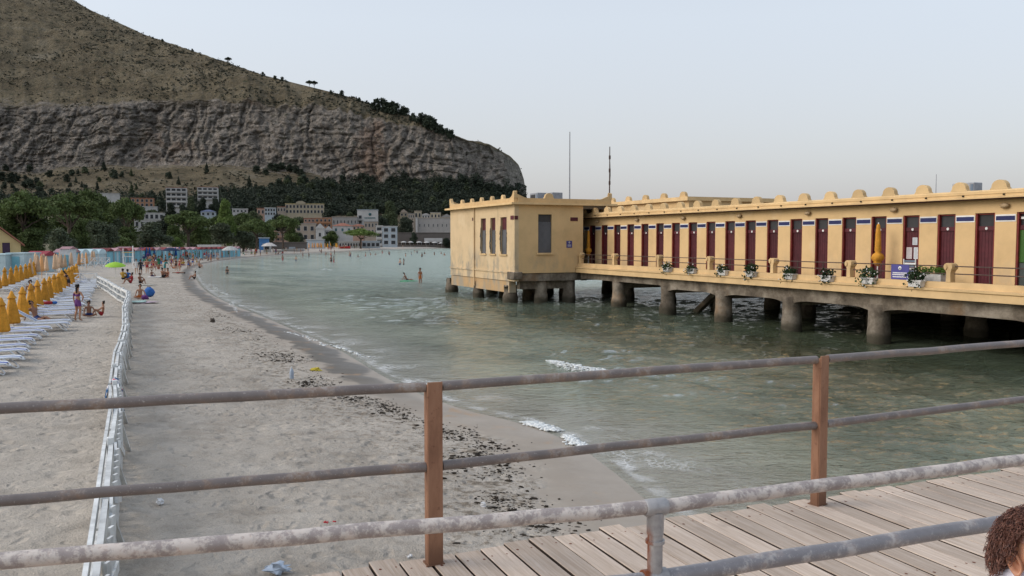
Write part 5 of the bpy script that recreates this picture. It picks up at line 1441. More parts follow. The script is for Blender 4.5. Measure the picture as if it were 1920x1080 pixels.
def hair_mesh(J, long_, seed):
    """a cap of hair over the back and crown of the head, with a tail when long"""
    h = Vector(J['head'][:3]); c = Vector(J['crown'][:3]); j = Vector(J['jaw'][:3])
    ax = (c - j).normalized(); q = random.Random(seed); m = MB()
    back = Vector((0, 1, 0)); back = (back - ax * back.dot(ax)).normalized()
    if abs(ax.z) < .3: back = Vector((0, 0, -1))
    for i in range(22):
        t_ = q.uniform(-1.0, 1.0); a = q.uniform(-2.0, 2.0)
        side = ax.cross(back)
        p = h + ax * (.03 + .075 * t_) + (back * cos(a) + side * sin(a)) * (.066 * sqrt(max(.05, 1 - (t_ * .75) ** 2)))
        m.blob(p, (.045, .045, .045), seed + i, 6, 4, .3)
    m.blob(h + ax * .075 + back * .01, (.07, .075, .045), seed, 8, 5, .15)
    if long_:
        for i in range(5): m.blob(h + back * (.085 + .012 * i) - ax * (.04 + i * .05) if abs(ax.z) > .3 else h - ax * (.05 * i), (.06 - .004 * i, .04, .05), seed + 40 + i, 6, 4, .25)
    return m.mesh('hair')
def cloth_from(me, test, name, push=.012):
    """swimwear cut from the body's own surface and lifted off the skin"""
    V = np.empty(len(me.vertices) * 3, np.float32); me.vertices.foreach_get('co', V); V = V.reshape(-1, 3)
    N = np.empty(len(me.vertices) * 3, np.float32); me.vertices.foreach_get('normal', N); N = N.reshape(-1, 3)
    m = MB(); used = {}; vs = []; fs = []
    for p in me.polygons:
        c = p.center
        if test(c):
            f = []
            for i in p.vertices:
                if i not in used: used[i] = len(vs); vs.append(V[i] + N[i] * push)
                f.append(used[i])
            fs.append(f)
    m.add(vs, fs, True); return m.mesh(name) if vs else None
SKINS = [plain('skin_tan', (.34, .175, .105, 1), .55, .08, 6, .05, 40, .05), plain('skin_brown', (.22, .105, .062, 1), .55, .08, 6, .05, 40, .05), plain('skin_fair', (.47, .275, .185, 1), .55, .08, 6, .05, 40, .05)]
HAIRS = [plain('dark_hair', (.018, .013, .010, 1), .6, .2, 20, .4, 60), plain('brown_hair', (.06, .035, .02, 1), .6, .2, 20, .4, 60)]
CLOTHS = {n: plain(n + '_swim_cloth', c, .8, .12, 8, .1, 40) for n, c in {'black': (.02, .02, .025, 1), 'red': (.34, .025, .03, 1), 'navy': (.02, .035, .12, 1), 'blue': (.03, .12, .36, 1), 'green': (.03, .18, .08, 1), 'white': (.6, .6, .58, 1), 'orange': (.5, .14, .03, 1), 'purple': (.13, .04, .17, 1), 'teal': (.05, .25, .25, 1), 'mustard': (.40, .24, .04, 1)}.items()}
PROTO = {}
def proto(key):
    if key in PROTO: return PROTO[key]
    kind, fem, v = key
    J = pose_stand(fem, v) if kind == 'stand' else pose_sit(v) if kind == 'sit' else pose_lie()
    body = skin_mesh(J, BONES, 'pel', 1); body.name = 'person'
    hip = J['pel'][2]; px_ = Vector(J['pel'][:3])
    def near_hip(c):
        p = Vector(c)
        def dseg(a, b):
            a = Vector(a); b = Vector(b); t_ = max(0, min(1, (p - a).dot(b - a) / (b - a).length_squared)); return (p - a - (b - a) * t_).length
        def lim(k, f):
            a = Vector(J['hi' + k][:3]); b = Vector(J['kn' + k][:3]); return a + (b - a) * f
        f = .10 if fem else (.45 if kind == 'stand' else .22)
        ds = min(dseg(lim('L', 0), lim('L', f)), dseg(lim('R', 0), lim('R', f)), dseg(px_, px_ + (Vector(J['waist'][:3]) - px_) * .15))
        armd = min((p - Vector(J[k][:3])).length for k in ('haL', 'haR', 'wrL', 'wrR'))
        return ds < .125 and armd > .06
    trunks = cloth_from(body, near_hip, 'swim_bottoms')
    top = None
    if fem:
        ch = Vector(J['chest'][:3]); top = cloth_from(body, lambda c: abs((Vector(c) - ch).dot((Vector(J['neckb'][:3]) - ch).normalized()) + .03) < .055 and (Vector(c) - ch).length < .21, 'swim_top')
    shirt = cloth_from(body, lambda c: (Vector(c) - Vector(J['chest'][:3])).length < .30 and (Vector(c) - Vector(J['jaw'][:3])).length > .12 and min((Vector(c) - Vector(J[k][:3])).length for k in ('wrL', 'wrR', 'haL', 'haR')) > .1, 'shirt', .016)
    PROTO[key] = (body, hair_mesh(J, fem, len(PROTO) * 7), trunks, top, shirt); return PROTO[key]
def person(label, p, key, rz, s=1.0, skin=0, hair=0, suit='black', group=None, shirt=None, sink=0.0):
    body, hm, tr_, tp_, sh_ = proto(key)
    o = link('person', body, None, (p.x, p.y, p.z - sink), rz, SKINS[skin]); o.scale = (s, s, s)
    override(o, SKINS[skin]); tag(o, label, 'person', group)
    h = link('hair', hm, o, mat=HAIRS[hair]); override(h, HAIRS[hair])
    if tr_: c = link('swim_bottoms', tr_, o, mat=CLOTHS[suit]); override(c, CLOTHS[suit])
    if shirt and sh_: c = link('shirt', sh_, o, mat=CLOTHS[shirt]); override(c, CLOTHS[shirt])
    elif tp_: c = link('swim_top', tp_, o, mat=CLOTHS[suit]); override(c, CLOTHS[suit])
    return o
# local front is -y (towards us at rz = 0)
person('woman in a dark bikini standing with her back to us beside two children', gp(147, 602), ('stand', True, 1), pi * .93, .97, 0, 0, 'purple')
person('child sitting on the sand with an arm out, the one close beside the standing woman', gp(167, 594), ('sit', False, 1), .5, .82, 1, 0, 'navy')
person('child sitting on the sand turned towards another child, closer to the fence', gp(193, 593), ('sit', False, 0), -1.1, .80, 0, 0, 'red')
person('man sitting on the sand with legs out at the foot of an orange parasol', gp(69, 603), ('sit', False, 2), 1.2, 1.0, 1, 0, 'navy')
person('person half hidden between two folded orange parasols', gp(58, 580), ('stand', False, 0), .4, .9, 1, 0, 'black')
person('woman bending over the sun loungers', gp(130, 548), ('stand', True, 3), -1.3, .95, 0, 0, 'black')
person('person sitting on a towel beside a big blue beach bag', gp(263, 560), ('sit', False, 1), .3, 1.0, 0, 1, 'orange')
person('sunburnt person in red sitting with knees up by the fence, first of a pair', gp(247, 532), ('sit', False, 0), -1.0, 1.05, 1, 0, 'red', None, 'red')
person('dark haired person sitting with knees up beside one in red', gp(263, 532), ('sit', False, 0), .9, 1.02, 1, 0, 'black')
person('person in a mustard shirt sitting under the lime parasol', gp(231, 525), ('sit', False, 0), pi, 1.15, 1, 0, 'black', None, 'mustard')
person('person in a blue shirt sitting with back to us beside the lime parasol', gp(240, 525), ('sit', False, 0), pi, 1.1, 1, 0, 'navy', None, 'blue')
person('person standing in dark clothes behind the seated pair', gp(264, 516), ('stand', False, 0), .3, 1.0, 1, 0, 'black', None, 'black')
person('pale person in a white shirt standing next to one in dark clothes', gp(256, 514), ('stand', True, 1), .2, .98, 2, 1, 'white', None, 'white')
person('slim woman standing on the sand between two groups', gp(276, 513), ('stand', True, 0), .4, 1.0, 2, 1, 'red')
person('woman walking past the seated group in a red bikini', gp(288, 508), ('stand', True, 2), -1.2, 1.0, 0, 0, 'red')
person('person in a dark green wrap standing in the crowd', gp(298, 506), ('stand', True, 0), .8, 1.05, 1, 0, 'green', None, 'green')
person('person in a teal shirt bending down in the crowd', gp(309, 512), ('stand', False, 3), 1.2, 1.0, 0, 1, 'teal', None, 'teal')
person('dark haired man sitting with his back to us on the open sand', gp(305, 521), ('sit', False, 0), pi * .9, 1.15, 1, 0, 'black')
person('woman sitting on the open sand next to a dark haired man', gp(314, 521), ('sit', True, 1), -.4, 1.1, 0, 0, 'red')
person('child sitting on the sand beside a white towel', gp(285, 519), ('sit', False, 1), .8, .8, 1, 0, 'navy')
person('woman in a dark swimsuit standing alone near the water', gp(330, 508), ('stand', True, 1), .9, .98, 0, 0, 'black')
person('tall slim woman standing alone near the water with pale skin', gp(337, 508), ('stand', True, 0), -.6, 1.0, 2, 1, 'red')
person('person lying on the sand near the wet edge', gp(336, 513), ('lie', False, 0), 1.3, 1.0, 1, 0, 'red')
person('person crouching at the water edge where the beach bends', gp(374, 503), ('sit', False, 0), .9, 1.1, 0, 0, 'black')
person('child crouching in the shallow film of water', gp(366, 524), ('sit', False, 0), -1.0, .95, 0, 0, 'black')
# towels, bag, ball
def flat(name, label, cat, px, py, w, l, mat_, rz, th=.02):
    p = gp(px, py); m = MB(); n = 6; vs = []
    q = random.Random(int(px * 7)); 
    for j in range(n + 1):
        for k in range(n + 1): vs.append(((j / n - .5) * w, (k / n - .5) * l, .035 + q.uniform(0, .03)))
    m.add(vs, [(j * (n + 1) + k, (j + 1) * (n + 1) + k, (j + 1) * (n + 1) + k + 1, j * (n + 1) + k + 1) for j in range(n) for k in range(n)], True)
    o = m.build(name, mat_, None, p, rz); s = o.modifiers.new('solid', 'SOLIDIFY'); s.thickness = th; tag(o, label, cat); return o
M_TW1 = plain('pale_green_towel', (.40, .55, .50, 1), .9, .3, 4); M_TW2 = plain('pinkish_towel', (.55, .42, .48, 1), .9, .25, 4); M_TW3 = plain('cream_towel', (.58, .55, .48, 1), .9, .1, 4)
flat('beach_towel', 'pale green towel under the person with the blue bag', 'towel', 256, 567, 1.1, 1.7, M_TW1, .4)
flat('beach_towel', 'pinkish towel spread next to the big blue bag', 'towel', 274, 568, 1.0, 1.5, M_TW2, -.3)
flat('beach_towel', 'cream towel on the sand in front of the seated pair', 'towel', 262, 535, 2.6, .8, M_TW3, .05)
flat('beach_towel', 'white towel on the open sand by the seated couple', 'towel', 293, 520, 1.8, 1.2, plain('white_towel', (.6, .6, .6, 1), .9), .2)
flat('beach_towel', 'dark towel on the lounger side of the lane', 'towel', 92, 601, 1.3, .5, plain('maroon_towel', (.10, .03, .035, 1), .9), .3)
p = gp(280, 557); bg = thing('beach_bag', 'big round blue beach bag on the sand', 'bag', p)
m = MB(); m.blob((0, 0, .33), (.37, .28, .35), 4, 14, 8, .08); m.build('body', CLOTHS['blue'], bg)
m = MB(); m.tube([(-.2, 0, .55), (-.12, 0, .72), (.10, 0, .70), (.18, 0, .55)], .022, 6); m.build('strap', CLOTHS['navy'], bg)
p = gp(264, 566); o = MB().blob((0, 0, .15), (.26, .2, .17), 9, 10, 6, .2).build('dark_bag', CLOTHS['purple'], None, gp(272, 562)); tag(o, 'low dark purple bag between the person and the big blue bag', 'bag')
b = thing('beach_toy', 'red and blue inflatable toy lying on a sun lounger', 'toy', gp(90, 586) + Vector((0, 0, .42)))
m = MB(); m.tube([(.18 * cos(a), .18 * sin(a), .08) for a in np.linspace(0, 6.28, 13)], .08, 8, False); m.build('ring', CLOTHS['red'], b)
m = MB(); m.blob((.3, .1, .08), (.16, .1, .08), 3, 8, 5, .1); m.build('head', CLOTHS['blue'], b)
# wading and swimming in the bay
def sea_pt(px, py): return gz(px, py, 0.0)
person('woman standing knee deep in the sea beside a green float', sea_pt(788, 531), ('stand', True, 0), .6, 1.0, 0, 0, 'orange', None, None, .28)
person('person lounging on a green float in the sea', sea_pt(763, 527), ('sit', False, 2), 1.3, .95, 1, 0, 'black', None, None, .02)
fl = MB(); fl.blob((0, 0, .03), (1.0, .5, .12), 3, 16, 6, .1); o = fl.build('green_float', plain('green_vinyl', (.03, .30, .12, 1), .3), None, sea_pt(767, 528)); tag(o, 'long bright green float drifting in the sea', 'float')
swim = [(621, 492, 'two bathers wading close together, the taller one', .55), (626, 492, 'two bathers wading close together, the shorter one', .7), (750, 497, 'dark pair of waders near the pavilion, first', .7), (757, 497, 'dark pair of waders near the pavilion, second', .75),
        (530, 487, 'lone wader standing waist deep off the hut row', .8), (555, 489, 'lone wader with arms out off the town beach', .8), (426, 511, 'single swimmer close to the bend of the beach', 1.05), (568, 480, 'swimmer far out near the moored boat', .9)]
for i, (px, py, lab, s_) in enumerate(swim):
    person(lab, sea_pt(px, py), ('stand', i % 3 == 0, (0, 1, 2)[i % 3]), R.uniform(-2, 2), 1.05, i % 3, 0, ('black', 'red', 'navy')[i % 3], None, None, s_)
for i in range(30):
    px = R.uniform(560, 838); py = R.uniform(470.5, 483); p = sea_pt(px, py)
    if shore_d(p.x, p.y)[0] > -2: continue
    person('tiny distant bather standing in the sea off the town beach', p, ('stand', i % 2 == 0, i % 3), R.uniform(-3, 3), 1.0, i % 3, 0, ('black', 'red', 'navy', 'blue')[i % 4], 'distant bathers in the sea', None, R.uniform(.55, 1.1))
nn = 0
for i in range(900):
    if nn >= 150: break
    px = R.uniform(268, 640); py = R.uniform(474, 506); p = gp(px, py); d_ = shore_d(p.x, p.y)[0]
    if d_ < .6 or d_ > (15 if px > 330 else 24) or p.y > 420 or p.y < 88: continue
    k = ('stand', R.random() < .5, R.randrange(3)) if R.random() < .62 else ('sit', False, R.randrange(3))
    su = R.choice(list(CLOTHS)); shc = R.choice(list(CLOTHS)) if R.random() < .25 else None; sk_ = R.randrange(3)
    person('small distant %s sunbather in %s %s, %s in the crowd below the huts' % (('tanned', 'dark', 'fair')[sk_], shc or su, 'shirt' if shc else 'swimwear', {'stand': 'standing', 'sit': 'sitting'}[k[0]]), p, k, R.uniform(-3, 3), R.uniform(.8, 1.05), sk_, R.randrange(2), su,
           'standing people of the distant beach crowd' if k[0] == 'stand' else 'seated people of the distant beach crowd', shc); nn += 1
nn = 0
for i in range(400):
    if nn >= 22: break
    px = R.uniform(560, 835); py = R.uniform(462, 471); p = gp(px, py); d_ = shore_d(p.x, p.y)[0]
    if d_ < .6 or d_ > 14 or p.y < 330: continue
    person('tiny figure standing on the far town beach', p, ('stand', i % 2 == 0, i % 3), R.uniform(-3, 3), 1.0, i % 3, 0, R.choice(list(CLOTHS)), 'people on the far town beach', R.choice(list(CLOTHS)) if i % 3 == 0 else None); nn += 1

# ------------------------------------------------------------------ curly haired child close to us at the rail
HC = at(1942, 1040, 2.2)
ch = thing('person', 'young child with dark curly hair and a white collar standing by the pipe railing', 'person', (HC.x, HC.y, ZDK))
S_ = (HC.z - ZDK)                                   # head centre above the deck
FA = radians(-58)                                   # facing: to the right and a little towards us
def F(f, r, u): return Vector((cos(FA) * f + sin(FA) * r, sin(FA) * f - cos(FA) * r, u))
k_ = S_ / 1.0
J = {'pel': (0, 0, .47, (.085, .07)), 'waist': (0, 0, .58, (.085, .068)), 'chest': (0, 0, .72, (.095, .07)), 'neckb': (0, 0, .815, (.055, .045)), 'neck': (.01, 0, .87, .036), 'skull': (.015, 0, .95, .05)}
for s, g in (('L', -1), ('R', 1)):
    J.update({'sh' + s: (0, g * .115, .785, .036), 'el' + s: (.0, g * .15, .62, .027), 'wr' + s: (.06, g * .14, .49, .02), 'ha' + s: (.09, g * .13, .44, (.022, .014)),
              'hi' + s: (0, g * .055, .43, .058), 'kn' + s: (.01, g * .06, .25, .04), 'ca' + s: (-.01, g * .06, .17, .036), 'an' + s: (-.015, g * .06, .05, .026), 'to' + s: (.08, g * .07, .025, .024)})
B_ = [('pel', 'waist'), ('waist', 'chest'), ('chest', 'neckb'), ('neckb', 'neck'), ('neck', 'skull')]
for s in 'LR': B_ += [('chest', 'sh' + s), ('sh' + s, 'el' + s), ('el' + s, 'wr' + s), ('wr' + s, 'ha' + s), ('pel', 'hi' + s), ('hi' + s, 'kn' + s), ('kn' + s, 'ca' + s), ('ca' + s, 'an' + s), ('an' + s, 'to' + s)]
J = {n: tuple(F(*v[:3]))[:3] + (v[3],) for n, v in J.items()}
body = skin_mesh(J, B_, 'pel', 2)
hm = MB(); nu, nv = 40, 28; vs = []
for j in range(nv + 1):
    th_ = pi * j / nv
    for i in range(nu):
        a = 2 * pi * i / nu
        f, r, u = sin(th_) * cos(a), sin(th_) * sin(a), cos(th_)
        ff, rr, uu = f * .088, r * .070, u * .105
        if u < 0: ff *= 1 + .06 * u if f > 0 else 1 + .32 * u; rr *= 1 + .38 * u
        g_ = math.exp(-((r / .16) ** 2 + ((u + .16) / .16) ** 2)) * max(0, f); ff += .020 * g_                 # nose
        g_ = math.exp(-(((abs(r) - .42) / .2) ** 2 + ((u - .04) / .13) ** 2)) * max(0, f); ff -= .010 * g_       # eye sockets
        g_ = math.exp(-(((abs(r) - .45) / .25) ** 2 + ((u + .32) / .22) ** 2)) * max(0, f); ff += .008 * g_      # cheeks
        g_ = math.exp(-((r / .28) ** 2 + ((u + .48) / .06) ** 2)) * max(0, f); ff += .006 * g_                   # lips
        g_ = math.exp(-((r / .25) ** 2 + ((u + .78) / .15) ** 2)) * max(0, f); ff += .008 * g_                   # chin
        vs.append(F(ff + .012, rr, uu + S_))
fs = [(j * nu + i, j * nu + (i + 1) % nu, (j + 1) * nu + (i + 1) % nu, (j + 1) * nu + i) for j in range(nv) for i in range(nu)]
hm.add(vs, fs, True)
# ears grown on the sides of the head
for g in (-1, 1):
    ev = []; na, nr_ = 16, 6
    for q in range(nr_):
        rr = q / (nr_ - 1)
        for i in range(na):
            a = 2 * pi * i / na
            w = .0175 * (1 + .15 * sin(a)) ; hgt = .031
            out = .016 * rr + (.006 if .7 < rr < .95 else 0) - (.004 if .3 < rr < .65 else 0) + (.006 * (1 - max(0, cos(a))) * rr)
            ev.append(F(-.012 - cos(a) * w * rr * -1 - .010 * sin(a) * rr, g * (.064 + out), S_ - .012 + sin(a) * hgt * rr))
    ef = [(q * na + i, q * na + (i + 1) % na, (q + 1) * na + (i + 1) % na, (q + 1) * na + i) for q in range(nr_ - 1) for i in range(na)]
    # rim back to the head
    b0 = (nr_ - 1) * na; n0 = len(ev)
    for i in range(na):
        a = 2 * pi * i / na; ev.append(F(-.012 + cos(a) * .011 - .008 * sin(a), g * .058, S_ - .012 + sin(a) * .022))
    ef += [(b0 + i, b0 + (i + 1) % na, n0 + (i + 1) % na, n0 + i) for i in range(na)]
    hm.add(ev, ef, True)
head = hm.mesh('head')
bm = bmesh.new(); bm.from_mesh(body); bm.from_mesh(head); bm.to_mesh(body); bm.free()
body.polygons.foreach_set('use_smooth', [True] * len(body.polygons))
t = NT('child_skin'); c = t.ramp(t.noise(t.co(), 22, 4, .6), [(.3, (.44, .20, .115, 1)), (.7, (.56, .28, .17, 1))])
t.b.inputs['Subsurface Weight'].default_value = .15; t.b.inputs['Subsurface Radius'].default_value = (.02, .008, .004); t.b.inputs['Subsurface Scale'].default_value = .3
M_CSK = t.fin(c, .5, None, None, .35); body.materials.append(M_CSK)
bo = link('body', body, ch)
for g in (-1, 1):
    m = MB(); m.blob(tuple(F(.079, g * .030, S_ + .006)), (.012, .012, .012), 1, 10, 8, 0); e_ = m.build('eye', plain('eye_white', (.7, .7, .68, 1), .2, 0), bo)
    m = MB(); m.blob(tuple(F(.088, g * .031, S_ + .006)), (.0055, .0055, .0055), 1, 8, 6, 0); m.build('iris', HAIRS[0], bo)
# hair: many separate spiral curls rooted over the scalp
rgc = np.random.RandomState(12); hb_ = MB(); n_c = 0
scal = MB(); sv = []
for j in range(13):
    th_ = pi * .62 * j / 12
    for i in range(24):
        a = 2 * pi * i / 24
        lim_ = 1.0 if cos(a) < -.45 else .60
        t2 = th_ * lim_
        sv.append(F(sin(t2) * cos(a) * .094 + .008, sin(t2) * sin(a) * .077, cos(t2) * .113 + S_))
scal.add(sv, [(j * 24 + i, j * 24 + (i + 1) % 24, (j + 1) * 24 + (i + 1) % 24, (j + 1) * 24 + i) for j in range(12) for i in range(24)], True)
t = NT('curly_brown_hair'); c = t.ramp(t.noise(t.co(), 60, 3, .6), [(.3, (.06, .024, .018, 1)), (.55, (.17, .07, .047, 1)), (.75, (.33, .16, .11, 1))]); c = t.mix(1.0, c, t.maprange(t.rand(), 0, 1, .9, 1.1), 'MULTIPLY')
M_CURL = t.fin(c, .42, None, None, .5)
ho = scal.build('hair', M_CURL, bo)
cb = MB()
while n_c < 2500:
    d = rgc.normal(size=3); d /= np.linalg.norm(d)
    f, r, u = d
    if u < (-.30 if f > -.75 else -.5): continue
    if f > -.16 and u < .60 - .10 * f: continue            # face, temple and ear
    if abs(r) > .45 and u < .05 and f > -.45: continue   # just behind the ear
    base = np.array([f * .092 + .008, r * .075, u * .110 + S_]); L = rgc.uniform(.022, .042); rad = rgc.uniform(.0038, .0075); turns = rgc.uniform(1.5, 3.0)
    dirv = np.array([d[0], d[1], d[2] * .7 - .25 * (1 - u)]); dirv /= np.linalg.norm(dirv)
    e1 = np.cross(dirv, rgc.normal(size=3)); e1 /= np.linalg.norm(e1); e2 = np.cross(dirv, e1); ph = rgc.uniform(0, 6.3)
    pp = []; ns = 10
    for s in range(ns):
        q = s / (ns - 1); a = ph + q * turns * 2 * pi; sag = np.array([0, 0, -.016 * q * q])
        v = base + dirv * L * (q ** .8) + (e1 * cos(a) + e2 * sin(a)) * rad * min(1, q * 3 + .2) + sag
        pp.append(tuple(F(v[0], v[1], v[2])))
    cb.tube(pp, [.00115] * (ns - 2) + [.0009, .0005], 3, False); n_c += 1
o = cb.build('curls', M_CURL, bo); tag(o, kind='stuff')
# clothes
def near_pts(*ks): return [Vector(J[k][:3]) for k in ks]
chp = near_pts('chest')[0]
sh = cloth_from(body, lambda c: .45 < c.z < .835 and (c - Vector(J['haL'][:3])).length > .09 and (c - Vector(J['haR'][:3])).length > .09 and min((c - Vector(J['elL'][:3])).length, (c - Vector(J['elR'][:3])).length) > .05, 'shirt', .008)
M_SHIRT = plain('white_lilac_cotton', (.70, .68, .76, 1), .85, .06, 8, .2, 80); sh.materials.append(M_SHIRT); so = link('shirt', sh, bo)
m = MB(); cc = F(-.018, 0, .868)
ring = lambda rad, z: [tuple(cc + F(cos(a) * rad * 1.05, sin(a) * rad, z)) for a in np.linspace(0, 2 * pi, 21)[:-1]]
r0, r1, r2 = ring(.047, .032), ring(.060, .036), ring(.082, -.022); r3 = ring(.050, -.02)
m.add(r3 + r0 + r1 + r2, [(k * 20 + i, k * 20 + (i + 1) % 20, (k + 1) * 20 + (i + 1) % 20, (k + 1) * 20 + i) for k in range(3) for i in range(20)], True); m.build('collar', M_SHIRT, so)
shorts = cloth_from(body, lambda c: .27 < c.z <= .46 and (c - Vector(J['haL'][:3])).length > .06 and (c - Vector(J['haR'][:3])).length > .06, 'shorts', .009); shorts.materials.append(CLOTHS['navy']); link('shorts', shorts, bo)
# ------------------------------------------------------------------ the town across the bay and the houses on the slope
def tm(name, c, var=.10): return plain(name, c, .9, var, .35, .15, 3, .05, .15)
T_WHITE = tm('town_white', (.44, .43, .415, 1)); T_CREAM = tm('town_cream', (.40, .34, .245, 1)); T_BEIGE = tm('town_beige', (.36, .30, .245, 1)); T_PINK = tm('town_salmon', (.40, .26, .20, 1)); T_ORANGE = tm('town_orange', (.36, .19, .11, 1))
T_GREY = tm('town_grey', (.30, .285, .27, 1)); T_TILE = tm('terracotta_tiles', (.27, .12, .085, 1), .2); T_BLUE = tm('town_blue_white', (.38, .43, .47, 1)); T_DGREY = tm('town_dark_roof', (.13, .115, .105, 1)); T_YEL = tm('town_yellow', (.50, .40, .20, 1))
T_PANE = plain('dark_window_pane', (.028, .032, .038, 1), .25, .2, 1, .05); T_SHUT = plain('green_blue_shutter', (.03, .10, .11, 1), .6, .1)
_wm = {}
def win_meshes(w, h):
    k = (round(w, 1), round(h, 1))
    if k not in _wm:
        w, h = max(.5, k[0]), max(.5, k[1]); f = MB(); t_ = .12
        f.bx(-w / 2 - t_, -w / 2, -.10, -.003, -t_, h + t_); f.bx(w / 2, w / 2 + t_, -.10, -.003, -t_, h + t_); f.bx(-w / 2, w / 2, -.10, -.003, h, h + t_); f.bx(-w / 2 - t_ * 1.5, w / 2 + t_ * 1.5, -.22, -.101, -t_, -.01)
        p = MB(); p.bx(-w / 2 + .01, w / 2 - .01, -.05, -.004, 0, h - .01)
        fm_ = f.mesh('window'); pm_ = p.mesh('pane'); fm_.materials.append(T_WHITE); pm_.materials.append(T_PANE); _wm[k] = (fm_, pm_)
    return _wm[k]
def add_windows(g, w, z0, z1, rows_, cols_, fw=.5, fh=.55, x0=None, x1=None, yy=0.0, frame=None, pane=None, balc=False, wallm=None):
    x0 = -w / 2 if x0 is None else x0; x1 = w / 2 if x1 is None else x1
    cw = (x1 - x0) / cols_; rh = (z1 - z0) / rows_
    fm_, pm_ = win_meshes(cw * fw, rh * fh)
    for r_ in range(rows_):
        for c_ in range(cols_):
            o = link('window', fm_, g, (x0 + cw * (c_ + .5), yy, z0 + rh * (r_ + (1 - fh) * .45)))
            if frame: override(o, frame)
            p = link('pane', pm_, o)
            if pane: override(p, pane)
        if balc:
            m = MB(); zz = z0 + rh * r_ + .05; m.bx(x0 + .1, x1 - .1, yy - 1.3, yy - .25, zz - .18, zz); m.bx(x0 + .1, x1 - .1, yy - 1.3, yy - 1.2, zz + .001, zz + rh * .30); m.build('balcony', wallm or T_WHITE, g)
def bldg(name, label, px0, px1, ytop, Y, wallm, cat='house', rows_=2, cols_=3, roof='flat', roofm=None, depth=9, ybase=None, rz=0.0, fw=.45, fh=.5, balc=False, frame=None, pane=None, zfrac=(.0, 1.0), parapet=True):
    a = at(px0, ytop, Y); b = at(px1, ytop, Y); w = b.x - a.x; x = (a.x + b.x) / 2
    zb = gh(x, Y)
    zvis = zpx(ybase, Y) if ybase else zb
    z0 = min(zb, zvis) - .6
    rz = rz or -.8 * math.atan2(x, Y)
    g = thing(name, label, cat, (x, Y, z0), rz)
    h = a.z - z0; rt = 0
    if roof == 'gable': rt = min(.28 * depth, h * .25)
    elif roof == 'hip': rt = min(.16 * min(w, depth), h * .2)
    hw = h - rt
    m = MB(); m.bx(-w / 2, w / 2, 0, depth, 0, hw); m.build('wall', wallm, g)
    roofm = roofm or T_GREY
    if roof == 'flat':
        m = MB()
        m.bx(-w / 2 - .25, w / 2 + .25, -.25, depth + .2, hw + .003, hw + .35); m.build('roof', roofm, g)
    elif roof == 'gable':
        m = MB(); m.prism([(-w / 2 - .4, hw + .003), (w / 2 + .4, hw + .003), (0, hw + rt)], lambda p, q, t_: (p, t_, q), -.4, depth + .3); m.build('roof', roofm, g)
    else:
        m = MB(); e = .5; i_ = min(w, depth) * .42
        m.add([(-w / 2 - e, -e, hw + .003), (w / 2 + e, -e, hw + .003), (w / 2 + e, depth + e, hw + .003), (-w / 2 - e, depth + e, hw + .003), (-w / 2 + i_, i_, hw + rt), (w / 2 - i_, i_, hw + rt), (w / 2 - i_, depth - i_, hw + rt), (-w / 2 + i_, depth - i_, hw + rt)],
              [(3, 2, 1, 0), (0, 1, 5, 4), (1, 2, 6, 5), (2, 3, 7, 6), (3, 0, 4, 7), (4, 5, 6, 7)]); m.build('roof', roofm, g)
    zv = max(zvis - z0, 0)
    if rows_: add_windows(g, w, zv + (hw - zv) * zfrac[0], zv + (hw - zv) * zfrac[1], rows_, cols_, fw, fh, frame=frame, pane=pane, balc=balc, wallm=wallm)
    g['_w'] = w
    return g
# slope
bldg('hotel', 'tall white hotel block with four rows of dark balconies on the slope', 312, 348, 352, 600, T_WHITE, 'hotel', 4, 4, 'flat', T_TILE, 10, 388, fw=.74, fh=.62, balc=True)
bldg('hotel', 'second white hotel with three storeys, half hidden by trees beside the taller one', 371, 407, 351, 610, T_WHITE, 'hotel', 3, 4, 'flat', T_TILE, 10, 374, fw=.7, fh=.6, balc=True)
bldg('villa', 'orange two storey villa with a white terrace below it on the slope', 247, 286, 372, 560, T_ORANGE, 'villa', 2, 5, 'flat', T_TILE, 9, 388, fw=.5, fh=.6)
bldg('terrace_house', 'low white house under the orange villa', 266, 293, 388, 545, T_WHITE, 'house', 0, 1, 'flat', T_WHITE, 8, 394)
bldg('villa', 'white flat topped villa showing over the big pine crowns', 186, 221, 363, 520, T_WHITE, 'villa', 0, 1, 'flat', T_WHITE, 9, 370)
bldg('villa', 'white stepped villa with arched terraces, upper storey', 272, 306, 400, 470, T_WHITE, 'villa', 1, 4, 'flat', T_WHITE, 8, 412, fw=.62, fh=.62)
bldg('villa', 'white stepped villa with arched terraces, lower wide storey', 254, 310, 412, 455, T_WHITE, 'villa', 1, 6, 'flat', T_WHITE, 9, 428, fw=.5, fh=.5)
bldg('villa', 'beige villa with three arched windows seen under a pine crown', 322, 348, 417, 400, T_CREAM, 'villa', 2, 3, 'flat', T_BEIGE, 8, 442, fw=.46, fh=.55)
bldg('house', 'blue grey house between the tall green tree and a pine', 377, 403, 393, 540, T_BLUE, 'house', 1, 3, 'hip', tm('slate_blue_roof', (.10, .12, .19, 1)), 8, 405)
bldg('house', 'low white house behind the bright green tree', 436, 463, 392, 560, T_WHITE, 'house', 1, 4, 'flat', T_WHITE, 8, 399)
bldg('house', 'small terracotta house next to a blue white one on the slope', 482, 496, 391, 560, T_PINK, 'house', 1, 2, 'flat', T_TILE, 8, 403)
bldg('house', 'blue white house with a dark lattice front on the slope', 496.5, 516, 390, 556, T_BLUE, 'house', 2, 4, 'flat', T_WHITE, 8, 404, fw=.6, fh=.6)
hy = bldg('hotel', 'long cream hotel with two storeys of arcades high above the town', 536, 606, 382.5, 640, T_CREAM, 'hotel', 2, 11, 'flat', T_YEL, 12, 401, fw=.55, fh=.55)
m = MB(); w = hy['_w']; h0 = at(560, 380, 640).z - hy.location.z
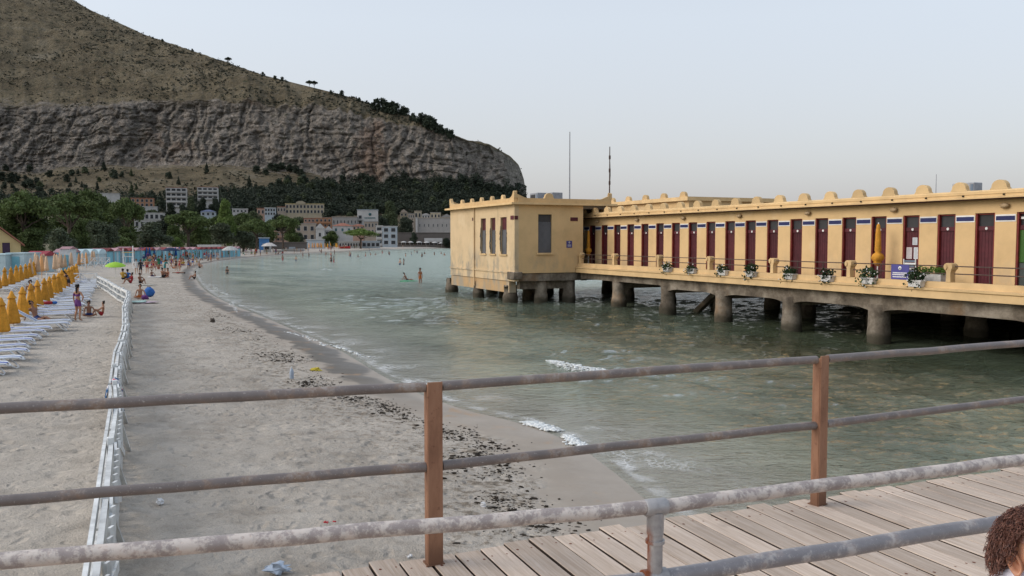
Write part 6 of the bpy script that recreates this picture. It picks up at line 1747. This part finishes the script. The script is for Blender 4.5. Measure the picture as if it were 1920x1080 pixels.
m.prism([(-3.4, h0 - 1.2), (3.4, h0 - 1.2), (3.4, h0 + .2), (1.2, h0 + 1.2), (-1.2, h0 + 1.2), (-3.4, h0 + .2)], lambda p, q, t_: (p - w * .1, t_, q), -.5, 3.0); m.build('pediment', T_CREAM, hy)
bldg('hotel_wing', 'lower tawny wing at the left end of the long cream hotel', 520, 535.5, 388, 636, T_BEIGE, 'building', 1, 3, 'flat', T_TILE, 10, 398)
# town
bldg('house', 'pinkish house with a dark roof terrace at the upper left of the town', 570, 590, 410, 500, T_PINK, 'house', 2, 3, 'flat', T_TILE, 8, 424)
bldg('house', 'orange house with balconies next to the pinkish one', 591, 621, 409, 490, T_ORANGE, 'house', 2, 4, 'flat', T_PINK, 9, 428, fw=.5, fh=.55, balc=True)
bldg('house', 'large beige house with big arched openings near the beach', 554, 591, 420, 420, T_BEIGE, 'house', 2, 3, 'flat', T_GREY, 10, 452, fw=.45, fh=.5)
bldg('house', 'white gabled house beside the large beige one', 592, 607, 419, 418, T_WHITE, 'house', 1, 1, 'gable', T_WHITE, 9, 450, fw=.25, fh=.3)
bldg('house', 'white house with three dark shuttered windows and a red tiled roof', 624, 660, 418, 440, T_WHITE, 'house', 1, 3, 'hip', T_TILE, 10, 444, fw=.3, fh=.4, pane=T_SHUT, zfrac=(.35, 1))
bldg('house', 'small white dormer house left of the red tiled white house', 608, 623, 424, 432, T_WHITE, 'house', 2, 1, 'gable', T_WHITE, 8, 450, fw=.6, fh=.5)
bldg('house', 'long grey beige building with a blank upper wall in the middle of the town', 623, 669, 407, 520, T_GREY, 'building', 1, 7, 'flat', T_BEIGE, 12, 424, fw=.28, fh=.35)
bldg('house', 'beige building with a stair tower below the white lettered hotel', 683, 708, 416, 470, T_BEIGE, 'building', 2, 4, 'flat', T_GREY, 10, 440)
bldg('house', 'pinkish house with a tiled roof in front of the long grey beige building', 661, 682, 420, 470, T_PINK, 'house', 2, 3, 'hip', T_TILE, 9, 440)
ht = bldg('hotel', 'white tower hotel with a blue emblem and line of blue lettering on its blank front', 670, 708, 394, 530, T_WHITE, 'hotel', 0, 1, 'flat', T_BLUE, 11, 418)
w = ht['_w']; hz = at(690, 400, 530).z - ht.location.z
m = MB(); m.lathe([(0, 0), (.9, 0), (.9, .06), (0, .06)], 14); m.map(lambda x, y, z: (x + w * .12, -.06 - z, y + hz - .6)); m.build('emblem', T_SHUT, ht)
m = MB(); q = random.Random(2); x = -w * .15
while x < w * .38: l_ = q.uniform(.25, .6); m.bx(x, x + l_, -.08, -.004, hz - 3.2, hz - 2.5); x += l_ + .16
m.build('lettering', T_SHUT, ht)
m = MB(); m.bx(-w / 2, -w * .22, -1.0, -.004, hz - 7.6, hz - 7.2); m.bx(-w / 2, -w * .22, -1.0, -.004, hz - 4.2, hz - 3.9); m.build('balcony', T_WHITE, ht)
add_windows(ht, w, hz - 7.0, hz - .6, 2, 1, .6, .6, -w / 2 + .3, -w * .24)
md = bldg('house', 'modern white three storey house with big dark windows by the beach', 717, 744, 425, 425, T_BLUE, 'house', 3, 2, 'flat', T_WHITE, 10, 460, fw=.55, fh=.55)
bldg('house', 'grey white balcony block joined to the modern white house', 705, 716.7, 424, 426, T_WHITE, 'house', 3, 1, 'flat', T_WHITE, 10, 460, fw=.72, fh=.62, balc=True)
bldg('building', 'broad blank grey beige building at the pavilion edge', 783, 850, 409, 540, T_GREY, 'building', 1, 8, 'flat', T_BEIGE, 14, 434, fw=.18, fh=.22)
bldg('chimney_stack', 'slim white end wall at the left of the broad blank building', 779, 782.8, 409, 538, T_WHITE, 'building', 0, 1, 'flat', T_WHITE, 8, 434)
bldg('house', 'cream gabled house higher up, left of two', 750, 764, 392, 610, T_CREAM, 'house', 1, 2, 'gable', T_BEIGE, 9, 406)
bldg('house', 'cream house with a square top between dark trees, right of two', 777, 790, 396, 612, T_CREAM, 'house', 1, 2, 'flat', T_BEIGE, 9, 410)
for i, (a, b, yt) in enumerate(((765, 777, 401), (791, 806, 400), (807, 826, 399), (827, 848, 401))):
    bldg('house', ('small beige house between the two cream houses', 'small pale house over the left of the broad blank building', 'small pale house over the middle of the broad blank building', 'small pale house over the right of the broad blank building')[i], a, b, yt, 600, (T_BEIGE, T_WHITE, T_CREAM, T_BEIGE)[i], 'house', 1, 3, ('flat', 'hip', 'flat', 'gable')[i], T_GREY, 8, 410)
rs = bldg('beach_restaurant', 'long dark roofed beach restaurant under the broad blank building', 746, 850, 437, 462, T_DGREY, 'restaurant', 0, 1, 'flat', T_DGREY, 10, 450)
w = rs['_w']
m = MB(); m.bx(-w * .5, w * .5, -6, -.3, 3.0, 3.2); m.build('awning', T_BEIGE, rs)
m = MB(); m.bx(w * -.02, w * .30, -7.0, -6.1, 3.2, 5.2); m.build('sign_board', T_WHITE, rs)
for i in range(14): m = MB(); m.bx(-w * .5 + i * w / 14, -w * .5 + i * w / 14 + .18, -6, -5.8, 0, 2.995); m.build('awning_post', T_WHITE, rs)
for i, px in enumerate((757, 770, 786, 800, 815, 828, 838)):
    p = at(px, 456, 450 - (i % 2) * 3); p.z = gh(p.x, p.y)
    open_parasol('white square terrace parasol in front of the beach restaurant', p, 1.7, 2.3, 3.0, T_WHITE)['group'] = 'terrace parasols of the beach restaurant'
a = at(744, 462, 447); b = at(905, 462, 447)
m = MB(); m.bx(0, b.x - a.x, 0, .6, -1.2, 1.5); tag(m.build('quay_wall', T_DGREY, None, (a.x, 447, .2)), 'low dark quay wall at the water edge by the restaurant', 'wall')
bldg('beach_kiosk', 'long white beach club hut with a row of dark openings', 636, 676, 453.5, 385, T_WHITE, 'kiosk', 1, 8, 'flat', T_WHITE, 6, 464, fw=.55, fh=.5)
bldg('beach_kiosk', 'blue white beach club hut with wide windows', 679, 712, 453, 390, T_BLUE, 'kiosk', 1, 4, 'flat', T_BLUE, 6, 464, fw=.72, fh=.55)
bldg('canopy_hall', 'white roofed open hall in front of the beige house', 575, 607, 450, 360, T_BLUE, 'building', 0, 1, 'flat', T_WHITE, 8, 459)
bldg('garden_wall', 'long dark stone wall behind the sand at the left of the town', 470, 574, 455.5, 330, T_DGREY, 'wall', 0, 1, 'flat', T_DGREY, 1, 466)
bldg('house', 'peach house half hidden behind the pines at the left of the town', 503, 516, 434, 400, T_PINK, 'house', 2, 2, 'flat', T_PINK, 8, 454)
bldg('house', 'larger peach house behind the pine trunks with pale balcony', 518, 541, 435, 404, T_PINK, 'house', 2, 3, 'flat', T_BEIGE, 8, 454, balc=True)
bldg('house', 'low blue awning hut between pine trunks', 486, 503, 447, 300, tm('bright_blue_awning', (.08, .20, .42, 1)), 'hut', 0, 1, 'flat', T_BLUE, 5, 456)
bldg('house', 'dim pinkish house glimpsed behind the pines before the long stone wall', 455, 484, 437, 410, T_PINK, 'house', 2, 4, 'flat', T_PINK, 8, 454)
bldg('beach_kiosk', 'small white box kiosk by the last huts', 494, 507, 459, 260, T_WHITE, 'kiosk', 1, 1, 'flat', T_WHITE, 4, 470, fw=.6)
# boats on the far sand
def boat(name, label, px, py, L, wdt, h, mat_, rz, cabin=None):
    p = gp(px, py); g = thing(name, label, 'boat', p, rz)
    m = MB(); st = []
    for i in range(9):
        s = i / 8; x = (s - .5) * L; bw_ = wdt / 2 * (1 - max(0, (s - .55) / .45) ** 2.2) * (.85 + .15 * min(1, s * 5)); sheer = h * (1 + .25 * s * s)
        st.append([(x, -bw_, sheer), (x, -bw_ * .75, h * .25), (x, 0, .02), (x, bw_ * .75, h * .25), (x, bw_, sheer)])
    m.add([q for r_ in st for q in r_], [(i * 5 + k, i * 5 + k + 1, (i + 1) * 5 + k + 1, (i + 1) * 5 + k) for i in range(8) for k in range(4)] + [(0, 1, 2, 3, 4)])
    m.build('hull', mat_, g)
    m = MB(); m.add([q for r_ in st for q in ((r_[0][0], r_[0][1] * .95, r_[0][2] - h * .22), (r_[4][0], r_[4][1] * .95, r_[4][2] - h * .22))], [(i * 2, i * 2 + 1, i * 2 + 3, i * 2 + 2) for i in range(8)]); m.build('deck', T_BEIGE, g)
    if cabin: m = MB(); m.box((-.05 * L, 0, h * 1.35), (L * .25, wdt * .5, h * .9)); m.build('cabin', cabin, g)
boat('motor_boat', 'long low white boat pulled up where the hut row ends', 550, 474, 7.5, 2.2, .8, T_WHITE, .15, T_BLUE)
boat('rescue_boat', 'red boat on the sand before the white beach club hut', 647, 469, 4.5, 1.8, .9, plain('red_hull', (.42, .03, .03, 1), .5), .3)
boat('rowing_boat', 'small white boat lying beside the long low one', 523, 474.5, 4, 1.5, .6, T_WHITE, -.5)
for i in range(26):
    px = R.uniform(572, 634); py = R.uniform(464, 468.5); p = gp(px, py)
    if shore_d(p.x, p.y)[0] < 2: continue
    small_parasol('folded_parasol', SMP, p.x, p.y, 'tiny folded orange parasol on the far town beach', 'orange parasols on the far town beach', 1.15, M_APR if i % 3 else M_ORANGE)
p = at(617.7, 458, 370); p.z = gh(p.x, p.y); g = thing('tall_parasol', 'tall folded white parasol before a dark round tree', 'parasol', p)
m = MB(); m.lathe([(.05, 0), (.05, .5), (.55, .7), (.45, 1.6), (.2, 2.9), (.03, 3.2)], 8); m.build('canopy', T_WHITE, g)
# the yellow house at the frame edge
hs = at(-12, 462, 112); zb = gh(hs.x, 112)
g = thing('beach_house', 'yellow house with a steep red roof and one dark shuttered window at the frame edge', 'house', (hs.x, 112, zb), .56)
a = at(32, 460, 112).x - hs.x; ze = at(30, 457, 112).z - zb; zr = at(-12, 418, 112).z - zb
m = MB(); m.prism([(-a, 0), (a, 0), (a, ze), (0, zr - .15), (-a, ze)], lambda p, q, t_: (p, t_, q), 0, 9); m.build('wall', tm('house_ochre', (.52, .42, .22, 1)), g)
m = MB()
for s in (-1, 1):
    m.add([(s * (a + .45), -.5, ze - .35), (0, -.5, zr), (0, 9.4, zr), (s * (a + .45), 9.4, ze - .35), (s * (a + .45), -.5, ze - .12), (0, -.5, zr + .22), (0, 9.4, zr + .22), (s * (a + .45), 9.4, ze - .12)],
          [(0, 1, 2, 3), (7, 6, 5, 4), (0, 4, 5, 1), (3, 2, 6, 7), (0, 3, 7, 4)])
m.build('roof', T_TILE, g)
wx_ = at(8, 455, 112).x - hs.x; wz = at(8, 475, 112).z - zb
fm_, pm_ = win_meshes(.9, 1.4); o = link('window', fm_, g, (wx_, -.01, wz)); override(o, T_YEL); p = link('pane', pm_, o); override(p, plain('plum_shutter', (.05, .03, .06, 1), .7))
# ------------------------------------------------------------------ trees
F_PINE = leafmat('stone_pine_needles', (.088, .120, .040, 1), .15, .45)
F_BUSH = leafmat('tamarisk_foliage', (.085, .102, .062, 1), .15, .4)
F_BRIGHT = leafmat('bright_tree_foliage', (.13, .185, .05, 1), .2, .4)
F_DARK = leafmat('dark_hill_foliage', (.040, .052, .034, 1), .08, .4)
F_OLIVE = leafmat('olive_foliage', (.066, .083, .042, 1), .12, .4)
M_BARK = plain('pine_bark', (.10, .075, .058, 1), .95, .25, 3, .6, 14)
def lobes_cloud(lobes, n, size, rng, top_bias=0.0, flat=.3):
    """leaf blades spread through a set of overlapping lobes, denser on their outsides"""
    vol = np.array([l[1][0] * l[1][1] * l[1][2] for l in lobes]) ** .7; vol /= vol.sum()
    k = rng.choice(len(lobes), n, p=vol)
    d = rng.normal(size=(n, 3)); d /= np.linalg.norm(d, axis=1)[:, None]
    if top_bias: d[:, 2] = np.where(rng.rand(n) < top_bias, np.abs(d[:, 2]), d[:, 2])
    r = rng.uniform(.15, 1, (n, 1)) ** .38 * (1 + .12 * rng.normal(size=(n, 1)))
    C = np.array([l[0] for l in lobes])[k]; S = np.array([l[1] for l in lobes])[k]
    return leaf_cloud(C + d * r * S, size, rng, flat)
def limb(m, a, b, r0, r1, q, bend=.12):
    a = Vector(a); b = Vector(b); L = (b - a).length; pp = []; rr = []
    for i in range(6):
        s = i / 5; v = a.lerp(b, s); w = sin(pi * s) * L * bend
        pp.append(v + Vector((q.uniform(-.5, .5) * w, q.uniform(-.5, .5) * w, 0))); rr.append(r0 + (r1 - r0) * s)
    m.tube(pp, rr, 7)
def stone_pine(seed, n=7000):
    """12 m umbrella pine of crown radius 5.5 m"""
    rng = np.random.RandomState(seed); q = random.Random(seed); lobes = []
    for i in range(15):
        a = 2 * pi * i / 15 * 2.4 + q.uniform(-.3, .3); rr = 4.4 * sqrt((i + .6) / 15)
        lobes.append(((rr * cos(a), rr * sin(a), 9.7 - .085 * rr * rr + q.uniform(-.35, .45)), (q.uniform(1.5, 2.3), q.uniform(1.5, 2.3), q.uniform(.9, 1.45))))
    lobes.append(((0, 0, 10.4), (2.0, 2.0, 1.1)))
    V, F = lobes_cloud(lobes, n, .50, rng, .45)
    crown = fast_mesh('crown', V, F)
    m = MB(); fk = (q.uniform(-.5, .5), q.uniform(-.5, .5), 5.2)
    limb(m, (0, 0, -.5), fk, .42, .30, q, .06)
    for i in range(0, 15, 2):
        c = lobes[i][0]; limb(m, fk, (c[0] * .9, c[1] * .9, c[2] - .4), .17, .05, q, .15)
    return crown, m.mesh('trunk')
def round_tree(seed, n=5200, h=8.0, r=3.4, low=.12, size=.42):
    rng = np.random.RandomState(seed); q = random.Random(seed); lobes = []
    for i in range(16):
        a = q.uniform(0, 6.28); z = h * (low + (1 - low) * q.uniform(.12, .92)); e = sin(pi * min(1, max(0, (z / h - low) / (1 - low))) ** .8); rr = r * .72 * e * q.uniform(.4, 1)
        s = q.uniform(.22, .40) * r * 1.2
        lobes.append(((rr * cos(a), rr * sin(a), z), (s, s, s * .85)))
    lobes.append(((0, 0, h * .55), (r * .6, r * .6, h * .3)))
    V, F = lobes_cloud(lobes, n, size, rng, .15)
    crown = fast_mesh('crown', V, F)
    m = MB(); limb(m, (0, 0, -.6), (q.uniform(-.2, .2), 0, h * .5), .22, .12, q, .05)
    for i in range(5): c = lobes[i][0]; limb(m, (0, 0, h * .3), c, .10, .03, q)
    return crown, m.mesh('trunk')
def conifer(seed, n=900, h=9.0, r=2.2, size=.75):
    rng = np.random.RandomState(seed); q = random.Random(seed); lobes = []
    for i in range(13):
        s = i / 12; a = i * 2.4; rr = r * (1 - s) * .55
        lobes.append(((rr * cos(a), rr * sin(a), h * (.18 + .78 * s)), (r * (1.05 - s) * .55 + .25, r * (1.05 - s) * .55 + .25, h * .085)))
    V, F = lobes_cloud(lobes, n, size, rng)
    crown = fast_mesh('crown', V, F); m = MB(); limb(m, (0, 0, -1.2), (0, 0, h * .9), .22, .05, q, .02)
    return crown, m.mesh('trunk')
SPN = [stone_pine(s) for s in (1, 2, 3, 4)]
RND = [round_tree(s) for s in (11, 12, 13)]
HIL = [round_tree(s, 620, 7.0, 3.2, .05, .95) for s in (21, 22, 23)] + [conifer(s) for s in (31, 32)]
for c, t_ in SPN + RND + HIL: t_.materials.append(M_BARK); c.materials.append(F_PINE)
def tree(name, label, p, pr, leaf, sx, sz, group=None, rz=None, cat='tree', lean=0.0):
    g = thing(name, label, cat, p, R.uniform(0, 6.28) if rz is None else rz, group)
    g.scale = (sx, sx, sz); g.rotation_euler.x = lean
    link('trunk', pr[1], g); o = link('crown', pr[0], g); override(o, leaf); return g
def pine_px(label, px0, px1, ytop, Y, i, leaf=None, name='stone_pine', group=None):
    a = at(px0, ytop, Y); b = at(px1, ytop, Y); x = (a.x + b.x) / 2; z = gh(x, Y)
    return tree(name, label, (x, Y, z), SPN[i % 4], leaf or F_PINE, (b.x - a.x) / 11.4, (a.z - z) / 11.6, group)
def bush_px(label, px0, px1, ytop, Y, i, leaf, name='round_tree', group=None, low=0.0):
    a = at(px0, ytop, Y); b = at(px1, ytop, Y); x = (a.x + b.x) / 2; z = gh(x, Y) - low
    return tree(name, label, (x, Y, z), RND[i % 3], leaf, (b.x - a.x) / 6.4, (a.z - z) / 8.0, group)
pine_px('broad dense stone pine at the left frame edge behind the yellow house', -12, 98, 356, 150, 0)
bush_px('dense lower foliage of a pine standing under the broad one at the frame edge', -10, 92, 388, 152, 0, F_PINE, 'dense_pine')
pine_px('broad flat stone pine second from the left frame edge', 66, 186, 360, 175, 1)
pine_px('stone pine with its flat top behind the second one', 122, 206, 354, 215, 2)
pine_px('stone pine with a bare tall trunk left of the orange villa', 200, 270, 370, 200, 3)
bush_px('dark leafy tree filling the gap under the second stone pine', 110, 215, 392, 195, 1, F_PINE, 'dense_pine')
bush_px('dark leafy tree between the pines left of the white stepped villa', 180, 250, 395, 225, 2, F_PINE, 'dense_pine')
pine_px('wide dark stone pine below the white hotel block', 308, 394, 394, 230, 0)
bush_px('tall bright green tree right of the wide dark pine', 400, 441, 380, 260, 0, F_BRIGHT, 'bright_tree')
pine_px('stone pine in front of the bright green tree, sloping crown', 380, 432, 404, 265, 1)
pine_px('green flat stone pine right of the bright green tree', 424, 486, 398, 275, 2)
pine_px('lower flat stone pine before the peach houses', 446, 512, 410, 250, 3)
pine_px('stone pine with forked pale trunks beside the peach house', 500, 560, 403, 300, 1)
pine_px('lone umbrella pine in front of the red roofed white house', 645, 706, 428, 375, 2, F_BRIGHT)
bush_px('dark round tree between the white gabled house and the umbrella pine', 604, 640, 433, 372, 1, F_PINE)
bush_px('greyish tamarisk bush behind the crimson roofed shed', 82, 142, 428, 130, 1, F_BUSH, 'tamarisk')
bush_px('tall greyish tamarisk behind the arched huts', 158, 220, 410, 150, 2, F_BUSH, 'tamarisk')
bush_px('broad greyish tamarisk behind the flag pole', 246, 322, 420, 185, 0, F_BUSH, 'tamarisk')
bush_px('small bright green bush at the foot of the broad tamarisk', 318, 345, 445, 190, 1, F_BRIGHT, 'bush')
bush_px('dark tree under the bright green tree behind the hut row', 385, 440, 415, 250, 2, F_BUSH)
bush_px('dark leafy mass behind the huts under the sloping pine', 345, 400, 425, 240, 0, F_PINE)
bush_px('dark bushy tree under the flat pine behind the last huts', 430, 480, 425, 262, 1, F_BUSH)
bush_px('dark tree trunked bush left of the tall greyish tamarisk', 130, 172, 415, 160, 0, F_PINE)
bush_px('dark shrubby tree under the lone pine left of the villa', 212, 258, 425, 190, 1, F_PINE)
bush_px('dark evergreen under the broad pine by the yellow house', 30, 90, 425, 148, 2, F_PINE)
bush_px('dark shrub right of the crimson shed under the second pine', 95, 150, 440, 158, 0, F_PINE)
bush_px('dark shrub behind the kiosk between two tamarisks', 205, 250, 440, 170, 2, F_PINE)
bush_px('olive green tree beside the white tower hotel', 711, 752, 381, 600, 0, F_OLIVE)
bush_px('dark tree between the modern white house and the broad blank building', 744, 780, 404, 520, 2, F_DARK)
bush_px('dark bush at the pavilion edge before the restaurant', 826, 850, 446, 445, 1, F_DARK, 'bush')
bush_px('small dark tree beside the restaurant roof', 768, 784, 437, 455, 0, F_DARK, 'bush')
for i, (a, b, yt, Y) in enumerate(((455, 500, 400, 420), (500, 545, 402, 470), (540, 575, 404, 520), (596, 640, 396, 560), (640, 672, 398, 590), (700, 730, 402, 560), (262, 312, 396, 500), (286, 330, 404, 440), (345, 385, 398, 480), (400, 445, 396, 520), (215, 262, 388, 500), (150, 215, 376, 470), (345, 372, 372, 560), (404, 432, 372, 580))):
    bush_px('dark leafy tree among the houses on the lower slope', a, b, yt, Y, i, F_DARK if i % 2 else F_OLIVE, 'round_tree', 'trees among the houses on the slope')
for i, (a, b, yt, Y) in enumerate(((-10, 40, 400, 160), (40, 100, 405, 165), (85, 150, 398, 190), (150, 205, 400, 210), (196, 246, 404, 215), (235, 290, 432, 230), (300, 350, 425, 225), (335, 380, 412, 255), (372, 420, 420, 270), (415, 460, 422, 290), (455, 500, 428, 320), (478, 520, 418, 330), (528, 560, 425, 340), (545, 575, 436, 345), (100, 160, 372, 240), (180, 240, 385, 250), (20, 75, 376, 190))):
    bush_px('dark leafy tree filling the belt of pines behind the huts', a, b, yt, Y, i, (F_PINE, F_BUSH, F_PINE)[i % 3], 'round_tree', 'filling trees of the pine belt')
for px0, px1, yt, Y, lab in ((306, 334, 383, 560, 'dark tree hiding the foot of the taller white hotel'), (330, 356, 386, 555, 'second dark tree at the foot of the taller white hotel'), (366, 392, 374, 570, 'dark tree hiding the lower floors of the second white hotel'), (388, 416, 371, 575, 'dark tree right of the second white hotel'), (350, 372, 380, 560, 'dark tree between the two white hotels')):
    bush_px(lab, px0, px1, yt, Y, int(px0), F_DARK)
# wood and scattered trees on the foot of the mountain
def dens_ok(px, py):
    if px > 560: lo = 342 + (px - 560) * .01; return py > lo + R.uniform(-3, 10)
    if px > 470: return py > 318 + R.uniform(0, 40)
    if px > 405: return py > 330 + R.uniform(0, 45)
    return R.random() < .26 + .5 * max(0, (py - 345) / 40)
n_h = 0; k = 0
while n_h < 285 and k < 9000:
    k += 1; px = R.uniform(-8, 975); py = R.uniform(316, 404)
    if px > 880 and py < 352: continue
    if px > 845 and py > 375: continue
    if px < 560 and px > 300 and py < 348 and R.random() < .55: continue
    if not dens_ok(px, py): continue
    p = mount(px, py)
    if p.y > 925: continue
    c = R.random(); pr = HIL[R.randrange(3)] if c < (.72 if px < 520 else .93) else HIL[3 + R.randrange(2)]
    s = R.uniform(.75, 1.5) * (1.2 if px > 520 else .95)
    tree('hill_tree', 'dark tree in the wood under the right part of the cliff' if px > 520 else 'dark scattered tree on the dry slope under the left part of the cliff', (p.x, p.y, p.z - .8), pr, F_DARK if R.random() < .75 else F_OLIVE, s, s * R.uniform(.8, 1.1),
         'wood below the cliff' if px > 520 else 'scattered trees below the cliff'); n_h += 1
for px, py, s in ((510, 318, 1.5), (520, 322, 1.7), (532, 319, 1.6), (545, 324, 1.8), (558, 326, 1.7), (568, 330, 1.5), (500, 330, 1.4), (484, 325, 1.5), (8, 340, 2.0), (25, 343, 2.0), (-6, 336, 2.2), (60, 355, 1.9), (98, 332, 1.5), (140, 330, 1.3)):
    p = mount(px, py); tree('hill_tree', 'dark thicket tree close under the cliff foot', (p.x, p.y, p.z - 1), HIL[R.randrange(3)], F_DARK, s, s * .8, 'thicket under the cliff foot')
# the far closed wood under the right part of the cliff, past telling trunk from trunk
rg = np.random.RandomState(55); pc = []
for _ in range(1500):
    px = rg.uniform(545, 985); py = rg.uniform(0, 1)
    top = 350 - 10 * smooth(560, 700, px) + 14 * smooth(850, 980, px) + 7 * np.sin(px * .09) + 5 * np.sin(px * .23)
    p = mount(px, top + (404 - top) * py); pc.append((p.x, p.y, p.z))
for _ in range(420):
    px = rg.uniform(405, 560); p = mount(px, rg.uniform(362 - (px - 405) * .06, 404)); pc.append((p.x, p.y, p.z))
for _ in range(330):
    px = rg.uniform(-10, 405); p = mount(px, rg.uniform(368, 404)); pc.append((p.x, p.y, p.z))
pc = np.array(pc); sz = rg.uniform(2.4, 5.2, len(pc)); m_ = 70
d = rg.normal(size=(len(pc) * m_, 3)); d /= np.linalg.norm(d, axis=1)[:, None]; d *= rg.uniform(.3, 1, (len(d), 1)) ** .4
pts = np.repeat(pc, m_, 0) + d * np.repeat(sz, m_)[:, None] * np.array([1, 1, .85]) + np.repeat(sz, m_)[:, None] * np.array([0, 0, .6])
V, F = leaf_cloud(pts, 1.5, rg, .2); me = fast_mesh('far_wood', V, F); me.materials.append(F_DARK)
tag(link('far_wood', me), 'dense dark wood covering the foot of the mountain under the cliff', 'wood', kind='stuff')
# ridge trees
for i, (px, s, kk) in enumerate(((435, 1.25, 3), (498, .9, 0), (520, .8, 1), (533, .9, 0), (585, 1.2, 3), (593, 1.25, 3), (643, 1.1, 0), (625, .7, 1), (678, .8, 2), (690, .7, 0), (297, .6, 1), (315, .7, 2), (368, .7, 0))):
    py = float(pl(np.array([px]), RIDGE)[0]) + 2.5; p = mount(px, py)
    tree('ridge_tree', ('lone small tree standing on the skyline, farthest up the ridge', 'dark bush on the skyline below the lone tree', 'low bush on the skyline', 'low dark bush on the skyline next to another', 'thin tree on the skyline, first of a close pair', 'thin tree on the skyline, second of a close pair', 'single bushy tree on the skyline right of the close pair', 'low bush between the pair and the bushy tree on the skyline', 'low bush just before the wood on the skyline', 'low bush touching the wood on the skyline', 'small bush high on the skyline, first', 'small bush high on the skyline, second', 'small bush high on the skyline above the lone tree')[i],
         (p.x, p.y, p.z - 1.0), SPN[i % 4] if kk == 3 else HIL[kk], F_DARK, s * (.62 if kk == 3 else 1.0), s * (.72 if kk == 3 else 1.0))
k = 0
for i in range(36):
    px = R.uniform(708, 848)
    if 764 < px < 768 or 778 < px < 786: continue
    top = float(pl(np.array([px]), RIDGE)[0]); bot = float(pl(np.array([px]), CTOP)[0])
    py = top + R.uniform(1, 9); p = mount(px, py); s = R.uniform(1.2, 2.2) * (1.15 if px < 765 or 788 < px < 820 else .75)
    tree('ridge_tree', 'dark bushy tree of the little wood on the skyline above the cliff end', (p.x, p.y, p.z - 1.5), HIL[R.randrange(3)], F_DARK, s, s * .95, 'skyline wood above the cliff end')
# low scrub over the dry slope (past counting)
rg = np.random.RandomState(77); sb = []; sf = []; nvv = 0
ii, jj = np.where((MK == 2) | (MK == 0))
pick = rg.choice(len(ii), 20000)
C = np.stack([MX[ii[pick], jj[pick]], MY[ii[pick], jj[pick]], MZ[ii[pick], jj[pick]]], -1)
ppx, ppy = proj(C[:, 0], C[:, 1], C[:, 2])
dn = fbm(C[:, 0] / 40, (C[:, 1] + C[:, 2]) / 40, 301, 3)
wgt = np.where(MK[ii[pick], jj[pick]] == 2, np.clip((np.interp(ppx, *zip(*CTOP)) - np.interp(ppx, *zip(*RIDGE))) / 170.0, .03, 1), .5)
keep = (ppx > -80) & (ppx < 980) & (ppy > -40) & (rg.rand(len(C)) < (.55 + dn * 1.4) * wgt)
C = C[keep]; C += rg.normal(size=C.shape) * np.array([1.2, 1.2, 0])
sz = rg.uniform(.6, 1.5, len(C)) * (1 + (rg.rand(len(C)) < .14) * 1.1)
n_l = 9
pts = np.repeat(C, n_l, 0) + rg.normal(size=(len(C) * n_l, 3)) * np.repeat(sz, n_l)[:, None] * np.array([.75, .75, .42]) + np.repeat(sz, n_l)[:, None] * np.array([0, 0, .35])
V, F = leaf_cloud(pts, 1.7, rg, .2)
me = fast_mesh('hillside_scrub', V, F); me.materials.append(F_DARK if False else leafmat('dry_scrub', (.030, .033, .021, 1), .03, .45))
tag(link('hillside_scrub', me), 'low dark scrub dotted all over the dry mountain slope', 'scrub', kind='stuff')
# shrubs and tufts clinging to cliff ledges
ii, jj = np.where(MK == 1); pick = rg.choice(len(ii), 900)
C = np.stack([MX[ii[pick], jj[pick]], MY[ii[pick], jj[pick]], MZ[ii[pick], jj[pick]]], -1)
C = C[(rg.rand(len(C)) < .7) & (C[:, 0] > -700)]
pts = np.repeat(C, 8, 0) + rg.normal(size=(len(C) * 8, 3)) * np.array([1.0, .6, .8]) + np.array([0, -.8, 0])
V, F = leaf_cloud(pts, 1.2, rg, .2); me = fast_mesh('cliff_shrubs', V, F); me.materials.append(leafmat('cliff_shrub', (.035, .042, .024, 1), .05, .4))
tag(link('cliff_shrubs', me), 'small dark shrubs clinging to the cliff ledges', 'scrub', kind='stuff')
